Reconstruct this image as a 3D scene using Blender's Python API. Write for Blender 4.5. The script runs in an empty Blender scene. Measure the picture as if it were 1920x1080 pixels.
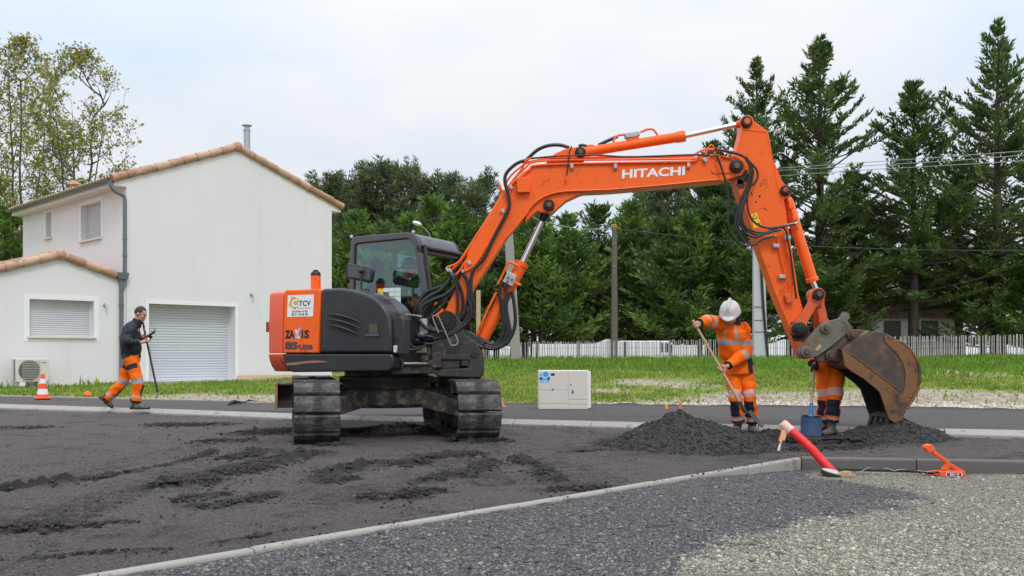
import bpy, bmesh, math, random
import numpy as np
from mathutils import Vector, Matrix, noise as mnoise

# ------------------------------------------------------------------ camera, world, sun, exposure
scene = bpy.context.scene
COL = scene.collection
F, YH, H = 1850.0, 665.0, 0.95            # focal length and horizon row in photo pixels, eye height in metres
cam_d = bpy.data.cameras.new('camera'); cam = bpy.data.objects.new('camera', cam_d); COL.objects.link(cam)
cam.location = (0, 0, H); cam.rotation_euler = (math.pi/2, 0, 0)
cam_d.sensor_width = 36; cam_d.lens = 36*F/1920; cam_d.shift_y = (YH-540)/1920
cam_d.clip_start = 0.1; cam_d.clip_end = 6000
scene.camera = cam
cam_d.dof.use_dof = True; cam_d.dof.focus_distance = 11.6; cam_d.dof.aperture_fstop = 11

SUN_AZ, SUN_EL = math.radians(163), math.radians(50)     # clockwise from +Y: behind the camera, to its right
world = bpy.data.worlds.new('World'); scene.world = world; world.use_nodes = True
nt = world.node_tree; nt.nodes.clear()
def wn(t, **kw):
    n = nt.nodes.new(t)
    for k, v in kw.items(): setattr(n, k, v)
    return n
out = wn('ShaderNodeOutputWorld'); bg = wn('ShaderNodeBackground'); bg.inputs['Strength'].default_value = 0.1
sky = wn('ShaderNodeTexSky', sky_type='NISHITA', sun_disc=False); sky.sun_elevation = SUN_EL; sky.sun_rotation = SUN_AZ
tc = wn('ShaderNodeTexCoord'); sep = wn('ShaderNodeSeparateXYZ'); nt.links.new(tc.outputs['Generated'], sep.inputs[0])
grad = wn('ShaderNodeMapRange', interpolation_type='SMOOTHSTEP')      # overcast dome: brighter towards the zenith
grad.inputs['From Min'].default_value = 0.12; grad.inputs['From Max'].default_value = 1.0
grad.inputs['To Min'].default_value = 9.0; grad.inputs['To Max'].default_value = 19.0
nt.links.new(sep.outputs['Z'], grad.inputs['Value'])
mp = wn('ShaderNodeMapping'); mp.inputs['Scale'].default_value = (1.0, 1.0, 2.6); nt.links.new(tc.outputs['Generated'], mp.inputs[0])
cn = wn('ShaderNodeTexNoise'); cn.inputs['Scale'].default_value = 2.3; cn.inputs['Detail'].default_value = 7; cn.inputs['Roughness'].default_value = 0.55
nt.links.new(mp.outputs[0], cn.inputs['Vector'])
cr = wn('ShaderNodeValToRGB'); cr.color_ramp.elements[0].position = 0.34; cr.color_ramp.elements[0].color = (0.755, 0.885, 1.05, 1)
cr.color_ramp.elements[1].position = 0.62; cr.color_ramp.elements[1].color = (0.985, 1.0, 1.03, 1)
nt.links.new(cn.outputs['Fac'], cr.inputs[0])
mul = wn('ShaderNodeVectorMath', operation='SCALE'); nt.links.new(cr.outputs[0], mul.inputs[0]); nt.links.new(grad.outputs[0], mul.inputs['Scale'])
mx = wn('ShaderNodeMix', data_type='RGBA'); mx.inputs['Factor'].default_value = 0.93
nt.links.new(sky.outputs[0], mx.inputs['A']); nt.links.new(mul.outputs[0], mx.inputs['B'])
nt.links.new(mx.outputs['Result'], bg.inputs['Color']); nt.links.new(bg.outputs[0], out.inputs[0])

sun_d = bpy.data.lights.new('sun', 'SUN'); sun_d.energy = 1.3; sun_d.angle = math.radians(14); sun_d.color = (1.0, 0.97, 0.935)
sun = bpy.data.objects.new('sun', sun_d); COL.objects.link(sun)
sdir = Vector((math.sin(SUN_AZ)*math.cos(SUN_EL), math.cos(SUN_AZ)*math.cos(SUN_EL), math.sin(SUN_EL)))
sun.rotation_euler = (-sdir).to_track_quat('-Z', 'Y').to_euler(); sun.location = sdir*60
scene.view_settings.view_transform = 'Standard'; scene.view_settings.look = 'None'
scene.view_settings.exposure = 0.0; scene.view_settings.gamma = 1.0

# ------------------------------------------------------------------ geometry helpers
def V(*a): return Vector(a)
def P(px, py, Y): return Vector(((px-960)/F*Y, Y, H-(py-YH)/F*Y))
def G(px, py, z=0.0):
    Y = F*(H-z)/(py-YH); return Vector(((px-960)/F*Y, Y, z))
def PX(p): return (960+F*p[0]/p[1], YH-F*(p[2]-H)/p[1])
def sm(a, b, x): 
    t = min(max((x-a)/(b-a), 0), 1); return t*t*(3-2*t)
def lerp(a, b, t): return a+(b-a)*t
def catmull(pts, k=6):
    pts = [Vector(p) for p in pts]
    if len(pts) < 3: return pts
    q = [pts[0]*2-pts[1]]+pts+[pts[-1]*2-pts[-2]]; r = []
    for i in range(1, len(q)-2):
        a, b, c, d = q[i-1:i+3]
        for j in range(k):
            t = j/k
            r.append(0.5*((2*b)+(c-a)*t+(2*a-5*b+4*c-d)*t*t+(3*b-a-3*c+d)*t**3))
    r.append(pts[-1]); return r
def interp1(vals, n):
    xs = np.linspace(0, len(vals)-1, n); return np.interp(xs, range(len(vals)), vals)

class MB:
    """collects shapes (world coordinates) and links them as ONE mesh object"""
    def __init__(s): s.v = []; s.f = []; s.m = []
    def add(s, vs, fs, mi=0):
        o = len(s.v); s.v += [tuple(v) for v in vs]
        for k, f in enumerate(fs):
            s.f.append([i+o for i in f]); s.m.append(mi[k] if isinstance(mi, (list, tuple)) else mi)
        return s
    def box(s, c, size, R=None, mi=0):
        c = Vector(c); R = R or Matrix.Identity(3); vs = []
        for sx in (-.5, .5):
            for sy in (-.5, .5):
                for sz in (-.5, .5): vs.append(c+R@Vector((sx*size[0], sy*size[1], sz*size[2])))
        return s.add(vs, [(0,1,3,2),(4,6,7,5),(0,4,5,1),(2,3,7,6),(0,2,6,4),(1,5,7,3)], mi)
    def hexa(s, b, t, mi=0):                       # 4 bottom + 4 top points
        return s.add(list(b)+list(t), [(3,2,1,0),(4,5,6,7),(0,1,5,4),(1,2,6,5),(2,3,7,6),(3,0,4,7)], mi)
    def prism(s, front, off, mi=0, side_mi=None):
        n = len(front); off = Vector(off); a = [Vector(p) for p in front]; b = [p+off for p in a]
        fs = [list(range(n)), list(range(2*n-1, n-1, -1))]+[(i, n+i, n+(i+1) % n, (i+1) % n) for i in range(n)]
        ms = [mi, mi]+[mi if side_mi is None else side_mi]*n
        return s.add(a+b, fs, ms)
    def tube(s, pts, r, n=8, mi=0, caps=True, k=0):
        pts = catmull(pts, k) if k else [Vector(p) for p in pts]
        m = len(pts); rr = interp1(r, m) if isinstance(r, (list, tuple)) else [r]*m
        up = None; vs = []
        for i, p in enumerate(pts):
            t = (pts[min(i+1, m-1)]-pts[max(i-1, 0)]); t = t.normalized() if t.length > 1e-9 else V(0,0,1)
            if up is None: up = t.orthogonal().normalized()
            up = (up-t*up.dot(t)); up = up.normalized() if up.length > 1e-6 else t.orthogonal().normalized()
            w = t.cross(up)
            for j in range(n):
                a = 2*math.pi*j/n; vs.append(p+(up*math.cos(a)+w*math.sin(a))*rr[i])
        fs = [(i*n+j, i*n+(j+1) % n, (i+1)*n+(j+1) % n, (i+1)*n+j) for i in range(m-1) for j in range(n)]
        if caps: fs += [list(range(n-1, -1, -1)), [(m-1)*n+j for j in range(n)]]
        return s.add(vs, fs, mi)
    def cyl(s, a, b, r, n=16, mi=0): return s.tube([a, b], r, n, mi)
    def lathe(s, prof, c, axis=(0,0,1), n=24, mi=0):
        c = Vector(c); ax = Vector(axis).normalized(); u = ax.orthogonal().normalized(); w = ax.cross(u); m = len(prof); vs = []
        for r, z in prof:
            for j in range(n):
                a = 2*math.pi*j/n; vs.append(c+ax*z+(u*math.cos(a)+w*math.sin(a))*r)
        fs = [(i*n+j, i*n+(j+1) % n, (i+1)*n+(j+1) % n, (i+1)*n+j) for i in range(m-1) for j in range(n)]
        fs += [list(range(n-1, -1, -1)), [(m-1)*n+j for j in range(n)]]
        ms = mi if not callable(mi) else [mi((prof[i][1]+prof[i+1][1])/2) for i in range(m-1) for j in range(n)]+[mi(prof[0][1]), mi(prof[-1][1])]
        return s.add(vs, fs, ms)
    def ell(s, c, rad, R=None, n=12, mi=0):
        c = Vector(c); R = R or Matrix.Identity(3); vs = []; m = n//2+1
        for i in range(m):
            th = math.pi*i/(m-1)
            for j in range(n):
                a = 2*math.pi*j/n
                vs.append(c+R@Vector((rad[0]*math.sin(th)*math.cos(a), rad[1]*math.sin(th)*math.sin(a), rad[2]*math.cos(th))))
        fs = [(i*n+j, (i+1)*n+j, (i+1)*n+(j+1) % n, i*n+(j+1) % n) for i in range(m-1) for j in range(n)]
        return s.add(vs, fs, mi)
    def build(s, name, mats, parent=None, bevel=0, smooth=35, seg=2):
        o = Vector((0,0,0)); q = parent
        while q: o += q.location; q = q.parent
        me = bpy.data.meshes.new(name)
        me.from_pydata([(v[0]-o[0], v[1]-o[1], v[2]-o[2]) for v in s.v], [], s.f)
        mats = mats if isinstance(mats, (list, tuple)) else [mats]
        for m in mats: me.materials.append(m)
        if len(mats) > 1: me.polygons.foreach_set('material_index', s.m)
        bm = bmesh.new(); bm.from_mesh(me); bmesh.ops.recalc_face_normals(bm, faces=bm.faces); bm.to_mesh(me); bm.free()
        ob = bpy.data.objects.new(name, me); COL.objects.link(ob)
        if parent: ob.parent = parent
        if smooth:
            me.polygons.foreach_set('use_smooth', [True]*len(me.polygons)); me.set_sharp_from_angle(angle=math.radians(smooth))
        if bevel:
            b = ob.modifiers.new('bevel', 'BEVEL'); b.width = bevel; b.segments = seg; b.limit_method = 'ANGLE'; b.angle_limit = math.radians(40)
        return ob

def np_mesh(name, verts, faces_q, mat, parent=None, smooth=False, mats=None, mi=None, attrs=None):
    """fast mesh from numpy: verts (n,3), faces (m,k) all of the same k"""
    verts = np.asarray(verts, np.float32); fq = np.asarray(faces_q, np.int32); k = fq.shape[1]
    me = bpy.data.meshes.new(name); me.vertices.add(len(verts)); me.vertices.foreach_set('co', verts.ravel())
    me.loops.add(fq.size); me.loops.foreach_set('vertex_index', fq.ravel())
    me.polygons.add(len(fq)); me.polygons.foreach_set('loop_start', np.arange(0, fq.size, k, dtype=np.int32))
    me.polygons.foreach_set('loop_total', np.full(len(fq), k, np.int32))
    if smooth: me.polygons.foreach_set('use_smooth', np.ones(len(fq), bool))
    for m in (mats or [mat]): me.materials.append(m)
    if mi is not None: me.polygons.foreach_set('material_index', np.asarray(mi, np.int32))
    for an, arr in (attrs or {}).items():
        a = me.attributes.new(an, 'FLOAT', 'POINT'); a.data.foreach_set('value', np.asarray(arr, np.float32))
    me.update(calc_edges=True); me.validate()
    ob = bpy.data.objects.new(name, me); COL.objects.link(ob)
    if parent: ob.parent = parent
    return ob

def tag(o, label=None, cat=None, group=None, kind=None):
    if label: o['label'] = label
    if cat: o['category'] = cat
    if group: o['group'] = group
    if kind: o['kind'] = kind
    return o
def thing(name, label, cat, loc=(0,0,0), group=None):
    o = bpy.data.objects.new(name, None); COL.objects.link(o); o.location = loc; o.empty_display_size = 0.2
    return tag(o, label, cat, group)
def copy_tree(o, parent=None):
    c = o.copy(); COL.objects.link(c)
    if parent: c.parent = parent
    for ch in list(o.children): copy_tree(ch, c)
    return c

def vnoise(x, y, freq, seed=0, octs=4, z=0.0):
    """vectorised 2-D value noise, about -1..1"""
    r = np.zeros_like(x, dtype=np.float64); amp = 1.0; tot = 0
    for o in range(octs):
        rs = np.random.RandomState(seed*17+o); T = rs.rand(256, 256)*2-1
        fx = x*freq+o*37.3; fy = y*freq+o*11.7
        ix = np.floor(fx).astype(int); iy = np.floor(fy).astype(int); ux = fx-ix; uy = fy-iy
        ux = ux*ux*(3-2*ux); uy = uy*uy*(3-2*uy)
        a = T[ix & 255, iy & 255]; b = T[(ix+1) & 255, iy & 255]; c = T[ix & 255, (iy+1) & 255]; d = T[(ix+1) & 255, (iy+1) & 255]
        r += amp*((a*(1-ux)+b*ux)*(1-uy)+(c*(1-ux)+d*ux)*uy); tot += amp; amp *= 0.5; freq *= 2
    return r/tot*1.4

# ------------------------------------------------------------------ materials
class NT:
    def __init__(s, name):
        s.m = bpy.data.materials.new(name); s.m.use_nodes = True; s.t = s.m.node_tree; s.b = s.t.nodes['Principled BSDF']
    def n(s, t, ins=None, **kw):
        x = s.t.nodes.new(t)
        for k, v in kw.items(): setattr(x, k, v)
        for k, v in (ins or {}).items():
            if hasattr(v, 'is_output'): s.t.links.new(v, x.inputs[k])
            else: x.inputs[k].default_value = v
        return x
    def L(s, a, b): s.t.links.new(a, b)
    def obj(s): return s.n('ShaderNodeTexCoord').outputs['Object']
    def noise(s, scale, detail=5, rough=.6, vec=None, dist=0):
        return s.n('ShaderNodeTexNoise', {'Scale': scale, 'Detail': detail, 'Roughness': rough, 'Distortion': dist, 'Vector': vec or s.obj()}).outputs['Fac']
    def ramp(s, fac, a, b):
        return s.n('ShaderNodeMapRange', {'Value': fac, 'From Min': a, 'From Max': b}, interpolation_type='SMOOTHSTEP').outputs[0]
    def mix(s, fac, a, b, blend='MIX'):
        x = s.n('ShaderNodeMix', data_type='RGBA', blend_type=blend)
        for k, v in (('Factor', fac), ('A', a), ('B', b)):
            if hasattr(v, 'is_output'): s.L(v, x.inputs[k])
            else: x.inputs[k].default_value = (*v, 1) if isinstance(v, tuple) and len(v) == 3 else v
        return x.outputs['Result']
    def bump(s, h, strength=.3, dist=.02):
        s.L(s.n('ShaderNodeBump', {'Height': h, 'Strength': strength, 'Distance': dist}).outputs[0], s.b.inputs['Normal'])
def c3(c, k): return tuple(x*k for x in c)
def pm(name, col, rough=.5, metal=0, var=.15, scale=4, dirt=None, damt=(.55, .75), dscale=3, bump=0, bscale=60, coat=0, spec=None, rvar=0):
    m = NT(name); base = m.mix(m.noise(scale), c3(col, 1-var), c3(col, 1+var))
    if dirt: base = m.mix(m.ramp(m.noise(dscale, 8, .7), *damt), base, dirt)
    m.L(base, m.b.inputs['Base Color']); m.b.inputs['Roughness'].default_value = rough; m.b.inputs['Metallic'].default_value = metal
    if rvar: m.L(m.n('ShaderNodeMapRange', {'Value': m.noise(scale*2), 'From Min': .3, 'From Max': .7, 'To Min': max(0, rough-rvar), 'To Max': min(1, rough+rvar)}).outputs[0], m.b.inputs['Roughness'])
    if coat: m.b.inputs['Coat Weight'].default_value = coat; m.b.inputs['Coat Roughness'].default_value = .15
    if spec is not None: m.b.inputs['Specular IOR Level'].default_value = spec
    if bump: m.bump(m.noise(bscale, 4), bump)
    return m.m
M = {}
ORANGE = (.88, .125, .010)
M['orange'] = pm('machine_orange', ORANGE, .38, var=.09, scale=2, dirt=(.26, .052, .02), damt=(.565, .74), dscale=6, rvar=.1, coat=.0, spec=.35)
M['orange_worn'] = pm('worn_orange', (.66, .10, .025), .5, var=.12, scale=5, dirt=(.05, .03, .022), damt=(.54, .63), dscale=7)
M['orange_red'] = pm('orange_red', (.72, .10, .04), .45, var=.1, scale=2)
M['panel'] = pm('dark_panel', (.019, .020, .025), .34, var=.25, scale=2.5, dirt=(.055, .05, .047), damt=(.5, .85), dscale=2.5, rvar=.12)
M['cabgrey'] = pm('cab_grey', (.075, .078, .092), .38, var=.12, scale=3, rvar=.08)
M['black'] = pm('black_plastic', (.014, .014, .016), .5, var=.3)
M['hose'] = pm('hose_rubber', (.012, .012, .013), .45, var=.4, scale=12, dirt=(.07, .06, .05), damt=(.58, .8), dscale=14)
M['grime'] = pm('grimy_steel', (.030, .026, .024), .6, var=.4, scale=6, dirt=(.13, .095, .07), damt=(.5, .72), dscale=5, bump=.25, bscale=40)
M['mud'] = pm('muddy_steel', (.045, .038, .034), .8, var=.4, scale=7, dirt=(.20, .15, .11), damt=(.48, .62), dscale=8, bump=.7, bscale=22)
M['chrome'] = pm('chrome_rod', (.72, .72, .74), .14, 1, var=.03)
M['pin'] = pm('pin_steel', (.14, .09, .06), .5, .6, var=.35, scale=20)
M['pinblk'] = pm('greasy_pin', (.018, .014, .012), .4, .3, var=.4, scale=20)
M['coupler'] = pm('coupler_grey', (.15, .14, .115), .6, .2, var=.25, scale=9, dirt=(.13, .075, .04), damt=(.52, .7), dscale=6, bump=.2, bscale=30)
M['adaptor'] = pm('adaptor_steel', (.095, .07, .055), .6, .3, var=.3, scale=8, dirt=(.20, .11, .06), damt=(.5, .68), dscale=7, bump=.2, bscale=30)
M['bucket'] = pm('bucket_steel', (.070, .054, .048), .5, .3, var=.35, scale=5, dirt=(.19, .11, .058), damt=(.45, .68), dscale=3.5, bump=.15, bscale=25)
M['rust'] = pm('rusty_edge', (.20, .095, .036), .6, .25, var=.45, scale=4, dirt=(.055, .038, .030), damt=(.50, .66), dscale=4.5, bump=.2, bscale=30)
M['bucketin'] = pm('bucket_inside', (.02, .017, .015), .7, var=.3)
M['pad'] = pm('track_rubber', (.026, .025, .025), .7, var=.3, scale=10, dirt=(.16, .145, .13), damt=(.44, .72), dscale=6, bump=.5, bscale=35)
M['padedge'] = pm('dusty_rubber', (.15, .14, .13), .85, var=.3, scale=14)
M['white'] = pm('white_paint', (.80, .80, .80), .5, var=.03)
M['yellow'] = pm('plain_yellow', (.85, .55, .02), .5, var=.05)
M['ink'] = pm('black_ink', (.012, .012, .014), .5, var=.1)
M['steel'] = pm('galvanised', (.42, .44, .46), .42, .6, var=.12, scale=10)
M['zinc'] = pm('zinc_dull', (.16, .18, .20), .45, .5, var=.15, scale=6)
M['barrod'] = pm('scuffed_rod', (.30, .28, .25), .5, .5, var=.25, scale=20)
M['seatcloth'] = pm('seat_cloth', (.035, .035, .04), .9, var=.2)
M['rubberblk'] = pm('rubber_black', (.016, .016, .016), .6, var=.2)

def glass(name, tint, gl=.18):
    m = NT(name); t = m.t
    tr = m.n('ShaderNodeBsdfTransparent', {'Color': (*tint, 1)}); g = m.n('ShaderNodeBsdfGlossy', {'Color': (.9, .97, 1, 1), 'Roughness': .03})
    fr = m.n('ShaderNodeFresnel', {'IOR': 1.5}); ad = m.n('ShaderNodeMath', {0: fr.outputs[0], 1: gl}, operation='ADD')
    x = m.n('ShaderNodeMixShader', {0: ad.outputs[0], 1: tr.outputs[0], 2: g.outputs[0]})
    m.L(x.outputs[0], t.nodes['Material Output'].inputs['Surface']); return m.m
M['glass'] = glass('cab_glass', (.78, .93, .90), .035)

def text_ob(name, txt, p0, right, up, w, h, mat, parent, bold=0.0, shear=0.0, off=.004):
    """lettering as a thin mesh: p0 lower left corner, box w x h along right/up, lifted by off along right x up"""
    cu = bpy.data.curves.new(name, 'FONT'); cu.body = txt; cu.size = 1; cu.offset = bold; cu.shear = shear; cu.resolution_u = 3
    ob = bpy.data.objects.new(name, cu); me = ob.to_mesh(); vs = np.array([v.co[:] for v in me.vertices]); fs = [list(p.vertices) for p in me.polygons]
    ob.to_mesh_clear(); bpy.data.objects.remove(ob); bpy.data.curves.remove(cu)
    lo = vs.min(0); sz = vs.max(0)-lo; r = Vector(right).normalized(); u = Vector(up).normalized(); nn = r.cross(u)
    mb = MB(); mb.add([Vector(p0)+r*((v[0]-lo[0])/sz[0]*w)+u*((v[1]-lo[1])/sz[1]*h)+nn*off for v in vs], fs)
    return mb.build(name, mat, parent, smooth=0)
# ------------------------------------------------------------------ ground, road, kerbs
def extrap(pts):
    pts = sorted([(p[0], p[1]) for p in pts]); xs = np.array([p[0] for p in pts]); ys = np.array([p[1] for p in pts])
    def f(x):
        x = np.asarray(x, float); r = np.interp(x, xs, ys)
        s0 = (ys[1]-ys[0])/(xs[1]-xs[0]); s1 = (ys[-1]-ys[-2])/(xs[-1]-xs[-2])
        xc = np.clip(x, -22, 30)
        r = np.where(x < xs[0], ys[0]+(xc-xs[0])*s0, r); return np.where(x > xs[-1], ys[-1]+(xc-xs[-1])*s1, r)
    return f
YB = extrap([G(0,750), G(520,763), G(1160,768), G(1920,778)])          # border road side / lawn
YK = extrap([G(0,768), G(280,777), G(552,788), G(1050,802), G(1920,823)])   # foot of the far kerb
K0, KC, K1 = G(180,1082), G(1502,860), G(1920,867)                   # near kerb: diagonal, corner, right end
def YN(x):
    x = np.asarray(x, float)
    a = K0[1]+(x-K0[0])*(KC[1]-K0[1])/(KC[0]-K0[0]); b = KC[1]+(x-KC[0])*(K1[1]-KC[1])/(K1[0]-KC[0])
    return np.where(x < KC[0], np.maximum(a, -6), np.maximum(b, 2))
def sst(a, b, x): t = np.clip((x-a)/(b-a), 0, 1); return t*t*(3-2*t)
def lawn_z(x, s):
    slope = .018+.006*sst(-4, 3, x); return .085+slope*np.clip(s, 0, 26)+.05*vnoise(x, s, .35, 3)*np.clip(s/4, 0, 1)
def lawn_at(x, y): return float(lawn_z(np.array([x]), np.array([y-float(YB(x))]))[0])

def GL(px, py):
    z = .3
    for _ in range(12): p = G(px, py, z); z = lerp(z, lawn_at(p.x, p.y), .6)
    return G(px, py, z)
# ---- materials
def mat_lawn():
    m = NT('lawn_soil'); o = m.obj()
    g = m.mix(m.noise(1.2, 8, .65, o), (.13, .17, .028), (.25, .29, .06))
    g = m.mix(m.ramp(m.noise(9, 6, .7, o), .45, .8), g, (.28, .28, .10))
    d = m.n('ShaderNodeAttribute', attribute_name='dirt').outputs['Fac']
    n = m.noise(3.2, 8, .7, o); s = m.n('ShaderNodeMath', {0: d, 1: n}, operation='ADD').outputs[0]
    soil = m.mix(m.ramp(m.noise(11, 6, .7, o), .35, .65), (.16, .12, .08), (.56, .48, .38))
    m.L(m.mix(m.ramp(s, .74, .92), g, soil), m.b.inputs['Base Color']); m.b.inputs['Roughness'].default_value = .95
    m.bump(m.noise(22, 6, .7, o), .8, .06); return m.m
def mat_asphalt(name, a, b, light, bscale=70):
    m = NT(name); o = m.obj()
    c = m.mix(m.noise(1.1, 8, .65, o), a, b)
    c = m.mix(m.ramp(m.noise(75, 4, .85, o), .52, .70), c, c3(light, .9))
    c = m.mix(m.ramp(m.noise(60, 4, .85, o), .60, .42), c, c3(a, .5))
    c = m.mix(m.ramp(m.noise(4.5, 9, .78, o), .50, .78), c, c3(a, .6))
    k = m.n('ShaderNodeAttribute', attribute_name='loose').outputs['Fac']
    c = m.mix(k, c, (.022, .0175, .0155))  # loose bitumen's own dark tone, deepened for the self-shadowing of the clumps
    m.L(c, m.b.inputs['Base Color']); m.b.inputs['Roughness'].default_value = .82
    m.bump(m.noise(bscale*.55, 7, .8, o), 1.0, .028); return m.m
def mat_gravel(name, cols, scale, bstr=.9):
    m = NT(name); o = m.obj(); v = m.n('ShaderNodeTexVoronoi', {'Scale': scale, 'Vector': o})
    sp = m.n('ShaderNodeSeparateColor', {0: v.outputs['Color']})
    r = m.n('ShaderNodeValToRGB', {0: sp.outputs[0]}); r.color_ramp.interpolation = 'CONSTANT'; e = r.color_ramp.elements
    e[0].color = (*cols[0], 1); e[1].position = 1/len(cols); e[1].color = (*cols[1], 1)
    for i, c in enumerate(cols[2:]): e.new((i+2)/len(cols)).color = (*c, 1)
    c = m.mix(m.noise(2, 6), r.outputs[0], c3(cols[0], .7))
    m.L(c, m.b.inputs['Base Color']); m.b.inputs['Roughness'].default_value = .8
    m.bump(v.outputs['Distance'], bstr, .03); return m.m
DARKC = [(.082,.077,.080), (.118,.112,.117), (.17,.164,.172), (.095,.084,.080), (.25,.23,.21), (.050,.048,.049)]
TANC = [(.255,.235,.185), (.345,.318,.25), (.175,.165,.135), (.46,.43,.36), (.30,.255,.185), (.105,.10,.09), (.37,.32,.235)]
M['lawn'] = mat_lawn()
M['asphalt'] = mat_asphalt('fresh_asphalt', (.098, .076, .070), (.180, .145, .133), (.40, .35, .31))
M['asphalt2'] = mat_asphalt('pavement_asphalt', (.100, .084, .080), (.160, .138, .131), (.32, .285, .262))
M['gravel_dark'] = mat_gravel('slate_gravel', DARKC, 46)
M['gravel_tan'] = mat_gravel('tan_gravel', TANC, 50)
M['kerb'] = pm('kerb_concrete', (.33, .31, .28), .85, var=.18, scale=6, dirt=(.11, .10, .095), damt=(.52, .74), dscale=6, bump=.3, bscale=60)
M['kerb_shaded'] = pm('shaded_kerb_concrete', (.125, .115, .105), .85, var=.18, scale=4, dirt=(.30, .29, .28), damt=(.6, .8), dscale=4, bump=.3, bscale=60)  # darker copy of the kerb concrete, with the shade on its face coloured in
M['crumb'] = pm('asphalt_crumbs', (.026, .0205, .018), .75, var=.4, scale=30)
M['pile'] = pm('asphalt_heap', (.036, .034, .033), .8, var=.35, scale=14, dirt=(.065, .062, .06), damt=(.5, .8), dscale=20, bump=1.0, bscale=28)
M['concrete'] = pm('concrete_slab', (.36, .35, .34), .85, var=.12, scale=2)

def grid(name, X, Y, Z, mat, attrs=None, smooth=True, kind='structure'):
    n, k = X.shape; v = np.stack([X, Y, Z], -1).reshape(-1, 3)
    i = np.arange(n-1)[:, None]*k+np.arange(k-1)[None, :]
    f = np.stack([i, i+k, i+k+1, i+1], -1).reshape(-1, 4)
    o = np_mesh(name, v, f, mat, smooth=smooth, attrs={a: b.ravel() for a, b in (attrs or {}).items()})
    return tag(o, kind=kind)
def xgrid(lo, hi, n, far=3000):
    a = np.linspace(lo, hi, n); e = np.array([3, 8, 20, 60, 200, 800, far])
    return np.concatenate([lo-e[::-1], a, hi+e])

# the ground: one sheet from well behind the camera to the horizon; it dips under the road and the gravel
xs = xgrid(-20, 24, 260); ss = np.concatenate([[-3000, -400, -60, -20, -8, -3, -.6, -.12], np.linspace(0, 34, 200), [38, 45, 60, 100, 300, 1000, 3000]])
X, S = np.meshgrid(xs, ss, indexing='ij'); Yg = YB(X)+S
Z = np.where(S >= 0, lawn_z(X, S), np.where(S < -.3, -.35, .02))
dirt = .55*np.exp(-np.clip(S, 0, 99)/.5)*(X < -2)+.50*np.exp(-np.clip(S-.2, 0, 99)/1.1)*(X > -2)*(sst(1.5, 5, X)*.5+.5)
for px, py, w, d in ((1260,722,1.6,.33), (1200,717,.8,.25), (1800,700,1.6,.36), (1890,690,1.5,.36), (1650,748,2.2,.3), (1780,758,2.5,.42), (1420,755,2.0,.34), (1880,745,1.5,.3), (330,742,1.2,.33), (430,748,1.0,.34), (480,745,.9,.3), (1070,745,.6,.15), (1700,770,2.,.3),(1610,752,1.4,.4),(1850,760,1.8,.42),(1700,735,1.2,.33),(1130,735,.7,.3),(960,765,.5,.4)):
    c = GL(px, py); d_ = np.exp(-(((X-c[0])/w)**2+((Yg-c[1])/(w*.8*max(1, c[1]/15)**1.7))**2)); dirt += d*d_*1.2
dirt -= .25*sst(14, 20, S)
grid('ground', X, Yg, Z, M['lawn'], {'dirt': dirt})

# fresh asphalt road with ridges of loose material and track marks
PATHS = [  # (pixel path along the debris, width m, height m, looseness)
 ([(310,915),(400,893),(500,870),(580,852)], .17, .055, 1.), ([(430,862),(490,850)], .13, .05, .9), ([(460,815),(545,810)], .22, .06, .9),
 ([(0,918),(60,914),(125,905)], .09, .05, 1.), ([(125,905),(200,893),(330,870),(400,845)], .06, .02, .7), ([(380,832),(460,828)], .14, .05, .8),
 ([(620,890),(680,875),(760,872),(830,858),(890,855)], .15, .055, 1.), ([(800,905),(870,893),(915,870)], .13, .05, 1.), ([(690,935),(760,932),(815,925)], .10, .055, 1.),
 ([(350,950),(430,945),(510,930)], .10, .03, .8), ([(330,940),(420,928)], .08, .025, .8), ([(970,860),(1010,880),(1040,905)], .09, .045, .9), ([(1030,920),(1140,915)], .09, .03, .7),
 ([(0,1000),(60,990),(105,995)], .08, .045, .9), ([(140,990),(240,980)], .07, .02, .6), ([(0,805),(80,803)], .2, .03, .8), ([(300,797),(430,797)], .22, .03, .7), ([(620,893),(600,905),(660,900)], .1, .04, .9),
 ([(1450,812),(1500,828),(1560,830),(1630,826)], .20, .05, 1.), ([(1440,838),(1520,842),(1600,838)], .16, .03, .8), ([(560,830),(640,836)], .12, .03, .9), ([(850,828),(940,828)], .14, .05, 1.), ([(640,812),(760,800),(860,812)], .18, .04, .9), ([(0,1065),(150,1040),(330,1032)], .04, .016, .5), ([(390,1022),(620,985)], .03, .012, .4), ([(1060,850),(1140,845)], .1, .02, .5)]
GP = [(catmull([G(*p) for p in pts], 8), w, h, l) for pts, w, h, l in PATHS]
def seg_dist(X, Y, pts):
    d = np.full(X.shape, 9.9)
    for a, b in zip(pts[:-1], pts[1:]):
        ax, ay, bx, by = a[0], a[1], b[0], b[1]; L2 = (bx-ax)**2+(by-ay)**2+1e-9
        t = np.clip(((X-ax)*(bx-ax)+(Y-ay)*(by-ay))/L2, 0, 1); d = np.minimum(d, np.hypot(X-ax-t*(bx-ax), Y-ay-t*(by-ay)))
    return d
PILE_C, PILE2_C = G(1303,836), G(1672,822)
xs = np.concatenate([np.linspace(-24, -9.2, 30), np.linspace(-9, 8.5, 620), np.linspace(8.8, 30, 40)])
tt = np.linspace(0, 1, 300)**1.25
X = np.repeat(xs[:, None], 300, 1); y0 = YN(xs)[:, None]+.09; y1 = YK(xs)[:, None]+.01; Yg = y0+(y1-y0)*tt[None, :]
Z = .008*vnoise(X, Yg, 2.2, 5, 5)+.006*vnoise(X, Yg, 12, 6, 3)+.0035*vnoise(X, Yg, 38, 7, 1); loose = np.zeros_like(Z)
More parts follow.
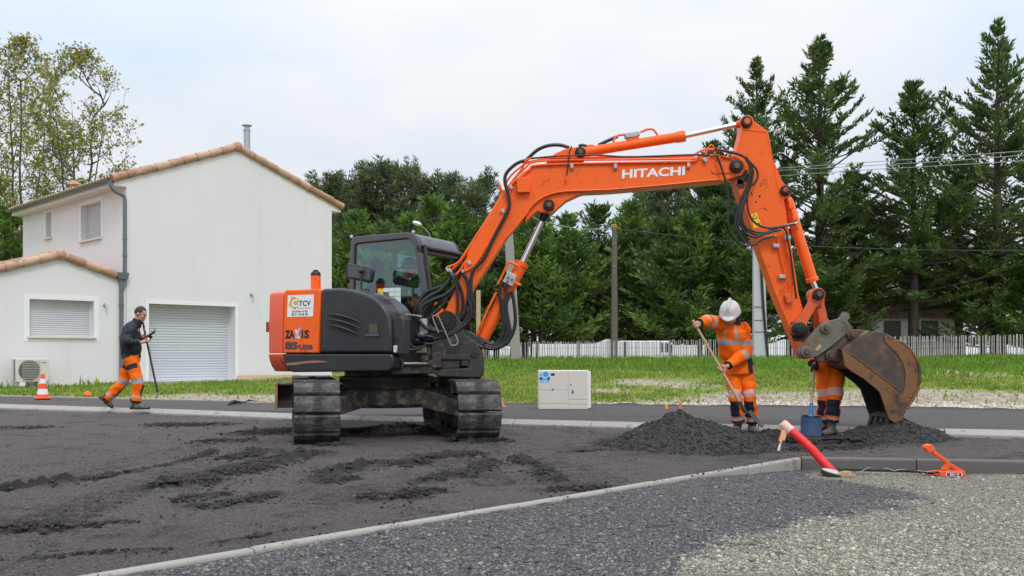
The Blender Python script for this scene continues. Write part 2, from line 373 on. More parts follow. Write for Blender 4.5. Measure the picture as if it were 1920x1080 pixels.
n1 = vnoise(X, Yg, 7, 8, 4); n2 = vnoise(X, Yg, 3, 9, 3); n3 = vnoise(X, Yg, 11, 10, 3); n4 = vnoise(X, Yg, 26, 11, 2)
for pts, w, h, l in GP:
    d = seg_dist(X, Yg, pts)*(1+.5*n2); k = np.exp(-(d/w)**2); kk = np.clip(k*(1.0+1.3*n1), 0, 1.5)
    Z += h*kk*(.34+.70*np.clip(n3, -.4, 1)+.40*n4); loose = np.maximum(loose, np.clip((kk-.18)*1.7, 0, 1)*l)
# track marks: rows of shallow bars behind the tracks, the dips coloured darker
for pts, w in (([(800,830),(870,870),(920,905)], .22), ([(930,835),(1060,878),(1180,930)], .30), ([(60,985),(300,905),(560,835)], .24), ([(-60,925),(180,880),(470,815)], .24), ([(560,960),(740,905),(880,850)], .24), ([(1000,800),(1120,815),(1180,835)], .24)):
    q = catmull([G(*p) for p in pts], 10); d = seg_dist(X, Yg, q); a = q[0]; b = q[-1]; L = math.hypot(b[0]-a[0], b[1]-a[1])
    t = ((X-a[0])*(b[0]-a[0])+(Yg-a[1])*(b[1]-a[1]))/L
    tm = sst(w, w*.7, d)*np.clip(.75+n2, 0, 1); br = np.clip(np.sin(t*2*math.pi/.17)*1.6, -1, 1); Z += .022*br*tm-.010*tm; loose = np.maximum(loose, .9*tm*np.clip(-br, 0, 1))
tr = np.exp(-(((X-G(1530,828)[0])/.55)**2+((Yg-G(1530,828)[1])/.5)**2)); Z -= .05*tr; loose = np.maximum(loose, np.clip(tr*2.2*(1+.5*n1), 0, 1))
for c, r in ((PILE_C, 1.25), (PILE2_C, .8)):
    k = np.exp(-((X-c[0])**2+(Yg-c[1])**2)/(r*r)); loose = np.maximum(loose, np.clip(k*1.5-.2+.5*n1, 0, 1))
n5 = vnoise(X*.6+Yg*.5, Yg*1.1-X*.5, 2.2, 44, 4); loose = np.maximum(loose, .7*np.clip(n1*.9+n5*1.1-.5, 0, 1)); Z += .010*np.clip(n1+n5-.35, 0, 1)*(1+n4)+.0035*n4*np.clip(.5+n5, 0, 1)
grid('road', X, Yg, Z, M['asphalt'], {'loose': loose})

# raised strip behind the far kerb
xs = np.linspace(-24, 30, 260); X = np.repeat(xs[:, None], 24, 1); t = np.linspace(0, 1, 24)
y0 = YK(xs)[:, None]+.16; y1 = YB(xs)[:, None]-.08; Yg = y0+(y1-y0)*t[None, :]
Z = .078+.006*vnoise(X, Yg, 2, 12)+.06*np.exp(-((Yg-y1)/.12)**2)*(X > -1)*(.5+.4*vnoise(X, Yg, 3, 2))
lo = np.clip(.75*np.exp(-((Yg-y1)/.14)**2)*(X > -1), 0, 1); c = G(480,772,.08)
lo = np.maximum(lo, np.exp(-(((X-c[0])/1.0)**2+((Yg-c[1])/.4)**2))*np.clip(.9+vnoise(X, Yg, 6, 3), 0, 1))
grid('pavement', X, Yg, Z, M['asphalt2'], {'loose': lo})

# foreground gravel
TAN = [G(px, py, -.06) for px, py in ((1290,1085),(1400,1035),(1459,1006),(1524,973),(1637,957),(1690,940),(1726,926),(1670,912),(1640,904),(1590,898),(1540,890),(1510,878),(1640,876),(1960,884),(2400,900),(2400,1300),(1200,1300))]
def sdf(X, Y, poly):
    d = seg_dist(X, Y, [(p[0], p[1]) for p in poly+[poly[0]]]); ins = np.zeros(X.shape, bool); n = len(poly)
    for i in range(n):
        a, b = poly[i], poly[(i+1) % n]
        c = ((a[1] > Y) != (b[1] > Y)) & (X < (b[0]-a[0])*(Y-a[1])/((b[1]-a[1])+1e-12)+a[0]); ins ^= c
    return np.where(ins, -d, d)
def gravel_z(X, Y):
    near = np.minimum(np.abs(X-KC[0]), 9)
    return -.012-.083*sst(1.2, 2.7, X)+.012*vnoise(X, Y, 1.3, 21)+.006*vnoise(X, Y, 9, 22)
xs = np.concatenate([np.linspace(-7, -2.6, 20), np.linspace(-2.5, 5.5, 420), np.linspace(5.6, 16, 30)]); ng = 260
X = np.repeat(xs[:, None], ng, 1); y1 = YN(xs)[:, None]-.01; y0 = np.minimum(np.full_like(y1, 1.0), y1-.3); Yg = y0+(y1-y0)*np.linspace(0, 1, ng)[None, :]
Z = gravel_z(X, Yg); sd = sdf(X, Yg, TAN)+.10*vnoise(X, Yg, 3, 31)
tanw = sst(.05, -.05, sd)
m = NT('gravel_mix'); at = m.n('ShaderNodeAttribute', attribute_name='tan').outputs['Fac']; o_ = m.obj()
vd = m.n('ShaderNodeTexVoronoi', {'Scale': 85, 'Vector': o_}); sp_ = m.n('ShaderNodeSeparateColor', {0: vd.outputs['Color']})
def cramp(cols, fac):
    r = m.n('ShaderNodeValToRGB', {0: fac}); r.color_ramp.interpolation = 'CONSTANT'; e = r.color_ramp.elements
    e[0].color = (*cols[0], 1); e[1].position = 1/len(cols); e[1].color = (*cols[1], 1)
    for i, c in enumerate(cols[2:]): e.new((i+2)/len(cols)).color = (*c, 1)
    return r.outputs[0]
m.L(m.mix(at, cramp(DARKC, sp_.outputs[0]), cramp(TANC, sp_.outputs[0])), m.b.inputs['Base Color']); m.b.inputs['Roughness'].default_value = .85
m.bump(vd.outputs['Distance'], 1.0, .03); M['gravel_mix'] = m.m
grid('gravel_ground', X, Yg, Z, M['gravel_mix'], {'tan': tanw})

OCT_V = np.array([(1,0,0),(-1,0,0),(0,1,0),(0,-1,0),(0,0,1),(0,0,-1)], float); OCT_F = np.array([(0,2,4),(2,1,4),(1,3,4),(3,0,4),(2,0,5),(1,2,5),(3,1,5),(0,3,5)])
def stones(name, pos, size, mats, seed, flat=.55, mi=None, kind='stuff', label=None, cat=None):
    rs = np.random.RandomState(seed); n = len(pos)
    v = np.repeat(OCT_V[None], n, 0)*(1+rs.uniform(-.35, .35, (n, 6, 1)))*np.stack([np.ones(n), rs.uniform(.55, 1, n), flat*rs.uniform(.5, 1.2, n)], -1)[:, None, :]
    v = v+rs.uniform(-.18, .18, (n, 6, 3))
    a = rs.uniform(0, 6.28, n); t = rs.normal(0, .35, n); ca, sa, ct, st = np.cos(a), np.sin(a), np.cos(t), np.sin(t)
    y = v[..., 1]*ct[:, None]-v[..., 2]*st[:, None]; z = v[..., 1]*st[:, None]+v[..., 2]*ct[:, None]; x = v[..., 0]
    v = np.stack([x*ca[:, None]-y*sa[:, None], x*sa[:, None]+y*ca[:, None], z], -1)*np.asarray(size)[:, None, None]+pos[:, None, :]
    f = (OCT_F[None]+6*np.arange(n)[:, None, None]).reshape(-1, 3)
    o = np_mesh(name, v.reshape(-1, 3), f, None, mats=mats, mi=None if mi is None else np.repeat(mi, 8))
    return tag(o, label, cat, kind=kind)
def stone_mats(name, cols): return [pm(f'{name}_{"abcdefgh"[i]}', c, .75, var=.2, scale=25) for i, c in enumerate(cols)]
rs = np.random.RandomState(4); N = 120000
u = rs.rand(N); py = 868+(1095-868)*rs.rand(N)**.8; px = rs.uniform(60, 1990, N)
Y = F*(H+.05)/(py-YH); Xs = (px-960)/F*Y; ok = (Y < YN(Xs)-.04); Xs, Y = Xs[ok], Y[ok]
sd = sdf(Xs, Y, TAN)+.16*vnoise(Xs, Y, 3, 31)+.10*vnoise(Xs, Y, 12, 32)+rs.normal(0, .07, len(Xs)); zz = gravel_z(Xs, Y)
sz = np.clip(rs.lognormal(-5.28, .60, len(Xs)), .0025, .021)
isT = sd < 0
DM = stone_mats('slate_chip', DARKC+[(.20,.15,.11)]); TM = stone_mats('tan_chip', TANC+[(.5,.48,.44)])
fine = sst(-.9, -1.6, Xs-Y*.0+.35*vnoise(Xs, Y, 1.2, 36)+.6*(Y-4)); kp = isT | (rs.rand(len(Xs)) > .72*fine); Xs, Y, zz, sz, isT = Xs[kp], Y[kp], zz[kp], sz[kp], isT[kp]; p = np.stack([Xs, Y, zz+sz*.05], -1); rs = np.random.RandomState(8)
wd = rs.choice(7, (~isT).sum(), p=[.23,.22,.19,.15,.08,.115,.015]); wt = rs.choice(8, isT.sum(), p=[.2,.2,.15,.11,.13,.09,.08,.04])
stones('slate_gravel', p[~isT], sz[~isT]*1.05, DM, 1, .5, wd, label='loose dark grey slate chippings in the left foreground', cat='gravel')
stones('tan_gravel', p[isT], sz[isT], TM, 2, .55, wt, label='loose tan gravel covering the right foreground', cat='gravel')
# loose asphalt crumbs along the ridges
rs = np.random.RandomState(12); cp = []; cs = []
for pts, w, h, l in GP:
    L = sum((pts[i+1]-pts[i]).length for i in range(len(pts)-1)); n = int(L*w*24000*l)+30
    i = rs.randint(0, len(pts)-1, n); t = rs.rand(n); a = np.array([p[:2] for p in pts])
    q = a[i]*(1-t[:, None])+a[i+1]*t[:, None]+rs.normal(0, w*.62, (n, 2))*(1+1.2*(rs.rand(n, 1) < .18)); d = seg_dist(q[:, 0], q[:, 1], [tuple(p) for p in pts])
    keep = vnoise(q[:, 0], q[:, 1], 5, 41) > -.25; q, d = q[keep], d[keep]
    s = np.clip(rs.lognormal(-5.25, .72, len(q)), .002, .030); cp.append(np.stack([q[:, 0], q[:, 1], h*.75*np.exp(-(d/w)**2)+s*.1], -1)); cs.append(s)
n = 16000; px = rs.uniform(-50, 1500, n); py = rs.uniform(800, 1080, n); Y = F*H/(py-YH); Xs = (px-960)/F*Y; ok = (Y > YN(Xs)+.15) & (Y < YK(Xs)-.1)
ok &= vnoise(Xs, Y, 1.5, 47)+.5*vnoise(Xs, Y, 6, 48) > .12; s = np.clip(rs.lognormal(-5.35, .5, ok.sum()), .002, .014); cp.append(np.stack([Xs[ok], Y[ok], s*.3], -1)); cs.append(s)
n = 900; t = rs.rand(n)*1.1-.1; q = np.stack([K0[0]+(KC[0]-K0[0])*t, K0[1]+(KC[1]-K0[1])*t], -1)+rs.normal(0, .035, (n, 2))+np.array([-.03, .03]); kpk = vnoise(q[:, 0], q[:, 1], 2.5, 61) > .05; q = q[kpk]; s = np.clip(rs.lognormal(-5.5, .5, len(q)), .0015, .012); cpk = np.stack([q[:, 0], q[:, 1], .008+s*.3], -1); csk = s
cp = np.concatenate(cp); cs = np.concatenate(cs); ok = cp[:, 1] > YN(cp[:, 0])+.10; cp = np.concatenate([cp[ok], cpk]); cs = np.concatenate([cs[ok], csk]); ok = np.ones(len(cs), bool)
stones('asphalt_crumbs', cp[ok], cs[ok], [M['crumb']], 5, .7, label='loose black asphalt crumbs in ridges on the road', cat='rubble')

# heaps of loose asphalt
def heap(name, c, r, h, seed, n_st, label, peak=(0, 0), ext=1.0):
    k = 130; a = np.linspace(-1.35, 1.35, k); A, B = np.meshgrid(a, a, indexing='ij'); X = c[0]+A*r*ext; Y = c[1]+B*r
    def hz(X, Y):
        A = (X-c[0])/(r*ext)-peak[0]*0; B = (Y-c[1])/r
        d = np.hypot(A-peak[0]*np.clip(1-np.hypot(A, B), 0, 1), B)*(1+.16*vnoise(X, Y, 1.6, seed)+.05*vnoise(X, Y, 6, seed+1))
        q = np.clip(1-d, -.3, 1); return h*(np.where(q > 0, q**.9, q*.5)*(1+.16*vnoise(X, Y, 5, seed+2)))+h*.10*vnoise(X, Y, 11, seed+3)*sst(-.1, .3, q)-.012
    Zp = hz(X, Y); o = grid(name, X, Y, Zp, M['pile'], kind=None); tag(o, label, 'asphalt heap'); bm = bmesh.new(); bm.from_mesh(o.data); bmesh.ops.delete(bm, geom=[f for f in bm.faces if f.calc_center_median().z < -.022], context='FACES'); bm.to_mesh(o.data); bm.free()
    rs = np.random.RandomState(seed); aa = rs.uniform(0, 6.28, n_st); rr = r*np.sqrt(rs.rand(n_st))*1.12
    x = c[0]+np.cos(aa)*rr*ext; y = c[1]+np.sin(aa)*rr; z = hz(x, y); ok = z > -.02; s = np.clip(rs.lognormal(-5.15, .55, n_st), .0025, .03)[ok]
    mi = rs.choice(3, len(s), p=[.72, .27, .01])
    st = stones('crumbs', np.stack([x[ok], y[ok], z[ok]+s*.2], -1), s, [M['crumb'], M['pile'], pm(name+'_pebble', (.22,.15,.10), .8)], seed, .75, mi); st.parent = o
    return hz
hz1 = heap('asphalt_pile', PILE_C, .95, .35, 61, 20000, 'big heap of loose black asphalt in front of the shovelling worker', (-.20, 0), 1.0)
hz2 = heap('asphalt_pile', PILE2_C, .62, .25, 71, 9000, 'small heap of loose black asphalt under the bucket teeth', (.2, 0), 1.05)

# kerbs: each line of kerbstones
def kerb_line(name, pts, prof, mat, seg=1.0, gap=.008, kind='structure', label=None):
    """prof: (offset to the left of travel, z) polygon, stones of length seg"""
    mb = MB(); pts = [Vector((p[0], p[1], 0)) for p in pts]; rnd = random.Random(3)
    for a, b in zip(pts[:-1], pts[1:]):
        L = (b-a).length; n = max(1, round(L/seg)); d = (b-a)/L; w = Vector((-d.y, d.x, 0))
        for i in range(n):
            p0 = a+d*(L*i/n+gap/2); p1 = a+d*(L*(i+1)/n-gap/2); dz = rnd.uniform(-.003, .003); dw = rnd.uniform(-.004, .004)
            f = [p0+w*(o+dw)+V(0,0,z+dz) for o, z in prof]; mb.prism(f, p1-p0)
    o = mb.build(name, mat, bevel=.008); return tag(o, kind=kind)
xs = [-14, -9.6, -7.5, -5.6, -3.3, -1, 1, 3, 5, 8, 12, 20]
kerb_line('kerb', [(x, float(YK(x))) for x in xs], [(0,-.1),(0,.03),(.13,.085),(.17,.085),(.17,-.1)], M['kerb'])
kerb_line('kerb', [(x, float(YB(x))-.09) for x in xs if x < 3], [(0,-.1),(0,.10),(.08,.10),(.08,-.1)], M['kerb'])
dg = (Vector((KC[0]-K0[0], KC[1]-K0[1], 0))).normalized()
kerb_line('kerb', [Vector(K0)-dg*4, Vector((KC[0], KC[1], 0))], [(0,-.15),(0,-.004),(.012,.008),(.058,.008),(.070,-.004),(.070,-.15)], M['kerb'])
kd = Vector((K1[0]-KC[0], K1[1]-KC[1], 0)).normalized()
kerb_line('kerb', [Vector((KC[0]+.0, KC[1]-.005, 0)), Vector((KC[0], KC[1], 0))+kd*9], [(0,-.2),(0,.0),(.012,.014),(.10,.014),(.10,-.2)], M['kerb_shaded'])
# ------------------------------------------------------------------ the house with its garage wing
HZ = .20; ZC = 26.5
GA = math.radians(44.2); gd = V(math.cos(GA), math.sin(GA), 0); ld = V(-gd.y, gd.x, 0)     # along the gable / along the side wall
HC = P(237, 700, ZC); HC.z = 0
def plane_hit(px, py, o, nrm):
    d = P(px, py, 1)-V(0, 0, H); t = ((Vector(o)-V(0,0,H)).dot(nrm))/d.dot(nrm); return V(0,0,H)+d*t
def onG(px, py): p = plane_hit(px, py, HC, ld); return (p-HC).dot(gd), p.z         # (t, z) on the gable wall
def onL(px, py): p = plane_hit(px, py, HC, gd); return (p-HC).dot(ld), p.z         # (t, z) on the side wall
W = onG(622, 500)[0]; LL = onL(43, 450)[0]
zeL = onG(237, 329)[1]; zeR = onG(622, 379)[1]; zE = (zeL+zeR)/2; zA = onG(447, 279)[1]; tA = W/2
def HG(t, z, off=0): return V(HC.x, HC.y, 0)+gd*t+V(0,0,z)-ld*off       # off: in front of the gable
def HL(t, z, off=0): return V(HC.x, HC.y, 0)+ld*t+V(0,0,z)-gd*off
wallm = NT('render_wall'); o_ = wallm.obj()
wc = wallm.mix(wallm.noise(.5, 6, .6, o_), (.69, .665, .67), (.76, .735, .74))
st_m = wallm.n('ShaderNodeMapping', {'Scale': (1.6, 1.6, .12), 'Vector': o_}).outputs[0]; wc = wallm.mix(wallm.n('ShaderNodeMath', {0: wallm.ramp(wallm.noise(1.5, 7, .65, st_m), .5, .85), 1: .55}, operation='MULTIPLY').outputs[0], wc, (.60, .575, .565)); wallm.L(wc, wallm.b.inputs['Base Color']); wallm.b.inputs['Roughness'].default_value = .9; wallm.bump(wallm.noise(90, 3, .6, o_), .25, .01); M['wall'] = wallm.m
M['trim'] = pm('white_render_band', (.79, .78, .785), .85, var=.03)
M['shutter'] = pm('shutter_slats', (.57, .59, .625), .45, var=.04)
M['sill'] = pm('stone_sill', (.66, .60, .54), .8, var=.08)
M['soffit'] = pm('soffit_white', (.72, .68, .66), .7, var=.04)
def mat_tile():
    m = NT('clay_tiles'); o = m.obj(); r = m.n('ShaderNodeObjectInfo')
    v = m.n('ShaderNodeTexVoronoi', {'Scale': 2.4, 'Vector': o}); s = m.n('ShaderNodeSeparateColor', {0: v.outputs['Color']})
    c = m.mix(s.outputs[0], (.37, .19, .11), (.56, .37, .26)); c = m.mix(m.ramp(m.noise(6, 7, .7, o), .5, .75), c, (.20, .13, .10))
    c = m.mix(m.ramp(m.noise(3, 6, .7, o), .55, .8), c, (.62, .48, .36))
    m.L(c, m.b.inputs['Base Color']); m.b.inputs['Roughness'].default_value = .85; m.bump(m.noise(30, 5), .3); return m.m
M['tile'] = mat_tile()
house = thing('house', 'two storey house in cream render with clay tiled gables, grey downpipe and rolled down shutters', 'house', (HC.x, HC.y, HZ))

def wall_with_holes(u_of, outline, holes, depth, inward):
    """outline and holes in (t,z); returns an MB: wall face with rectangular openings and their reveals"""
    mb = MB(); ts = sorted({t for t, z in outline}|{h[i] for h in holes for i in (0, 2)})
    def top(t):
        for (t0, z0), (t1, z1) in zip(outline[:-1], outline[1:]):
            if t0-1e-9 <= t <= t1+1e-9: return z0+(z1-z0)*(t-t0)/(t1-t0)
    for t0, t1 in zip(ts[:-1], ts[1:]):
        hs = sorted([(h[1], h[3]) for h in holes if h[0] <= t0+1e-6 and h[2] >= t1-1e-6]); z = HZ-.6
        for a, b in hs: mb.add([u_of(t0, z), u_of(t1, z), u_of(t1, a), u_of(t0, a)], [(0,1,2,3)]); z = b
        mb.add([u_of(t0, z), u_of(t1, z), u_of(t1, top(t1)), u_of(t0, top(t0))], [(0,1,2,3)])
    for t0, z0, t1, z1 in holes:
        q = [u_of(t0, z0), u_of(t1, z0), u_of(t1, z1), u_of(t0, z1)]; b = [p+inward*depth for p in q]
        mb.add(q+b, [(0,1,5,4),(1,2,6,5),(2,3,7,6),(3,0,4,7)])
    return mb
def shutter(name, u_of, hole, depth, inward, slat, parent, mat=None, lab=None):
    t0, z0, t1, z1 = hole; mb = MB(); n = int((z1-z0)/slat); e = u_of(1, 0)-u_of(0, 0)
    for i in range(n):                                  # curved slats
        a = z0+(z1-z0)*i/n; b = z0+(z1-z0)*(i+1)/n-.006; prof = [(0, a), (-.010, a+(b-a)*.3), (-.012, a+(b-a)*.7), (-.002, b), (.01, b), (.01, a)]
        mb.prism([u_of(t0, z)+inward*(depth+o-.02) for o, z in prof], e*(t1-t0))
    mb.box(u_of((t0+t1)/2, z0+.035)+inward*(depth-.03), (.01,.01,.01))
    o = mb.build(name, mat or M['shutter'], parent, smooth=0)
    for t in (t0+.03, t1-.03):
        g = MB(); g.prism([u_of(t-.03, z0)+inward*(depth-.05), u_of(t+.03, z0)+inward*(depth-.05), u_of(t+.03, z1)+inward*(depth-.05), u_of(t-.03, z1)+inward*(depth-.05)], inward*.04); g.build('guide_rail', M['shutter'], o)
    return o
def band(u_of, hole, w, parent, inward, bottom=False):
    t0, z0, t1, z1 = hole; mb = MB(); f = -inward*.012
    q = [((t0-w, z0-(w if bottom else 0)), (t0, z1)), ((t1, z0-(w if bottom else 0)), (t1+w, z1)), ((t0-w, z1), (t1+w, z1+w))]
    if bottom: q.append(((t0, z0-w), (t1, z0)))
    for (a, b), (c, d) in q: mb.prism([u_of(a, b), u_of(c, b), u_of(c, d), u_of(a, d)], f)
    return mb.build('render_band', M['trim'], parent, smooth=0)
def sill(u_of, hole, parent, inward):
    t0, z0, t1, z1 = hole; mb = MB(); mb.prism([u_of(t0-.05, z0-.05)-inward*.07, u_of(t1+.05, z0-.05)-inward*.07, u_of(t1+.05, z0+.004)-inward*.07, u_of(t0-.05, z0+.004)-inward*.07], inward*.22)
    return mb.build('sill', M['sill'], parent, bevel=.008)

# openings measured on the walls
def holeG(x0, y0, x1, y1): a = onG(x0, y0); b = onG(x1, y1); return (a[0], b[1], b[0], a[1])
def holeL(xr, yt, xl, yb): a = onL(xr, yt); b = onL(xl, yb); return (a[0], b[1], b[0], a[1])
gar = holeG(279, 570, 441, 714); gar = (gar[0], HZ+.03, gar[2], onG(360, 572)[1])
aw = holeG(55, 561, 176, 632); aw = (aw[0], onG(115, 631)[1], aw[2], onG(115, 562.5)[1])
w1 = holeL(190, 377, 152, 449); w1 = (w1[0], onL(171, 449)[1], w1[2], onL(171, 381)[1])
w2 = holeL(97, 397, 86, 445); w2 = (w2[0], onL(91, 446)[1], w2[2], onL(91, 398)[1])
wm = wall_with_holes(lambda t, z: HG(t, z), [(0, zE), (tA, zA), (W, zE)], [gar], .42, ld)
for fs in [[HG(W, HZ-.6), HG(W, HZ-.6)+ld*LL, HG(W, zE)+ld*LL, HG(W, zE)], [HG(0, HZ-.6)+ld*LL, HG(W, HZ-.6)+ld*LL, HG(W, zE)+ld*LL, HG(0, zE)+ld*LL]]: wm.add(fs, [(0,1,2,3)])
wm.add([HG(0, zE)+ld*LL, HG(W, zE)+ld*LL, HG(tA, zA)+ld*LL], [(0,1,2)])
w_l = wall_with_holes(lambda t, z: HL(t, z), [(0, zE), (LL, zE)], [w1, w2], .22, gd); wm.add(w_l.v, w_l.f)
wm.build('wall', M['wall'], house, smooth=0)
gdoor = shutter('garage_door', HG, gar, .40, ld, .075, house); band(HG, gar, .10, house, ld)
wd1 = shutter('window', HL, w1, .20, gd, .05, house); sill(HL, w1, wd1, gd); band(HL, w1, .12, house, gd)
wd2 = MB(); wd2.prism([HL(w2[0], w2[1])+gd*.19, HL(w2[2], w2[1])+gd*.19, HL(w2[2], w2[3])+gd*.19, HL(w2[0], w2[3])+gd*.19], gd*.03)
wd2 = wd2.build('window', M['shutter'], house, smooth=0); sill(HL, w2, wd2, gd); band(HL, w2, .10, house, gd)

def tile_slope(p0, along, L, down, D, per=.21, course=.36, amp=.045, thick=.02):
    """canal tiles: p0 top corner at the ridge, along the ridge L metres, down the slope D metres"""
    along = along.normalized(); dn = down.normalized(); nr = along.cross(dn); nr = nr if nr.z > 0 else -nr
    n = int(L/per)*6; vs = []; fs = []; rows = []
    nc = max(1, round(D/course))
    for c in range(nc):
        for k, (s, lift) in enumerate(((c*D/nc, .0), ((c+1)*D/nc+.03, .022))): rows.append((s, lift))
    for s, lift in rows:
        for i in range(n+1):
            x = i*L/n; ph = math.cos(2*math.pi*x/per); h = amp*(abs(ph)**.7*(1 if ph > 0 else -.6))
            vs.append(p0+along*x+dn*s+nr*(h+lift+.05))
    for r in range(0, len(rows)):
        if r+1 < len(rows):
            for i in range(n): fs.append((r*(n+1)+i, r*(n+1)+i+1, (r+1)*(n+1)+i+1, (r+1)*(n+1)+i))
    return vs, fs
def rake_tiles(mb, a, b, r=.11, L=.40, side=None):
    """overlapping half-round tiles along a gable edge from the top a to the bottom b"""
    d = (b-a).normalized(); n = max(1, round((b-a).length/L)); L = (b-a).length/n; rnd = random.Random(5)
    for i in range(n):
        p = a+d*(i*L-.03)+V(rnd.uniform(-.006,.006), 0, rnd.uniform(-.006,.006)); mb.tube([p, p+d*(L+.05)], [r*.86, r*1.06], 12)
def gable_roof(parent, UL, tL, zL, tR, zR, t_a, z_a, depth, front, over):
    """roof over a gable in the plane UL(t,z); runs back along ld"""
    ap = UL(t_a, z_a)-ld*front; mb = MB()
    for te, ze in ((tL, zL), (tR, zR)):
        ee = UL(te, ze)-ld*front; dn = ee-ap; D = dn.length; vs, fs = tile_slope(ap, ld, depth+2*front, dn, D+over); mb.add(vs, fs)
    r = mb.build('roof', M['tile'], parent, smooth=50)
    mb = MB(); mb.tube([ap+V(0,0,.05), ap+ld*(depth+2*front)+V(0,0,.05)], .13, 12); mb.build('ridge_tiles', M['tile'], r)
    mb = MB()
    for te, ze in ((tL, zL), (tR, zR)):
        ee = UL(te, ze)-ld*front; dn = (ee-ap).normalized(); rake_tiles(mb, ap+dn*.08+V(0,0,.04), ee+dn*over+V(0,0,.03))
    mb.ell(ap+V(0,0,.05), (.15, .15, .15)); mb.build('verge_tiles', M['tile'], r)
    return r
slope = (zA-zE)/(W/2); OV = .38
roof = gable_roof(house, HG, 0, zE, W, zE, tA, zA, LL, .02, OV*1.04)
mb = MB()      # boxed eaves on both long sides
for sgn, t0 in ((-1, 0), (1, W)):
    q = [HG(t0, zE-.30 if sgn < 0 else zE-.28), HG(t0+sgn*.34, zE-.30), HG(t0+sgn*.34, zE-.15), HG(t0, zE-.02)]; mb.prism(q, ld*LL)
mb.build('soffit', M['soffit'], house, smooth=0)
def half_gutter(mb, a, b, r):
    d = (b-a).normalized(); w = V(0,0,1).cross(d); w.normalize(); vs = []
    for p in (a, b):
        for j in range(9): an = math.pi+math.pi*j/8; vs.append(p+w*math.cos(an)*r+V(0,0,math.sin(an)*r))
        for j in range(9): an = 2*math.pi-math.pi*j/8; vs.append(p+w*math.cos(an)*(r-.008)+V(0,0,math.sin(an)*(r-.008)))
    mb.add(vs, [(i, (i+1) % 18, 18+(i+1) % 18, 18+i) for i in range(18)]+[list(range(18)), list(range(35, 17, -1))])
ez = zE-OV*slope
mb = MB(); half_gutter(mb, HG(-.44, ez+.02)-ld*.06, HG(-.44, ez+.02)+ld*(LL+.1), .085); mb.build('gutter', M['zinc'], house)
dp = HG(-.07, 0)-ld*.06
mb = MB(); g0 = HG(-.42, ez-.05)-ld*.0
mb.tube([g0+V(0,0,.02), g0+V(0,0,-.12), HG(-.30, ez-.32)-ld*.02, HG(-.10, ez-.42)-ld*.06, V(dp.x, dp.y, ez-.62), V(dp.x, dp.y, ez-.8)], .052, 12, k=5)
aj = onG(228, 520)[1]
mb.tube([V(dp.x, dp.y, ez-.75), V(dp.x, dp.y, aj-.05)], .052, 12); dq = HG(-.16, 0)-ld*.06
mb.tube([V(dp.x, dp.y, aj-.02), V(dp.x, dp.y, aj-.12), V(dq.x, dq.y, aj-.38), V(dq.x, dq.y, aj-.5)], .052, 12, k=4)
mb.tube([V(dq.x, dq.y, aj+.02), V(dq.x, dq.y, HZ-.1)], .056, 12)
for z in (ez-1.6, aj+.55): mb.cyl(V(dp.x, dp.y, z), V(dp.x, dp.y, z+.05), .064)
for z in (aj-.75, HZ+1.2): mb.cyl(V(dq.x, dq.y, z), V(dq.x, dq.y, z+.05), .068)
mb.hexa([HG(-.26, aj-.06, .0), HG(-.02, aj-.06, .0), HG(-.02, aj-.06, .14), HG(-.26, aj-.06, .14)], [HG(-.30, aj+.12, -.02), HG(.02, aj+.12, -.02), HG(.02, aj+.12, .16), HG(-.30, aj+.12, .16)])
mb.build('downpipe', M['zinc'], house)
# metal flue behind the ridge, small vent tile on the far roof edge, two wall pipe ends
ft = onG(463, 300)[0]; fl = HG(tA+.55, 0)+ld*2.2; k = fl.y
ftop = P(463, 233, k).z; fx = P(463, 300, k)
mb = MB(); mb.lathe([(.10, zA-.8), (.10, ftop-.22), (.115, ftop-.21), (.115, ftop-.17), (.085, ftop-.16), (.085, ftop-.05), (.16, ftop-.05), (.16, ftop-.035), (.05, ftop)], V(fx.x, fx.y, 0)); mb.build('flue_pipe', M['steel'], house)
vt = onL(95, 350); p = HL(vt[0], P(95, 352, HL(vt[0], 0).y+1).z)+gd*.7
mb = MB(); mb.lathe([(.16, -.3), (.15, -.05), (.22, .0), (.20, .05), (.08, .14)], p); mb.build('roof_vent', M['tile'], house)
for px, py in ((471, 553), (196, 572)):
    t, z = onG(px, py); mb = MB(); mb.tube([HG(t, z, -.02), HG(t, z, .10), HG(t, z-.09, .12)], .028, 8); mb.lathe([(.05, 0), (.05, .012)], HG(t, z), -ld); mb.build('wall_outlet', M['steel'], house)

# garage wing in the same gable line
aR, zR_ = onG(222, 522); aA, zAA = onG(112, 482); aR = -.015; aL = 2*aA-aR
zR_ = onG(222, 524)[1]
wing = wall_with_holes(lambda t, z: HG(t, z, .003), [(aL, zR_), (aA, zAA), (aR, zR_)], [aw], .24, ld)
wing.add([HG(aL, HZ-.6), HG(aL, zR_), HG(aL, zR_)+ld*6, HG(aL, HZ-.6)+ld*6], [(0,1,2,3)])
wing.build('wing_wall', M['wall'], house, smooth=0)
wroof = gable_roof(house, lambda t, z: HG(t, z, .003), aL, zR_, aR-.30, zR_+.30*(zAA-zR_)/(aR-aA), aA, zAA+.02, 6.0, .04, .0)
win = shutter('window', HG, aw, .22, ld, .055, house); sill(HG, aw, win, ld); band(HG, aw, .13, house, ld, True)
mb = MB(); half_gutter(mb, HG(-.20, zR_+.10, .02), HG(-.20, zR_+.10)+ld*5.5, .06); mb.build('gutter', M['zinc'], house)
mb = MB(); mb.prism([HG(gar[0]-.6, HZ-.1)-ld*.05, HG(W+1.0, HZ-.1)-ld*.05, HG(W+1.6, HZ-.1)-ld*1.2, HG(gar[2]-.3, HZ-.1)-ld*1.2, HG(gar[0]-.2, HZ-.1)-ld*.55], V(0,0,.125)); tag(mb.build('concrete_path', M['concrete'], smooth=0), kind='structure')

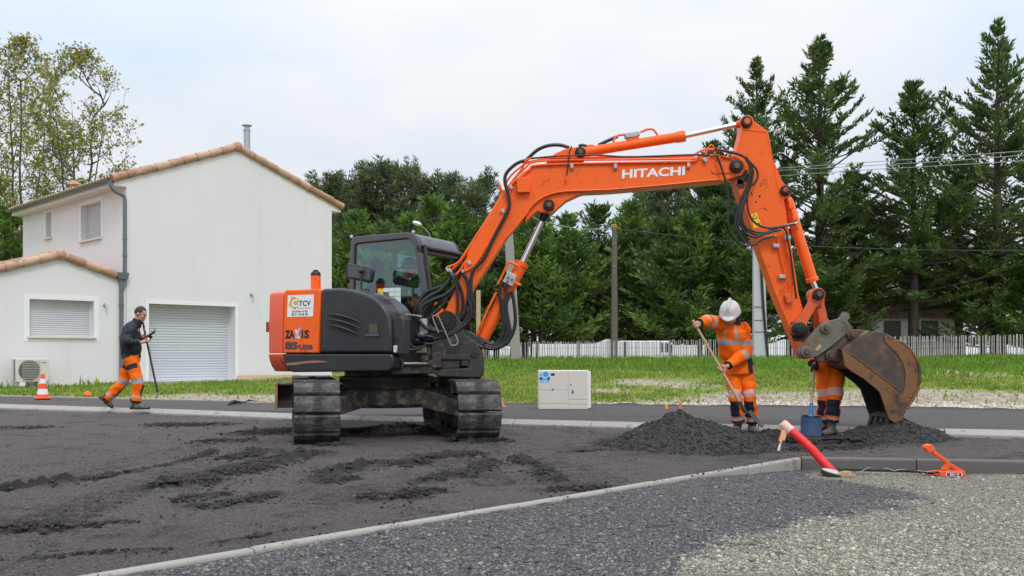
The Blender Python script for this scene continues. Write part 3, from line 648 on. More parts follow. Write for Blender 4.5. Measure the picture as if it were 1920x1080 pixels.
# air conditioner, resting on the grass before the wing
t, z = onG(46, 700); ac = thing('air_conditioner', 'cream outdoor air conditioner with round fan grille against the house wall', 'air conditioner', HG(t, HZ, .3))
ta, tb = onG(15, 700)[0], onG(77, 700)[0]; zt, zb = onG(46, 672)[1], onG(46, 716)[1]; zb = max(zb, HZ+.06)
M['ac'] = pm('ac_case', (.64, .60, .54), .5, var=.05); M['acdark'] = pm('ac_grille', (.10, .10, .11), .5, var=.2)
o1 = .58
def A(t, z, o=o1): return HG(t, z, o)
mb = MB(); mb.prism([A(ta, zb), A(tb, zb), A(tb, zt), A(ta, zt)], ld*.34); mb.build('case', M['ac'], ac, bevel=.02)
cx = lerp(ta, tb, .40); cz = (zt+zb)/2; R = (zt-zb)*.43
mb = MB(); mb.lathe([(R, 0), (R, .01), (R*.98, .012)], A(cx, cz), -ld, 32); mb.build('fan_opening', M['acdark'], ac)
mb = MB()
for i in range(13):
    zz = lerp(zb+.05, zt-.05, i/12); mb.prism([A(ta+.14, zz, o1+.02), A(lerp(ta, tb, .70), zz, o1+.02), A(lerp(ta, tb, .70), zz+.010, o1+.02), A(ta+.14, zz+.010, o1+.02)], -ld*.008)
mb.prism([A(lerp(ta,tb,.70), zb+.03, o1+.003), A(lerp(ta,tb,.70)+.012, zb+.03, o1+.003), A(lerp(ta,tb,.70)+.012, zt-.03, o1+.003), A(lerp(ta,tb,.70), zt-.03, o1+.003)], -ld*.01)
mb.build('fan_grille', M['ac'], ac, smooth=0)
mb = MB()
for i in range(15):
    for j in (0,):
        zz = lerp(zb+.04, zt-.05, i/14); mb.prism([HG(ta-.003, zz, o1-.05-.08*j), HG(ta-.003, zz+.028, o1-.05-.08*j), HG(ta-.003, zz+.028, o1-.17-.08*j), HG(ta-.003, zz, o1-.17-.08*j)], gd*.002)
mb.build('coil_vents', M['acdark'], ac, smooth=0)
mb = MB(); mb.box(A(lerp(ta, tb, .84), zt-.10, o1+.004), (.10, .004, .022), Matrix.Rotation(GA, 3, 'Z')); mb.build('badge', pm('badge_red', (.45, .12, .10), .5), ac)
for t_ in (ta+.15, tb-.2):
    mb = MB(); mb.box(HG(t_, zb-.05, .4), (.12, .42, .10), Matrix.Rotation(GA, 3, 'Z')); mb.build('foot', M['white'], ac, bevel=.01)

# traffic cone on the road edge
def cone(px, py, h, name, label):
    p = G(px, py, .09); c = thing(name, label, 'traffic cone', p)
    mo, mw = M.setdefault('cone_o', pm('cone_orange', (.85, .09, .02), .5, var=.08)), M.setdefault('cone_w', pm('cone_white', (.75, .75, .78), .5, var=.06))
    mb = MB(); mb.box(p+V(0,0,.02), (.27, .27, .04), Matrix.Rotation(.5, 3, 'Z')); mb.build('base', mo, c, bevel=.012)
    n = 30; prof = [(.115-(.115-.032)*i/n, .03+(h-.03)*i/n) for i in range(n+1)]+[(.022, h), (.02, h-.05)]
    st = lambda z: 1 if (.20 < z/h < .42) or (.62 < z/h < .80) else 0
    mb.__init__(); mb.lathe(prof, p, mi=st, n=28); mb.build('cone_body', [mo, mw], c)
cone(80, 748, .485, 'traffic_cone', 'orange and white striped traffic cone standing at the pavement edge by the house')

# planks by the wall
M['timber'] = pm('pale_timber', (.60, .42, .24), .7, var=.15, scale=5, dirt=(.28, .13, .05), damt=(.6, .72), dscale=5)
for k, (x0, x1, y0, y1, off, lab) in enumerate(((440, 556, 716.0, 712.5, .16, 'pale timber plank lying on edge against the house wall beside the garage door'), (437, 520, 717, 714.5, .22, 'shorter plank in front of the longer timber plank by the garage door'))):
    a, b = onG(x0, 712)[0], onG(x1, 712)[0]; rt = thing('timber_plank', lab, 'plank', HG(a, HZ, off), 'planks by the garage')
    mb = MB(); mb.prism([HG(a, HZ+.03, off), HG(b, HZ+.03, off), HG(b, HZ+.15-.02*k, off), HG(a, HZ+.15-.02*k, off)], -ld*.045); o = mb.build('timber_plank', M['timber'], None, bevel=.004)
    bpy.data.objects.remove(rt); tag(o, lab, 'plank', 'planks by the garage')
# orange cap, root and scraps on the grass
p = G(163, 741, .12); mb = MB(); mb.lathe([(.07, 0), (.075, .03), (.06, .075), (.03, .085)], p+V(0,0,-.01), (.5, -.5, .6)); tag(mb.build('marker_cap', M['orange'], None), 'small orange plastic cap lying on the grass near the cone', 'cap')
mb = MB(); a = [G(x, y, .10)+V(0,0,dz) for x, y, dz in ((428,758,0), (440,755,.02), (455,757,.02), (466,755,.04), (483,755,.02))]; mb.tube(a, [.015, .04, .016, .013, .007], 6, k=4)
for v_ in range(len(mb.v)): q = Vector(mb.v[v_]); mb.v[v_] = tuple(q+mnoise.noise_vector(q*14)*.02)
tag(mb.build('dry_root', M['crumb'], None), 'dark twisted root on bare soil beside the pavement edge', 'root')
# ------------------------------------------------------------------ the excavator
PHI = math.radians(25); uu = V(math.cos(PHI), -math.sin(PHI), 0); vv = V(math.sin(PHI), math.cos(PHI), 0)
td = V(-.224, .9746, 0).normalized(); te = V(td.y, -td.x, 0)
TL = V((593-960)/F*10.55, 10.55, 0); GAUGE = 1.722; TR = TL+te*GAUGE; TLEN = 2.2; TRAD = .30; SHOE = .474
XO = (TL+TR)/2+td*TLEN/2; XO.z = 0
exc = thing('excavator', 'orange tracked excavator with black side panels, cab and long raised boom, bucket digging at right', 'excavator', XO)
def UL(a, b, z): return V(XO.x, XO.y, 0)+uu*a+vv*b+V(0,0,z)
def PB(px, py, b): return plane_hit(px, py, UL(0, b, 0), vv)
def ab(p): q = p-V(XO.x, XO.y, 0); return q.dot(uu), q.dot(vv), p.z
RS = -1.05
def ua(px, b=RS): return ab(PB(px, 640, b))[0]
def uz(px, py, b=RS): return PB(px, py, b).z
# ---- tracks
def track_path(n, rad):
    per = 2*TLEN+2*math.pi*rad; r = []
    for i in range(n):
        s = per*i/n
        if s < TLEN: p, a = (s, rad), 0                        # top run, towards the rear
        elif s < TLEN+math.pi*rad: t = (s-TLEN)/rad; p, a = (TLEN+math.sin(t)*rad, math.cos(t)*rad), t
        elif s < 2*TLEN+math.pi*rad: p, a = (TLEN-(s-TLEN-math.pi*rad), -rad), math.pi
        else: t = (s-2*TLEN-math.pi*rad)/rad; p, a = (-math.sin(t)*rad, -math.cos(t)*rad), math.pi+t
        r.append((p[0], p[1], a))
    return r, per
NPAD = 33
def pad_mesh(per):
    L = per/NPAD; mb = MB(); w = SHOE/2; l = L/2
    prof = [(-l*.96, -.012), (-l*.96, .018), (-l*.86, .036), (l*.86, .036), (l*.96, .018), (l*.96, -.012)]
    mb.prism([V(x, -w, z) for x, z in prof], V(0, 2*w, 0))
    for k in range(3): mb.box(V(lerp(-l*.5, l*.5, k/2), 0, .036), (.014, .09-.02*k, .010))
    ob = mb.build('track_pad', M['pad'], None, bevel=.007); return ob
per0 = track_path(4, TRAD)[1]; pad0 = pad_mesh(per0); used0 = [False]
def track(base):
    t = MB()                                                    # the frame carrying rollers
    for s in (-.11, .11):
        q = [(-.02,.20),(-.02,.44),(TLEN+.05,.46),(TLEN+.05,.18),(TLEN-.3,.13),(.3,.12)]
        t.prism([base+td*a+te*s+V(0,0,z) for a, z in q], te*.03)
    t.prism([base+td*a+te*-.12+V(0,0,z) for a, z in ((.15,.24),(.15,.42),(TLEN-.2,.42),(TLEN-.2,.24))], te*.24)
    tr = t.build('track', M['mud'], exc, bevel=.008)
    for a, nm, r in ((0, 'idler_wheel', .255), (TLEN, 'drive_sprocket', .26)):
        mb = MB(); c = base+td*a+V(0,0,TRAD+.033); mb.lathe([(.05,-.12),(r*.55,-.12),(r*.6,-.10),(r*.85,-.10),(r,-.07),(r,.07),(r*.85,.10),(r*.6,.10),(r*.55,.12),(.05,.12)], c, te, 28); mb.build(nm, M['mud'], tr)
    for k in range(4):
        mb = MB(); mb.lathe([(.05,-.11),(.08,-.1),(.08,-.03),(.05,-.02),(.05,.02),(.08,.03),(.08,.1),(.05,.11)], base+td*(.4+k*.47)+V(0,0,.125), te, 16); mb.build('track_roller', M['grime'], tr)
    path, per = track_path(NPAD, TRAD)
    for a, z, an in path:
        o = pad0 if not used0[0] else pad0.copy()
        if used0[0]: COL.objects.link(o)
        used0[0] = True; o.parent = tr
        c = base+td*a+V(0,0,z+TRAD+.037)-XO
        ex = td*math.cos(an)-V(0,0,1)*math.sin(an); ez = td*math.sin(an)+V(0,0,1)*math.cos(an)
        mt = Matrix((ex, te, ez)).transposed().to_4x4(); mt.translation = c; o.matrix_local = mt
    return tr
track(TL); track(TR)
# ---- undercarriage between the tracks
mb = MB(); yb = 11.35
q = [P(x, y, yb) for x, y in ((630,742),(640,732),(700,730),(772,731),(800,738),(838,748),(842,778),(820,768),(774,755),(690,754),(662,758),(640,772),(630,772))]
mb.prism(q, td*.22); c0 = XO-td*.62; c0.z = 0
for s in (-1, 1):
    for k in (-1, 1):
        a = XO+te*s*.34+td*k*.45; b = XO+te*s*(GAUGE/2-.08)+td*k*.85
        mb.hexa([a+V(0,0,.34)-td*.11, a+V(0,0,.34)+td*.11, b+V(0,0,.24)+td*.10, b+V(0,0,.24)-td*.10], [a+V(0,0,.56)-td*.11, a+V(0,0,.56)+td*.11, b+V(0,0,.42)+td*.10, b+V(0,0,.42)-td*.10])
mb.lathe([(.62,.34),(.66,.38),(.66,.54),(.6,.56)], XO, (0,0,1), 32)
mb.build('centre_frame', M['mud'], exc, bevel=.01)
mb = MB(); mb.lathe([(.52,.52),(.52,.62),(.56,.62),(.56,.69),(.5,.70),(.5,.78)], XO, (0,0,1), 40); mb.build('swing_bearing', M['grime'], exc)
# ---- dozer blade behind the tracks
bc = XO+td*2.25; mb = MB(); hw = 1.32; prof = [(.03,.21),(.12,.27),(.15,.38),(.12,.48),(.02,.55),(-.03,.55),(.06,.46),(.09,.37),(.06,.28),(-.04,.21)]
mb.prism([bc-te*hw+td*a+V(0,0,z) for a, z in prof], te*2*hw); bl = mb.build('dozer_blade', M['grime'], exc, smooth=30)
for s in (-1, 1):
    mb = MB(); mb.prism([bc+te*s*hw+td*a+V(0,0,z) for a, z in ((-.24,.21),(.16,.21),(.16,.56),(-.12,.56))], te*-s*.035); mb.build('end_plate', M['rust'], bl, bevel=.006)
mb = MB(); mb.prism([bc-te*hw*.98+td*a+V(0,0,z) for a, z in ((-.14,.53),(.0,.55),(.0,.575),(-.14,.555))], te*2*hw*.98); mb.build('top_lip', M['mud'], bl, bevel=.005)
for s in (-.45, .45):
    mb = MB(); mb.hexa(*[[XO+td*.5+te*(s-.07)+V(0,0,z), XO+td*.5+te*(s+.07)+V(0,0,z), bc+te*(s+.07)+V(0,0,z-.02), bc+te*(s-.07)+V(0,0,z-.02)] for z in (.36,.50)]); mb.build('blade_arm', M['mud'], bl, bevel=.01)

# ---- upper structure
aF = ua(735); aC = ua(530); aO = ua(600); zb, zm, zt = uz(640, 697), uz(640, 662.5), uz(565, 545)
def rear_foot(a0, ins=0):                          # plan of the rounded counterweight, from the right side round to the left
    r = [(a0, RS+ins), (a0-.13, RS+.010+ins), (a0-.24, RS+.06+ins), (a0-.30+ins, RS+.17), (a0-.35+ins, -.6), (a0-.385+ins, -.25), (a0-.40+ins, 0)]
    return r+[(a, -b) for a, b in r[::-1][1:]]
def slab(mb, plan, layers, mi=0):                  # layers: (z, inset)
    n = None; vs = []
    for z, ins in layers:
        pl = plan(ins); n = len(pl); vs += [UL(a, b, z) for a, b in pl]
    fs = [(i*n+j, i*n+(j+1) % n, (i+1)*n+(j+1) % n, (i+1)*n+j) for i in range(len(layers)-1) for j in range(n)]
    fs += [list(range(n-1, -1, -1)), [(len(layers)-1)*n+j for j in range(n)]]
    mb.add(vs, fs, mi)
mb = MB(); slab(mb, lambda i: rear_foot(aC+.005, i), [(zb-.005, .10), (zb+.05, .045), (zm-.07, .0), (zm-.012, -.012), (zm-.006, 0)])
cw = mb.build('counterweight', M['orange_worn'], exc, bevel=.012)
mb = MB(); slab(mb, lambda i: rear_foot(aC, i), [(zm+.004, .0), (zm+.3, .0), (zt-.05, .012), (zt-.015, .03), (zt, .07)]); mb.build('rear_hood', M['orange_red'], cw, bevel=.01)
mb = MB(); p = UL(aC-.27, RS+.09, 1.27); mb.box(p, (.06, .035, .12), Matrix.Rotation(-PHI, 3, 'Z')); mb.build('rear_lamp', pm('lamp_red', (.35, .03, .02), .25), cw, bevel=.01)
def side(outl, b, depth, name, mat, parent=exc, bev=.015, seg=2):
    mb = MB(); mb.prism([PB(x, y, b) for x, y in outl], vv*depth); return mb.build(name, mat, parent, bevel=bev, seg=seg)
lp = side([(531.5,664),(733,664),(737,672),(735,690),(728,696),(548,698),(538,692),(532,680)], RS-.012, .16, 'lower_panel', M['panel'])
mb = MB(); sc = [(536,681),(552,679.5),(572,677),(594,676),(610,677),(613,679),(594,680),(575,681),(556,684),(537,685)]; mb.prism([PB(x, y, RS-.0125) for x, y in sc], vv*-.0015); mb.build('scrape', pm('bare_scrape', (.30, .15, .08), .6, var=.4, scale=30), lp, smooth=0)
mb = MB(); o_cab = PB(657, 454, -.12); aK = ab(o_cab)[0]-.03; slab(mb, lambda i: [(aC, RS+.06), (aK, RS+.06), (aK, .98), (aC, .98)], [(zb+.02, 0), (zt-.1, 0)]); slab(mb, lambda i: [(aK, RS+.12), (aF-.06, RS+.12), (aF-.06, -.20), (aK, -.20)], [(zb+.02, 0), (1.36, 0)]); slab(mb, lambda i: [(aK, -.20), (aF-.02, -.20), (aF-.02, .95), (aK, .95)], [(zb+.02, 0), (1.20, 0)]); mb.build('inner_body', M['black'], exc, smooth=0)
sc_ = side([(530,662),(532.5,546.5),(537,543.5),(596,541.5),(601,543),(599.5,575),(597,662)], RS-.004, 2.04, 'side_cover', M['orange'])
ec = side([(598.5,662),(601,575),(603,541),(640,540.5),(660,543),(684,550),(702,559),(716,571),(727,588),(732,608),(733,662)], RS, .34, 'engine_cover', M['panel'], bev=.03, seg=3)
for x0, y0, x1, y1 in ((613,588,675,604), (613,598.5,675,616), (613,609,672,628)):
    mb = MB(); mb.tube([PB(x0, y0, RS-.003), PB(lerp(x0,x1,.4), lerp(y0,y1,.22), RS-.022), PB(lerp(x0,x1,.75), lerp(y0,y1,.6), RS-.022), PB(x1, y1, RS-.003)], [.006,.020,.020,.006], 8, k=5); mb.build('louvre', M['panel'], ec)
    mb = MB(); mb.prism([PB(x0+3, y0+4, RS-.002), PB(lerp(x0,x1,.5), lerp(y0,y1,.33)+4, RS-.002), PB(x1-2, y1+3.5, RS-.002), PB(x1-2, y1+6.5, RS-.002), PB(lerp(x0,x1,.5), lerp(y0,y1,.33)+7.5, RS-.002), PB(x0+3, y0+6.5, RS-.002)], vv*-.002); mb.build('louvre_slot', M['ink'], ec, smooth=0)
mb = MB(); mb.prism([PB(x, y, RS-.001) for x, y in ((689,603),(709,605),(712,629),(690,629))], vv*-.004); mb.build('hatch_frame', M['panel'], ec, bevel=.002)
mb = MB(); mb.prism([PB(x, y, RS-.0055) for x, y in ((692,607),(708,608),(708,625),(692,625))], vv*-.002); mb.build('hatch', pm('hatch_brown', (.085,.06,.04), .6), ec, smooth=0)
mb = MB(); mb.prism([PB(x, y, RS-.006) for x, y in ((686,626.5),(710,626.5),(712,630.5),(685,630.5))], vv*-.02); mb.build('hatch_lip', M['cabgrey'], ec, bevel=.003)
fc = side([(668,545),(690,548),(720,558),(738,571),(750,587),(752,600),(735,606),(690,606)], -.80, .26, 'tank_cover', M['cabgrey'], bev=.03, seg=3)
fb = side([(736,600),(752,592),(757,600),(757,664),(738,664)], -1.0, .14, 'front_box', M['panel'], bev=.01)
mb = MB(); mb.prism([PB(x, y, -1.0) for x, y in ((739,648),(746,648),(745,661),(739,661))], vv*-.02); mb.build('work_lamp', pm('lamp_lens', (.55,.56,.58), .2), fb, bevel=.005)
mb = MB(); mb.prism([PB(x, y, -1.0) for x, y in ((739,632),(747,632),(747,643),(739,643))], vv*-.006); mb.build('box_slot', M['ink'], fb, smooth=0)
# orange exhaust stub on the rear hood
mb = MB(); p = PB(592, 545, RS+.28); z1 = uz(592, 517, RS+.28); mb.cyl(V(p.x,p.y,p.z-.05), V(p.x,p.y,z1), .056, 20); ex = mb.build('exhaust_stub', M['orange'], exc)
mb = MB(); mb.lathe([(.058,0),(.058,.02),(.045,.045),(.030,.05),(.030,.062),(.02,.068)], V(p.x,p.y,z1), (0,0,1), 18); mb.build('exhaust_cap', M['ink'], ex)
# front deck and its clutter
mb = MB(); slab(mb, lambda i: [(aF-.10, -.90), (aF-.0, -.50), (aF+.22, -.12), (aF+.22, .30), (aF-.05, .5)], [(zb-.03, 0), (zb+.06, 0)]); mb.build('deck_plate', M['grime'], exc, bevel=.01)
side([(742,622),(790,616),(806,640),(806,690),(742,690)], -.30, .3, 'valve_block', M['grime'], bev=.02)
side([(757,650),(806,648),(808,690),(757,692)], -.18, .25, 'swing_housing', M['grime'], bev=.01)
side([(776,600),(797,597),(798,625),(776,627)], -.36, .05, 'notice_plate', pm('grey_plate', (.5,.5,.52), .5, var=.1), bev=.002)

for k_, (x, y, b_, r_) in enumerate(((764,612,-.42,.045),(772,632,-.42,.05),(786,640,-.40,.04),(764,650,-.5,.035),(795,628,-.38,.035))):
    mb = MB(); mb.lathe([(r_*.6,0),(r_,.01),(r_,.07),(r_*.7,.08),(r_*.7,.11)], PB(x, y, b_), -vv, 12); mb.build('valve_cap', M[('grime','zinc','pinblk')[k_ % 3]], exc, bevel=.004)
mb = MB(); mb.prism([PB(x, y, -.44) for x, y in ((779,650),(797,648),(798,661),(780,662))], vv*.03); mb.build('data_plate', pm('plate_tan', (.22,.18,.13), .6, var=.3, scale=30), exc, bevel=.003)
for x0, x1 in ((757,770),(771,800)):
    mb = MB(); mb.prism([PB(x, y, -.34) for x, y in ((x0,668),(x1,668),(x1,690),(x0,690))], vv*.03); mb.build('frame_cover', pm('rusty_cover', (.16,.13,.10), .7, var=.4, scale=14, dirt=(.05,.04,.03)), exc, bevel=.006)
# ---- cab
CN, CW = -.12, 1.02
cab_out = [(650,640),(654,570),(657,454),(660,447),(668,443.5),(762,435.5),(774,437.5),(782,445),(787,458),(797,520),(807,590),(812,640)]
cab_in = [(659,640),(661,570),(664,461),(666,457.5),(671,455.5),(760,446.5),(767,448),(773,454),(777,466),(786,525),(795,590),(799,640)]
def frame_side(b, d, name, mat, parent):
    o = [PB(x, y, CN) for x, y in cab_out]; i = [PB(x, y, CN) for x, y in cab_in]; sh = vv*(b-CN); n = len(o); mb = MB()
    vs = [p+sh for p in o]+[p+sh for p in i]+[p+sh+vv*d for p in o]+[p+sh+vv*d for p in i]; fs = []
    for k in range(n-1):
        fs += [(k, k+1, n+k+1, n+k), (2*n+k, 2*n+k+1, 3*n+k+1, 3*n+k), (k, k+1, 2*n+k+1, 2*n+k), (n+k, n+k+1, 3*n+k+1, 3*n+k)]
    for k in (0, n-1): fs.append((k, n+k, 3*n+k, 2*n+k))
    mb.add(vs, fs); return mb.build(name, mat, parent, smooth=50, bevel=.008)
cab = frame_side(CN, .07, 'cab', M['cabgrey'], exc)
frame_side(CN+CW-.07, .07, 'door_frame', M['black'], cab)
o = [PB(x, y, CN) for x, y in cab_out]
mb = MB(); rp = [o[k]+vv*.02 for k in range(2, 9)]; n = len(rp)      # roof skin from rear to brow
dn = V(0,0,-.05); vs = rp+[p+vv*(CW-.04) for p in rp]+[p+dn+uu*(.04 if k < 3 else -.05 if k > 4 else 0) for k, p in enumerate(rp)]+[p+vv*(CW-.04)+dn+uu*(.04 if k < 3 else -.05 if k > 4 else 0) for k, p in enumerate(rp)]
fs = []
for k in range(n-1): fs += [(k, k+1, n+k+1, n+k), (2*n+k, 2*n+k+1, 3*n+k+1, 3*n+k)]
fs += [(0, n, 3*n, 2*n), (n-1, 2*n-1, 4*n-1, 3*n-1)]
mb.add(vs, fs); mb.build('roof', M['cabgrey'], cab, smooth=50)
mb = MB(); mb.prism([p+vv*.0+V(0,0,.004) for p in (o[4]+uu*.25+V(0,0,.02), o[5]+uu*-.05+V(0,0,.02), o[5]+uu*-.05+V(0,0,.05), o[4]+uu*.25+V(0,0,.05))], vv*.9); 
mb = MB(); fa = o[8]; ff = [fa+uu*-.02, fa+uu*.03+V(0,0,-.09), fa+uu*-.01+V(0,0,-.09)]; mb.prism([fa+uu*.0+V(0,0,.0), fa+uu*.025+V(0,0,-.10), fa+uu*-.05+V(0,0,-.10), fa+uu*-.06+V(0,0,0)], vv*CW); mb.build('front_header', M['black'], cab, bevel=.01)
# dusty inner edge of the raised front window frame
mb = MB(); e = [o[11]+uu*-.0, o[10], o[9], o[8]+uu*.02+V(0,0,-.03)]; e = [p+vv*.05+uu*.02 for p in e]; e2 = [o[8]+uu*.03+V(0,0,-.03)+vv*.12, o[8]+uu*.03+V(0,0,-.03)+vv*(CW-.14)]; e3 = [p+vv*(CW-.06)+uu*.0 for p in (o[8]+uu*.03+V(0,0,-.05), o[9], o[10], o[11])]
mb.tube(e+e2+e3, .022, 8, k=4); mb.build('front_frame', M['grime'], cab)
inn = [PB(x, y, CN) for x, y in cab_in]
mb = MB(); mb.prism([p+vv*.03 for p in inn], vv*.006); gl = mb.build('side_window', M['glass'], cab, smooth=0); mb = MB(); mb.tube([p+vv*.035 for p in inn], .014, 6, k=2); mb.build('window_seal', M['ink'], gl)
mb = MB(); mb.prism([p+vv*(CW-.045) for p in inn[:6]+[inn[5]+uu*-.25+V(0,0,-.02), inn[0]+uu*.72]], vv*.006); mb.build('door_window', M['glass'], cab, smooth=0)
r0, r1 = o[0], o[2]; mb = MB(); mb.prism([r0+uu*.04+vv*.05, r0+uu*.04+vv*.97, r0+uu*.04+vv*.97+V(0,0,.30), r0+uu*.04+vv*.05+V(0,0,.30)], uu*.03); mb.build('rear_panel', M['black'], cab, smooth=0)
mb = MB(); mb.tube([o[0]+vv*(CW-.04)+uu*.33, inn[5]+vv*(CW-.04)+uu*-.28], .03, 8); mb.build('door_post', M['black'], cab)
mb = MB(); fl_ = o[0]; mb.prism([fl_+uu*.02+V(0,0,.06), o[11]+uu*-.03+V(0,0,.06), o[11]+uu*-.03, fl_+uu*.02], vv*CW); mb.build('floor', M['black'], cab, smooth=0)
# ceiling lining
mb = MB(); mb.prism([o[4]+uu*.06+vv*.09+V(0,0,-.06), o[5]+uu*-.02+vv*.09+V(0,0,-.06), o[5]+uu*-.02+vv*.09+V(0,0,-.09), o[4]+uu*.06+vv*.09+V(0,0,-.09)], vv*(CW-.18)); mb.build('ceiling_lining', M['black'], cab, bevel=.01)
mb = MB(); mb.tube([P(794, 462, 11.75)+vv*.2, P(806, 470, 11.75)+vv*.25, P(812, 500, 11.75)+vv*.3], .012, 6); 
# seat
sx = PB(742, 590, .36); sa, sb, sz = ab(sx)
mb = MB(); mb.hexa([UL(sa-.22, .10, 1.25), UL(sa+.30, .10, 1.25), UL(sa+.30, .62, 1.25), UL(sa-.22, .62, 1.25)], [UL(sa-.22, .10, 1.40), UL(sa+.30, .10, 1.42), UL(sa+.30, .62, 1.42), UL(sa-.22, .62, 1.40)])
seat = mb.build('seat', M['seatcloth'], cab, bevel=.04)
mb = MB(); mb.hexa([UL(sa-.24, .12, 1.36), UL(sa-.12, .12, 1.36), UL(sa-.12, .60, 1.36), UL(sa-.24, .60, 1.36)], [UL(sa-.36, .15, 1.95), UL(sa-.26, .15, 1.95), UL(sa-.26, .57, 1.95), UL(sa-.36, .57, 1.95)]); mb.build('backrest', M['seatcloth'], seat, bevel=.05)
mb = MB(); mb.ell(UL(sa-.30, .36, 2.05), (.07, .14, .12), Matrix.Rotation(-PHI, 3, 'Z')); mb.build('headrest', M['seatcloth'], seat)
for b in (.06, .66):
    mb = MB(); mb.hexa([UL(sa-.1, b-.05, 1.25), UL(sa+.42, b-.05, 1.25), UL(sa+.42, b+.05, 1.25), UL(sa-.1, b+.05, 1.25)], [UL(sa-.1, b-.05, 1.52), UL(sa+.36, b-.05, 1.58), UL(sa+.36, b+.05, 1.58), UL(sa-.1, b+.05, 1.52)]); cs_ = mb.build('control_console', M['black'], cab, bevel=.03)
    mb = MB(); mb.tube([UL(sa+.30, b, 1.56), UL(sa+.33, b, 1.66), UL(sa+.33, b, 1.72)], [.012, .018, .024], 8); mb.build('joystick', M['ink'], cs_)
# yellow and pale squares on the side window (pixel boxes on the glass)
M['pale_cyan'] = pm('pale_cyan', (.62, .78, .78), .6, var=.03)
for x0, y0, x1, y1, mm in ((335,595,386,630,'yellow'),(335,632,386,668,'yellow'),(388,590,438,626,'pale_cyan'),(440,588,493,622,'pale_cyan'),(495,586,547,622,'pale_cyan'),(440,626,493,662,'pale_cyan'),(495,626,547,662,'pale_cyan'),(490,666,547,726,'pale_cyan'),(420,668,487,716,'yellow')):
    f = lambda x, y: PB(640+x/4.911, 420+y/4.909, CN+.028); mb = MB(); mb.prism([f(x0,y1), f(x1,y1), f(x1,y0), f(x0,y0)], vv*-.001); mb.build('window_sticker', M[mm], cab, smooth=0)
mb = MB(); f = lambda x, y: PB(640+x/4.911, 420+y/4.909, CN+.05); mb.tube([f(285,428), f(480,412), f(690,398)], .008, 6); mb.build('window_bar', M['black'], cab)
mb = MB(); mb.prism([UL(*ab(f(x, y))[:1], .30, ab(f(x,y))[2]) for x, y in ((460,425),(550,418),(550,432),(460,438))], vv*.02); mb.build('red_strap', pm('strap_red', (.45,.03,.02), .6), cab, smooth=0)
for x, y in ((659, 445), (775, 436)):
    mb = MB(); mb.lathe([(.02,0),(.022,.02),(.012,.035)], PB(x, y, CN+.05)+V(0,0,-.01), (0,0,1), 10); mb.build('roof_bolt', M['steel'], cab)
# mirror
mb = MB(); mq = [(651,493),(697,502),(700,508),(696,529),(690,530),(650,522),(647,516),(648,496)]; mb.prism([PB(x, y, -.62) for x, y in mq], vv*.05); mi_ = mb.build('mirror', M['black'], exc, bevel=.014)
mb = MB(); mb.prism([PB(x, y, -.621) for x, y in ((653,497),(695,505.5),(693,525),(652,518.5))], vv*-.004); mb.build('mirror_back', M['cabgrey'], mi_, bevel=.003)
mb = MB(); mb.tube([PB(676,507,-.66), PB(678,510,-.66), PB(677.5,540,-.66), PB(680,546,-.66), PB(688,549,-.64)], .012, 8, k=4); mb.ell(PB(677,508,-.66), (.035,.035,.03)); mb.build('mirror_arm', M['black'], mi_)
mb = MB(); mb.lathe([(.05,-.05),(.05,.0),(.035,.03),(.03,.07)], PB(688,553,-.62), (0,0,1), 12); mb.build('mirror_foot', M['black'], mi_)
# rail along the tank cover
mb = MB(); mb.tube([PB(728,592,-.74), PB(752,590,-.74), PB(780,592,-.5), PB(790,594,-.45)], .012, 8, k=3); mb.build('grab_rail', M['barrod'], exc)

# ---- swing bracket at the front, swing cylinder
BY = 11.45
mb = MB()
q = [(868,640),(889,636),(901,655),(906,672),(906,700),(901,709),(880,709),(822,707),(812,699),(812,692),(880,690),(880,676),(812,676),(812,668),(858,664)]
mb.prism([P(x, y, BY-.27) for x, y in q], V(0,.54,0)); sb = mb.build('swing_bracket', M['grime'], exc, bevel=.018)
mb = MB(); mb.cyl(P(889,664,BY-.29), P(889,664,BY-.272), .036, 20); mb.build('bracket_hole', M['ink'], sb)
mb = MB(); mb.prism([P(x, y, BY-.25) for x, y in ((808,664),(830,662),(862,676),(862,690),(830,692),(808,690))], V(0,.5,0)); mb.build('bracket_core', M['grime'], sb, bevel=.01)
for y_ in (-.245, .165):
    mb = MB(); mb.prism([P(x, y, BY+y_) for x, y in ((806,668),(812,630),(822,602),(832,590),(845,586),(858,592),(866,606),(872,628),(893,640),(896,668))], V(0,.08,0)); mb.build('clevis_plate', M['grime'], sb, bevel=.012)
mb = MB(); c = P(840, 603, BY); mb.lathe([(.10,-.27),(.10,-.25),(.115,-.25),(.115,-.22),(.115,.22),(.1,.25)], c, (0,1,0), 24); mb.lathe([(.055,-.29),(.055,-.26),(.03,-.26)], c, (0,1,0), 6); mb.build('foot_pin', M['pinblk'], sb)
mb = MB(); mb.prism([P(x, y, BY-.30) for x, y in ((809,661),(827,660),(828,690),(809,691))], V(0,.1,0)); mb.build('cylinder_eye', M['grime'], sb, bevel=.015)
mb = MB(); a, b = P(744, 682, 10.78), P(805, 682, BY-.29); mb.cyl(a, b, .026, 18); sr = mb.build('swing_rod', M['chrome'], exc)
mb = MB(); mb.lathe([(.03,0),(.062,0),(.068,.02),(.062,.04),(.03,.04)], a+(b-a)*.02, b-a, 20); mb.build('gland', M['mud'], sr)
mb = MB(); mb.cyl(b-(b-a)*.06, b+(b-a)*.02, .045, 16); mb.build('rod_end', M['grime'], sr)
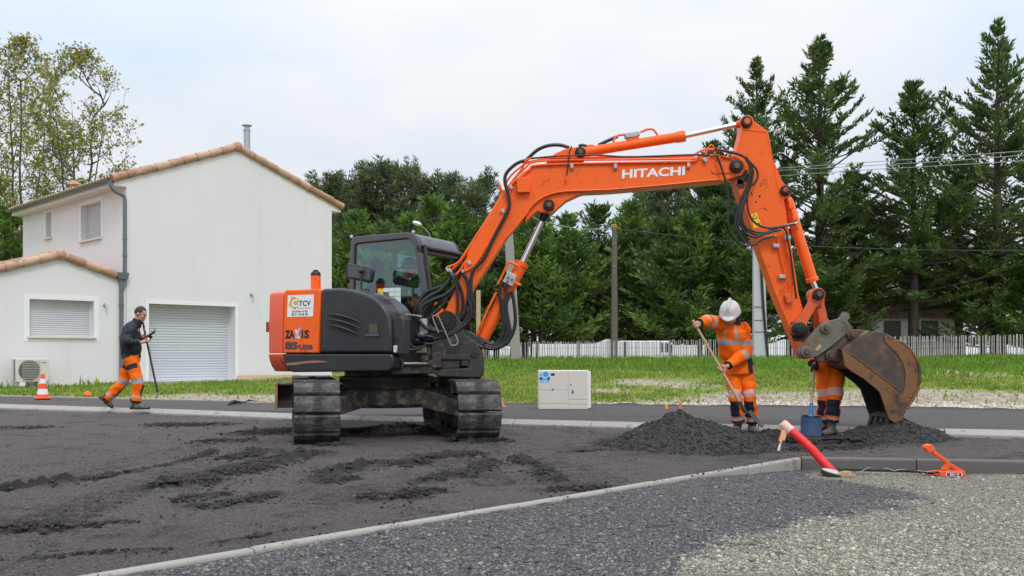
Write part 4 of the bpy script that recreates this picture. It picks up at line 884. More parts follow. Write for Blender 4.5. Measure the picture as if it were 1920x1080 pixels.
mb = MB(); mb.tube([P(x, y, BY-.32) for x, y in ((822,624),(811.5,596),(815,592),(819,590.5),(822,593),(842.6,640),(846,647),(850,648),(856,646),(858.5,641),(853,626))], .0085, 8, k=3); mb.build('bent_guard', M['barrod'], exc)

# ---- boom
BN, BT = BY-.15, .30
boom_q = [(834,583),(865,519),(878,473),(920,400),(938,370),(948,357),(960,343),(979,324),(996,312),(1014,308),(1072,305),(1151,303.5),(1291,300),(1340,295),(1368,293),(1380,292.5),(1393,298),(1398,308),(1397,320),(1390,329),(1376,333),(1355,339),(1326,341),(1240,349),(1148,357),(1110,359),(1060,360.5),(1034,365),(1016,372),(1004,381),(995,391),(985,406),(954,440),(888,541),(864,590),(856,606),(846,613),(836,611)]
mb = MB(); mb.prism([P(x, y, BN) for x, y in boom_q], V(0, BT, 0)); boom = mb.build('boom', M['orange'], exc, bevel=.007)
def onp(name, pts, Y, th, mat, parent, bev=.004, mb=None):
    mb = MB(); mb.prism([P(x, y, Y) for x, y in pts], V(0, th, 0)); return mb.build(name, mat, parent, bevel=bev)
onp('cylinder_lug', [(986,404),(999,386),(1015,371),(1060,359),(1108,357),(1087,364),(1063,375),(1048,388),(1038,398),(1030,401),(1020,399),(1008,395),(996,405),(985,417)], BN+.035, BT-.07, M['orange'], boom)
# raised seam where the lug plate meets the box, and the plate round the tip pin
mb = MB(); mb.tube([P(x, y, BN) for x, y in ((950,445),(985,404),(995,389),(1006,378),(1018,370),(1036,363),(1060,358.5),(1110,356.5),(1148,355),(1240,347),(1326,338.5),(1350,337))], .008, 6, k=3); mb.build('weld_seam', M['orange'], boom)
onp('tip_plate', [(1340,308),(1372,303),(1384,302),(1390,308),(1390,318),(1384,324),(1372,324),(1340,326),(1333,322),(1332,314)], BN-.012, .013, M['orange'], boom, .005)
def pin(px, py, Y, r, parent, n0='pin', m1='pinblk', m2='pin', depth=.05):
    c = P(px, py, Y); mb = MB(); mb.lathe([(r*.6, .0), (r, .0), (r, -depth*.6), (r*.85, -depth*.75), (r*.6, -depth*.75)], c, (0,1,0), 22); o = mb.build(n0, M[m1], parent)
    mb = MB(); mb.lathe([(r*.55, 0), (r*.55, -depth*1.1), (r*.45, -depth*1.25)], c, (0,1,0), 6 if m2 == 'pin' else 16); mb.build('pin_head', M[m2], o); return o
pin(1380, 312, BN-.01, .078, boom); pin(1029, 385, BN+.03, .065, boom)
tb = P(1166, 334.9, BN); tr_ = P(1283.5, 328.6, BN)-tb
text_ob('lettering', 'HITACHI', tb, tr_, V(.05, 0, 1), tr_.length, 16.8/F*BN, M['white'], boom, bold=.028)
mb = MB(); mb.prism([P(x, y, BN-.07) for x, y in ((968,333),(994,331),(994,360),(970,361))], V(0,.08,0)); mb.build('lamp_box', M['orange'], boom, bevel=.006)
for x0, y0 in ((1072,306),(1154,306),(1291,304)):
    mb = MB(); mb.prism([P(x0-3.5, y0+12, BN-.025), P(x0+3.5, y0+12, BN-.025), P(x0+3.5, y0, BN-.025), P(x0-3.5, y0, BN-.025)], V(0,.03,0)); cl = mb.build('pipe_clamp', M['orange'], boom, bevel=.004)
    mb = MB(); mb.prism([P(x0-2.5, y0+9, BN-.035), P(x0+3, y0+9, BN-.035), P(x0+3, y0+1, BN-.035), P(x0-2.5, y0+1, BN-.035)], V(0,.012,0)); mb.build('clamp_nut', M['steel'], cl, bevel=.003)
for x0, y0 in ((958,351),(943,396),(880,493),(1322,300)):
    mb = MB(); R_ = Matrix.Rotation(.9, 3, 'Y'); mb.box(P(x0, y0, BN-.03), (.05,.03,.035), R_); mb.build('pipe_clip', M['steel'], boom, bevel=.004)
# steel pipes along the boom
def pipe(pts, Y, r=.0125, name='hydraulic_pipe', mat='orange', parent=boom, k=4, n=8):
    mb = MB(); mb.tube([P(x, y, Y if len(q_) == 0 else q_[0]) for x, y, *q_ in pts], r, n, k=k); return mb.build(name, M[mat], parent)
pipe([(1372,298),(1345,292),(1323,291),(1307,297),(1291,303),(1151,305.5),(1011,309.5),(993,318),(975,333),(958,348),(955,372),(935,420),(893,493),(866,511)], BN-.02)
pipe([(1372,288),(1350,282),(1323,280),(1306,287),(1291,293),(1180,294),(1075,295.5),(996,297),(979,311),(960,327),(949,345),(955,362),(948,385),(925,420),(880,480),(860,510),(846,520)], BN+.05)
pipe([(1330,297),(1200,299),(1080,300),(1005,303),(985,315),(965,335),(945,360),(920,400),(875,470),(858,493),(838,501)], BN+.03)
pipe([(1310,296),(1200,297),(1010,300),(975,322),(946,358),(938,350),(936,346),(941,372),(933,395),(868,484),(840,513)], BN+.09)
pipe([(1322,292),(1330,275),(1336,273),(1343,290),(1352,300)], BN-.03, .009)
# hoses on the boom
M_h = M['hose']
def hose(pts, Y, r=.018, parent=boom, name='hose'):
    return pipe(pts, Y, r, name, 'hose', parent, 5, 8)
hose([(1068,277),(1050,272),(1028,273),(1008,281),(990,297),(980,306)], BY, .021)
hose([(983,301),(970,306),(957,316),(948,328),(947,343),(953,366),(955,387),(948,404),(932,433),(919,460),(906,486),(886,509),(883,536),(884,560),(879,589),(867,608),(848,622),(824,628),(800,629),(779,626),(766,623)], BN-.06, .020)
hose([(1385,290),(1365,285),(1345,280),(1326,290),(1300,290),(1220,293),(1170,294),(1120,291),(1075,292),(1040,293),(996,297)], BN-.03, .010)
hose([(1072,274),(1068,285),(1066,300),(1064,318),(1062,332)], BN-.03, .008); mb = MB(); mb.cyl(P(1062,330,BN-.03), P(1062,339,BN-.03), .014, 8); mb.build('hose_fitting', M['orange'], boom)
# hydraulic hoses round the boom foot
for pts, Y, r in (
  ([(868,511),(877,529),(879,546),(875,572),(865,594),(850,610)], BN-.05, .022), ([(841,509),(854,531),(858,553),(858,584),(853,604),(840,616)], BN-.06, .018),
  ([(848,509),(863,539),(868,560),(866,584),(856,610)], BN-.03, .018), ([(846,522),(828,543),(806,556),(790,570),(785,596),(792,618)], BN+.02, .026),
  ([(852,538),(835,553),(812,562),(793,574),(789,596),(799,612),(812,618)], BN-.03, .024), ([(846,530),(820,540),(800,548),(786,566),(778,590),(780,612)], BN+.1, .024),
  ([(838,560),(826,577),(812,589),(803,605),(812,616),(826,618)], BN-.03, .02), ([(878,560),(884,585),(875,606),(852,624),(824,634),(795,636),(770,632),(764,640)], BN-.09, .019),
  ([(886,555),(888,580),(880,604),(858,622),(830,631),(800,634),(775,628),(764,622)], BN-.03, .018), ([(834,640),(808,645),(785,641),(768,634)], BN-.08, .017), ([(812,632),(785,627),(770,622),(762,632),(768,642)], BN-.12, .014),
  ([(785,600),(796,612),(815,620),(838,622)], BN-.14, .019), ([(764,640),(778,652),(800,648)], 11.0, .015), ([(764,652),(775,656),(790,654)], 11.0, .015), ([(830,555),(812,566),(800,588),(803,604)], BN+.06, .026), ([(850,548),(838,560),(822,570),(808,590)], BN+.05, .024), ([(858,640),(880,638),(895,646),(905,652)], BN-.05, .022)):
    hose(pts, Y, r, exc)
for x0, y0, x1, y1 in ((841,503,850,517), (836,502,846,518), (853,515,849,527), (866,506,870,516)):
    mb = MB(); mb.cyl(P(x0,y0,BN-.03), P(x1,y1,BN-.03), .015, 8); mb.build('hose_fitting', M['steel'], exc)

# ---- boom cylinder
bcl = MB(); a, b = P(980, 492, BY), P(896, 652, BY); bcl.lathe([(.05,-.005),(.082,0),(.082,.05),(.072,.06),(.072,(b-a).length-.02),(.05,(b-a).length)], a, b-a, 28); bcyl = bcl.build('boom_cylinder', M['orange'], exc)
mb = MB(); c = P(1029, 386, BY); d_ = (c-a).normalized(); mb.cyl(a, c-d_*.06, .033, 20); rod = mb.build('cylinder_rod', M['chrome'], bcyl)
mb = MB(); mb.lathe([(.09,-.08),(.09,.08)], c, (0,1,0), 20); mb.tube([c-d_*.02, c-d_*.2], [.07,.036], 14); mb.build('rod_eye', M['pinblk'], bcyl)
mb = MB(); mb.lathe([(.085,-.10),(.085,.10)], P(893,648,BY), (0,1,0), 20); mb.build('cylinder_foot', M['orange_worn'], bcyl)
mb = MB(); mb.prism([P(x, y, BY-.14) for x, y in ((952,508),(969,516),(961,538),(942,528))], V(0,.08,0)); vb = mb.build('valve', pm('valve_cast', (.42,.43,.42), .5, .4, var=.2, scale=30), bcyl, bevel=.008)
for x, y in ((953,520),(960,524),(951,528)): mb = MB(); mb.cyl(P(x,y,BY-.14), P(x,y,BY-.16), .016, 8); mb.build('valve_port', M['zinc'], vb)
pipe([(974,500),(958,492),(953,492),(944,512),(933,533)], BY-.11, .014, parent=bcyl, k=3); pipe([(931,548),(912,586),(894,630)], BY-.11, .015, parent=bcyl, k=3); pipe([(976,535),(966,530),(962,522)], BY-.12, .016, parent=bcyl, k=3)
for pts in ([(942,531),(936,548),(939.6,565),(943,589),(944,621),(935,640),(920,645),(901,635),(882,625),(872,623)], [(954,548),(949,575),(954,606),(956,628),(944,645),(925,650),(905,645),(888,632)], [(960,546),(965,577),(966,606),(959,630),(942,649),(916,653),(893,640),(880,628)], [(944,530),(950,550),(946,566),(948,600),(951,625),(940,642),(922,648)]):
    hose(pts, BY-.12, .021, bcyl)
mb = MB(); mb.prism([P(x, y, BY-.2) for x, y in ((862,612),(880,622),(903,634),(910,641),(905,648),(886,640),(862,628))], V(0,.3,0)); mb.build('foot_cover', M['grime'], sb, bevel=.01)

# ---- arm cylinder on top of the boom
a, b = P(1098, 285, BY), P(1284, 255, BY); mb = MB(); L_ = (b-a).length; mb.lathe([(.04,0),(.056,.01),(.058,L_*.9),(.066,L_*.92),(.066,L_),(.04,L_+.003)], a, b-a, 26); acyl = mb.build('arm_cylinder', M['orange'], exc)
c = P(1398, 230, BY); mb = MB(); d_ = (c-b).normalized(); mb.cyl(b, c-d_*.08, .030, 18); mb.build('cylinder_rod', M['chrome'], acyl)
mb = MB(); mb.tube([c-d_*.12, c-d_*.02], [.034,.06], 14); mb.lathe([(.07,-.09),(.07,.09)], c, (0,1,0), 20); mb.build('rod_eye', M['orange_worn'], acyl)
onp('cylinder_bracket', [(1024,305),(1040,288),(1060,279),(1083,275),(1096,276),(1102,284),(1100,293),(1094,302)], BY-.09, .18, M['orange'], acyl, .006); pin(1088, 286, BY-.09, .062, acyl)
mb = MB(); mb.prism([P(x, y, BY-.05) for x, y in ((1171,250),(1198,245),(1201,252),(1190,257),(1173,258))], V(0,.1,0)); mb.build('port_block', M['steel'], acyl, bevel=.006)
mb = MB(); mb.prism([P(x, y, BY-.04) for x, y in ((1175,257),(1197,252),(1199,260),(1190,268),(1176,262))], V(0,.08,0)); mb.build('port_bracket', M['orange'], acyl, bevel=.006)
pipe([(1201,248),(1212,243),(1222,242),(1228,246),(1233,254)], BY, .013, parent=acyl, k=3); pipe([(1150,269),(1152,260),(1160,254),(1172,252)], BY, .013, parent=acyl, k=3); hose([(1122,272),(1135,266),(1148,260),(1158,256)], BY+.02, .02, acyl); pipe([(1100,274),(1110,273),(1118,275)], BY, .014, parent=acyl, k=3)
hose([(1085,274),(1092,272),(1100,274)], BY, .018, acyl)

# ---- arm
AN, AT = BY-.12, .24
arm_q = [(1389,223),(1394,219.5),(1401,219),(1409,223),(1440,246),(1450,298),(1467,340),(1481,354),(1483,364),(1479,371),(1470,374),(1473,392),(1497,548),(1508,590),(1521,636),(1525,660),(1519,671),(1507,673),(1500,664),(1491,640),(1455,555),(1391,378),(1377,336),(1372,315),(1380,285),(1388,255),(1391,240)]
mb = MB(); mb.prism([P(x, y, AN) for x, y in arm_q], V(0, AT, 0)); arm = mb.build('arm', M['orange'], exc, bevel=.007)
mb = MB(); mb.tube([P(x, y, AN) for x, y in ((1382,286),(1390,257),(1394,246),(1404,244),(1438,247))], .008, 6, k=4); mb.build('weld_seam', M['orange'], arm)
mb = MB(); mb.tube([P(x, y, AN) for x, y in ((1438,250),(1449,300),(1462,370),(1471,385))], .006, 6, k=4); mb.build('weld_seam', M['orange'], arm)
pin(1399, 229.5, AN, .066, arm, m2='orange_worn'); pin(1472, 358, AN, .062, arm, m2='orange_worn'); pin(1497, 617, AN, .105, arm, m2='pinblk')
# grease round the big pins: blotches with a shape of their own
gm = NT('grease'); gm.L(gm.mix(gm.noise(9), (.02,.012,.01), (.06,.03,.02)), gm.b.inputs['Base Color']); gm.b.inputs['Roughness'].default_value = .5; M['grease'] = gm.m
def blotch(px, py, rpx, Y, parent, seed, n=30):
    rnd = random.Random(seed); pts = []
    for i in range(n):
        an = 2*math.pi*i/n; r = rpx*(1+.35*mnoise.noise((math.cos(an)*2+seed, math.sin(an)*2, seed))+rnd.uniform(-.06,.06)); pts.append((px+math.cos(an)*r*.9, py+math.sin(an)*r))
    mb = MB(); mb.prism([P(x, y, Y) for x, y in pts], V(0,-.0016,0)); return mb.build('grease_stain', M['grease'], parent, smooth=0)
blotch(1390, 330, 15, AN, arm, 3); blotch(1388, 345, 9, AN, arm, 5); blotch(1499, 620, 20, AN, arm, 8); blotch(1400, 233, 7, AN, arm, 2)
rnd = random.Random(6)
for i in range(26):
    x, y = rnd.gauss(1410, 16), rnd.gauss(365, 26)
    if x > 1396+(y-340)*.4: blotch(x, y, rnd.uniform(.7, 2.2), AN, arm, 20+i, 9)
wy = [(1408,403),(1418.7,398.5),(1427.5,423.5),(1413.5,429)]; st_ = onp('warning_sticker', wy, AN-.002, .002, M['yellow'], arm, 0)
mb = MB(); mb.tube([P(x, y, AN-.003) for x, y in ((1410.5,410),(1414.5,402.5),(1421,409),(1410.5,410))], .0045, 4); mb.prism([P(x, y, AN-.003) for x, y in ((1420,419),(1423.5,417),(1425.5,422),(1422,424))], V(0,-.001,0)); mb.build('warning_mark', M['ink'], st_, smooth=0)
for pts in ([(1344,291),(1353,315),(1361,342),(1366,371),(1365,402),(1367,427),(1379,449),(1394,459.5),(1414,458.5),(1433,447),(1453,443)], [(1340,279),(1365,284.6),(1390,291),(1404,305),(1407,320),(1402,348),(1390,371),(1383,394),(1379,418),(1385,439),(1398,454),(1412,458)],
  [(1398,293),(1406,307),(1408,328),(1398,357),(1387,381),(1386,406),(1398,425),(1418,435),(1441,435),(1464,431)], [(1400,297),(1410,308),(1418,317),(1421,330),(1416,342),(1407,350)], [(1409,310),(1404,340),(1402,355),(1401,379),(1404,400),(1416,418),(1437,427),(1464,425),(1490,420)],
  [(1370,284),(1392,292),(1405,310),(1404,335),(1395,365),(1386,387),(1386,414),(1398,437),(1414,444),(1429,441),(1445,431),(1464,425.5),(1474,433),(1477,453),(1482,476),(1488,520),(1493,560)], [(1360,282),(1394,294),(1407,312),(1405,340),(1397,362),(1388,390),(1383,420),(1392,446)], [(1399,300),(1412,320),(1406,352),(1396,380),(1391,405),(1400,430),(1420,440),(1440,437),(1458,430)]):
    hose(pts, AN-.10, .0125, arm)
for x0, y0, x1, y1 in ((1434,446,1455,442), (1474,423,1496,418), (1445,434,1466,430)): mb = MB(); mb.cyl(P(x0,y0,AN-.08), P(x1,y1,AN-.08), .016, 10); mb.build('hose_fitting', M['steel'], arm)
pipe([(1457,443),(1461,464),(1468,498),(1475,523),(1472,533),(1465,543)], AN-.03, .010, parent=arm, k=3); pipe([(1473,445),(1477,470),(1485,500),(1489,532),(1484,546),(1479,556)], AN-.03, .013, parent=arm, k=3)
for x, y in ((1455,461),(1466,519),(1476,446)):
    mb = MB(); mb.box(P(x,y,AN-.035), (.075,.04,.045)); o_ = mb.build('pipe_clip', M['steel'], arm, bevel=.006)
mb = MB(); mb.box(P(1478,560,AN-.03), (.07,.06,.11), Matrix.Rotation(-.3,3,'Y')); mb.build('pipe_end_block', M['orange_worn'], arm, bevel=.01)
# ---- bucket cylinder and links
CY = BY+.0; a, b = P(1475, 370, CY), P(1524, 528, CY); mb = MB(); L_ = (b-a).length; mb.lathe([(.035,0),(.05,.02),(.062,.05),(.062,L_-.05),(.072,L_-.04),(.072,L_),(.04,L_+.003)], a, b-a, 24); kc = mb.build('bucket_cylinder', M['orange'], exc)
c = P(1534, 553, CY); mb = MB(); mb.cyl(b, c, .030, 16); mb.build('cylinder_rod', M['chrome'], kc); pipe([(1477,374),(1484,392),(1492,420),(1496,428)], CY-.075, .012, parent=kc, k=2)
for x, y in ((1483,388),(1490,410)): mb = MB(); mb.box(P(x,y,CY-.08), (.05,.03,.05), Matrix.Rotation(-.3,3,'Y')); mb.build('pipe_clip', M['orange'], kc, bevel=.005)
def link(name, x0, y0, x1, y1, r, Y, th, mat):
    a, b = P(x0,y0,Y), P(x1,y1,Y); d = (b-a).normalized(); w = V(-d.z, 0, d.x); pts = []
    for i in range(9): an = math.pi*i/8; pts.append(b+(w*math.cos(an)+d*math.sin(an))*r)
    m1, m2 = lerp(a, b, .7), lerp(a, b, .3); pts += [m1-w*r*.62, m2-w*r*.62]
    for i in range(9): an = math.pi+math.pi*i/8; pts.append(a+(w*math.cos(an)+d*math.sin(an))*r)
    pts += [m2+w*r*.62, m1+w*r*.62]
    mb = MB(); mb.prism(pts, V(0,th,0)); return mb.build(name, M[mat], exc, bevel=.008)
l1 = link('bucket_link', 1534, 553, 1497, 617, .085, AN-.08, .06, 'orange_worn'); link('bucket_link', 1534, 553, 1497, 617, .085, AN+AT+.02, .06, 'orange_worn')
l2 = link('bucket_link', 1534, 553, 1548, 615, .08, AN+.0, .22, 'orange_worn'); pin(1534, 552, AN-.09, .066, l1); pin(1497, 617, AN-.09, .085, l1, m2='pinblk')
# ---- quick coupler
cq = [(1495.5,662),(1499,651),(1514,634),(1540.5,607),(1546,603.5),(1574,597),(1578,590.5),(1583,589),(1589,592),(1591,598),(1589.5,603),(1600,615),(1582,632),(1558,650),(1530,669),(1513,673),(1502,671)]
mb = MB(); mb.prism([P(x, y, BY-.19) for x, y in cq], V(0,.06,0)); cp_ = mb.build('quick_coupler', M['coupler'], exc, bevel=.008)
mb = MB(); mb.prism([P(x, y, BY+.13) for x, y in cq], V(0,.06,0)); mb.build('coupler_plate', M['coupler'], cp_, bevel=.008)
mb = MB(); mb.prism([P(x, y, BY-.125) for x, y in ((1545,640),(1560,602),(1576,598),(1596,616),(1580,630),(1550,652))], V(0,.25,0)); mb.build('coupler_core', M['coupler'], cp_, bevel=.008)
mb = MB(); mb.tube([P(x, y, BY-.19) for x, y in ((1529,668),(1556,649),(1578,630),(1588,612),(1580,600))], .012, 6, k=4); mb.build('weld_seam', M['coupler'], cp_)
pin(1547.5, 615, BY-.19, .062, cp_, m1='coupler'); pin(1511, 660, BY-.19, .066, cp_, m1='coupler')
onp('label_plate', [(1528,655),(1537,645),(1541.5,650),(1532,658.5)], BY-.193, .003, pm('brass_label', (.40,.33,.15), .5), cp_, 0)
for x, y in ((1530,637),(1512,646)): blotch(x, y, 6, BY-.191, cp_, int(x)).data.materials[0] = M['rust']
mb = MB(); mb.lathe([(.02,-.02),(.05,-.02),(.05,.02),(.02,.02)], P(1584,593,BY-.16), (0,1,0), 16); mb.build('lifting_eye', M['coupler'], cp_)
# ---- bucket
KN, KT = BY-.31, .62
bq = [(1578,655),(1626,622),(1643,620.5),(1665.5,627),(1690.5,641),(1710,659),(1722,684),(1725,704),(1721,729),(1711,749),(1700,766),(1692,790),(1686,797),(1677,793),(1667,787),(1649,734),(1638,722),(1618,707),(1599,694),(1583.6,686)]
mb = MB(); mb.prism([P(x, y, KN) for x, y in bq], V(0,.035,0)); bk = mb.build('bucket', M['bucket'], exc, bevel=.005)
mb = MB(); mb.prism([P(x, y, KN)+V(0,KT-.035,0) for x, y in bq], V(0,.035,0)); mb.build('side_plate', M['bucketin'], bk, bevel=.005)
# back shell follows the outer curve
sh = [P(x, y, KN) for x, y in bq[0:14]]; sh = catmull(sh, 3); cen = P(1650, 700, KN); ins = [p+(cen-p).normalized()*.03 for p in sh]; mb = MB()
n = len(sh); vs = [p+V(0,.03,0) for p in sh]+[p+V(0,KT-.03,0) for p in sh]+[p+V(0,.03,0) for p in ins]+[p+V(0,KT-.03,0) for p in ins]; fs = []
for k in range(n-1): fs += [(k,k+1,n+k+1,n+k), (2*n+k,2*n+k+1,3*n+k+1,3*n+k)]
mb.add(vs, fs); mb.build('shell', M['bucket'], bk)
onp('wear_plate', [(1658,631),(1667,629),(1692,643),(1709,660),(1720.5,684),(1723,704),(1719,728),(1709,747),(1692,741),(1697,722),(1698,700),(1694,683),(1683,665),(1668,650),(1659,640)], KN-.012, .012, M['rust'], bk, .004)
onp('side_cutter', [(1579,656),(1595,666),(1640,700),(1686,735),(1708,748),(1700,765),(1692,790),(1686,796),(1677,792),(1667,786),(1650,736),(1640,727),(1618,709),(1596,696),(1584,686)], KN-.014, .014, M['rust'], bk, .003)
mb = MB(); mb.tube([P(x, y, KN-.004) for x, y in ((1579,655),(1597,665),(1641,698),(1690,735))], .008, 6); mb.build('weld_seam', M['rust'], bk)
mb = MB(); mb.tube([P(x, y, KN+.0) for x, y in ((1690,641),(1710,659),(1722,684),(1725,704),(1721,729),(1711,749),(1700,766))], .018, 8, k=4); 
for i in range(len(mb.v)): q_ = Vector(mb.v[i]); mb.v[i] = tuple(q_+mnoise.noise_vector(q_*30)*.010)
mb.build('worn_rim', M['rust'], bk)
onp('bucket_ears', [(1527,668),(1545,655),(1582,627),(1592,618),(1608,617),(1629,620),(1600,640),(1578,655),(1581,678),(1546,679),(1532,677)], BY-.16, .06, M['adaptor'], bk, .008)
onp('bucket_ears', [(1527,668),(1545,655),(1582,627),(1592,618),(1608,617),(1629,620),(1600,640),(1578,655),(1581,678),(1546,679),(1532,677)], BY+.10, .06, M['adaptor'], bk, .008)
pin(1596, 628.5, BY-.165, .056, bk, m1='adaptor'); pin(1556, 666.5, BY-.165, .058, bk, m1='adaptor')
mb = MB(); mb.prism([P(x, y, KN+.03) for x, y in ((1578,655),(1582,686),(1600,693),(1629,620))], V(0,KT-.06,0)); mb.build('top_plate', M['bucket'], bk, bevel=.006)
mb = MB(); mb.prism([P(x, y, KN+.01) for x, y in ((1664,783),(1686,797),(1694,790),(1676,775))], V(0,KT-.02,0)); mb.build('cutting_edge', M['adaptor'], bk, bevel=.006)
for k in range(4):
    y_ = KN+.04+k*(KT-.12)/3; s0 = [P(x, y, KN)+V(0,y_-KN,0) for x, y in ((1667,784),(1692,789),(1686,804),(1674,824),(1664,821),(1661,805))]
    mb = MB(); mb.prism(s0, V(0,.075,0)); mb.build('tooth', M['grime'], bk, bevel=.012)

# ---- lettering on the rear side panel
def PT(x, y): return PB(x, y, RS-.0045)
def text_px(name, txt, x0, yb_, x1, h, mat, parent, bold=0, off=.003, slope=0, PT=PT, shear=0):
    a, b, c = PT(x0, yb_), PT(x1, yb_+slope), PT(x0, yb_-h); return text_ob(name, txt, a, b-a, V(0,0,1), (b-a).length, (c-a).length, mat, parent, bold, shear, off)
def quad_px(name, pts, mat, parent, off, PT=PT, th=.0006):
    mb = MB(); mb.prism([PT(x, y)-vv*off for x, y in pts], vv*-th); return mb.build(name, mat, parent, smooth=0)
stk = quad_px('company_sticker', [(540,553.8),(588.6,552),(587,593.2),(538.3,594.3)], M['white'], sc_, .001)
quad_px('logo', [(547.5,555),(560.6,560.8),(554.4,581.8),(540.6,572.5)], pm('logo_gold', (.72,.42,.03), .5, var=.25, scale=12), stk, .002)
text_px('logo_letter', 'C', 546.5, 577.5, 559.5, 17.5, pm('letter_outline', (.10,.10,.10), .5), stk, .09, .0032, -.5)  # dark printed outline behind the white letter
text_px('logo_letter', 'C', 547, 576.7, 559, 16, M['white'], stk, .06, .0042, -.5)
text_px('lettering', 'TCV', 560.5, 574, 583, 10.3, pm('letter_grey', (.05,.05,.06), .5), stk, .03, .003, -.6)
text_px('lettering', 'Travaux Publics', 557.5, 579.6, 583, 4.0, pm('letter_ochre', (.55,.25,.10), .5), stk, 0, .003, -.5)
text_px('lettering', 'Saint Hilaire de Riez', 547.5, 586, 577.5, 4.2, M['ink'], stk, .01, .003, -.6)
text_px('lettering', '02 51 54 46 38', 547, 592.2, 577, 5.0, M['ink'], stk, .02, .003, -.6)
text_px('lettering', 'ZA', 534, 635, 552.5, 16, M['ink'], sc_, .07, .002, -.3)
text_px('lettering', 'i', 565.2, 634.6, 569, 16, M['ink'], sc_, .03, .002, -.05); text_px('lettering', 'S', 570.3, 634.5, 579.8, 16, M['ink'], sc_, .05, .002, -.15)
quad_px('lettering_stroke', [(553,635),(557.5,635),(565.5,614.5),(561,614.5)], pm('letter_lavender', (.42,.40,.72), .5), sc_, .0042)
quad_px('lettering_stroke', [(558,635),(562.7,635),(557.5,618),(552.8,618)], pm('letter_cream', (.85,.72,.50), .5), sc_, .003)
pr = pm('letter_plum', (.055,.045,.06), .5)
text_px('lettering', '85', 534, 655.6, 558.5, 14.6, pr, sc_, .06, .002, -.1); text_px('lettering', 'USB', 560, 655.6, 586.8, 9.4, pr, sc_, .05, .002, -.1)
# ------------------------------------------------------------------ trees
def leaf_mat(name, dark, light, trans=.25):
    m = NT(name); o = m.obj(); c = m.mix(m.ramp(m.noise(.9, 5, .6, o), .35, .68), dark, light)
    c = m.mix(m.ramp(m.noise(7, 3, .6, o), .5, .8), c, c3(light, 1.35))
    m.L(c, m.b.inputs['Base Color']); m.b.inputs['Roughness'].default_value = .65; m.b.inputs['Specular IOR Level'].default_value = .25
    t = m.n('ShaderNodeBsdfTranslucent', {'Color': c}); x = m.n('ShaderNodeMixShader', {0: trans, 1: m.b.outputs[0], 2: t.outputs[0]})
    m.L(x.outputs[0], m.t.nodes['Material Output'].inputs['Surface']); return m.m
M['cypress'] = leaf_mat('cypress_leaf', (.050, .096, .034), (.15, .225, .062)); M['cypress_light'] = leaf_mat('young_cypress_leaf', (.066, .135, .030), (.175, .27, .052))
M['pine'] = leaf_mat('pine_needle', (.066, .104, .050), (.165, .21, .082)); M['poplar'] = leaf_mat('poplar_leaf', (.21, .22, .025), (.40, .39, .06), .5)
M['shrub'] = leaf_mat('shrub_leaf', (.06, .12, .015), (.20, .28, .04), .35)
M['bark'] = pm('dark_bark', (.055, .042, .032), .9, var=.35, scale=5); M['bark_grey'] = pm('grey_bark', (.11, .095, .075), .9, var=.3, scale=5)

def tubes_np(segs, n=5):
    """segs: list of (p0, p1, r0, r1) -> verts, quads"""
    s = np.array([[*a, *b, ra, rb] for a, b, ra, rb in segs]); p0, p1 = s[:, :3], s[:, 3:6]; d = p1-p0; d /= np.linalg.norm(d, axis=1, keepdims=True)+1e-9
    ref = np.where(np.abs(d[:, 2:3]) > .9, np.array([[1., 0, 0]]), np.array([[0, 0, 1.]])); u = np.cross(d, ref); u /= np.linalg.norm(u, axis=1, keepdims=True); w = np.cross(d, u)
    a = np.arange(n)*2*math.pi/n; ring = u[:, None]*np.cos(a)[None, :, None]+w[:, None]*np.sin(a)[None, :, None]
    v = np.concatenate([p0[:, None]+ring*s[:, 6][:, None, None], p1[:, None]+ring*s[:, 7][:, None, None]], 1)
    i = np.arange(n); f = np.stack([i, (i+1) % n, n+(i+1) % n, n+i], -1); f = f[None]+(np.arange(len(s))*2*n)[:, None, None]
    return v.reshape(-1, 3), f.reshape(-1, 4)
def leaves_np(pos, dirs, L, Wd, rs, jitter=.5, bend=.25):
    """rhombic leaf sprays along dirs"""
    n = len(pos); d = dirs+rs.normal(0, jitter, (n, 3)); d /= np.linalg.norm(d, axis=1, keepdims=True)+1e-9
    r = rs.normal(0, 1, (n, 3)); s = np.cross(d, r); s /= np.linalg.norm(s, axis=1, keepdims=True)+1e-9; k = np.cross(s, d)
    L = np.asarray(L)[:, None]; Wd = np.asarray(Wd)[:, None]
    v = np.stack([pos, pos+d*L*.45+s*Wd*.5+k*L*bend*.2, pos+d*L, pos+d*L*.45-s*Wd*.5+k*L*bend*.2], 1)
    return v.reshape(-1, 3), np.arange(4*n).reshape(-1, 4)

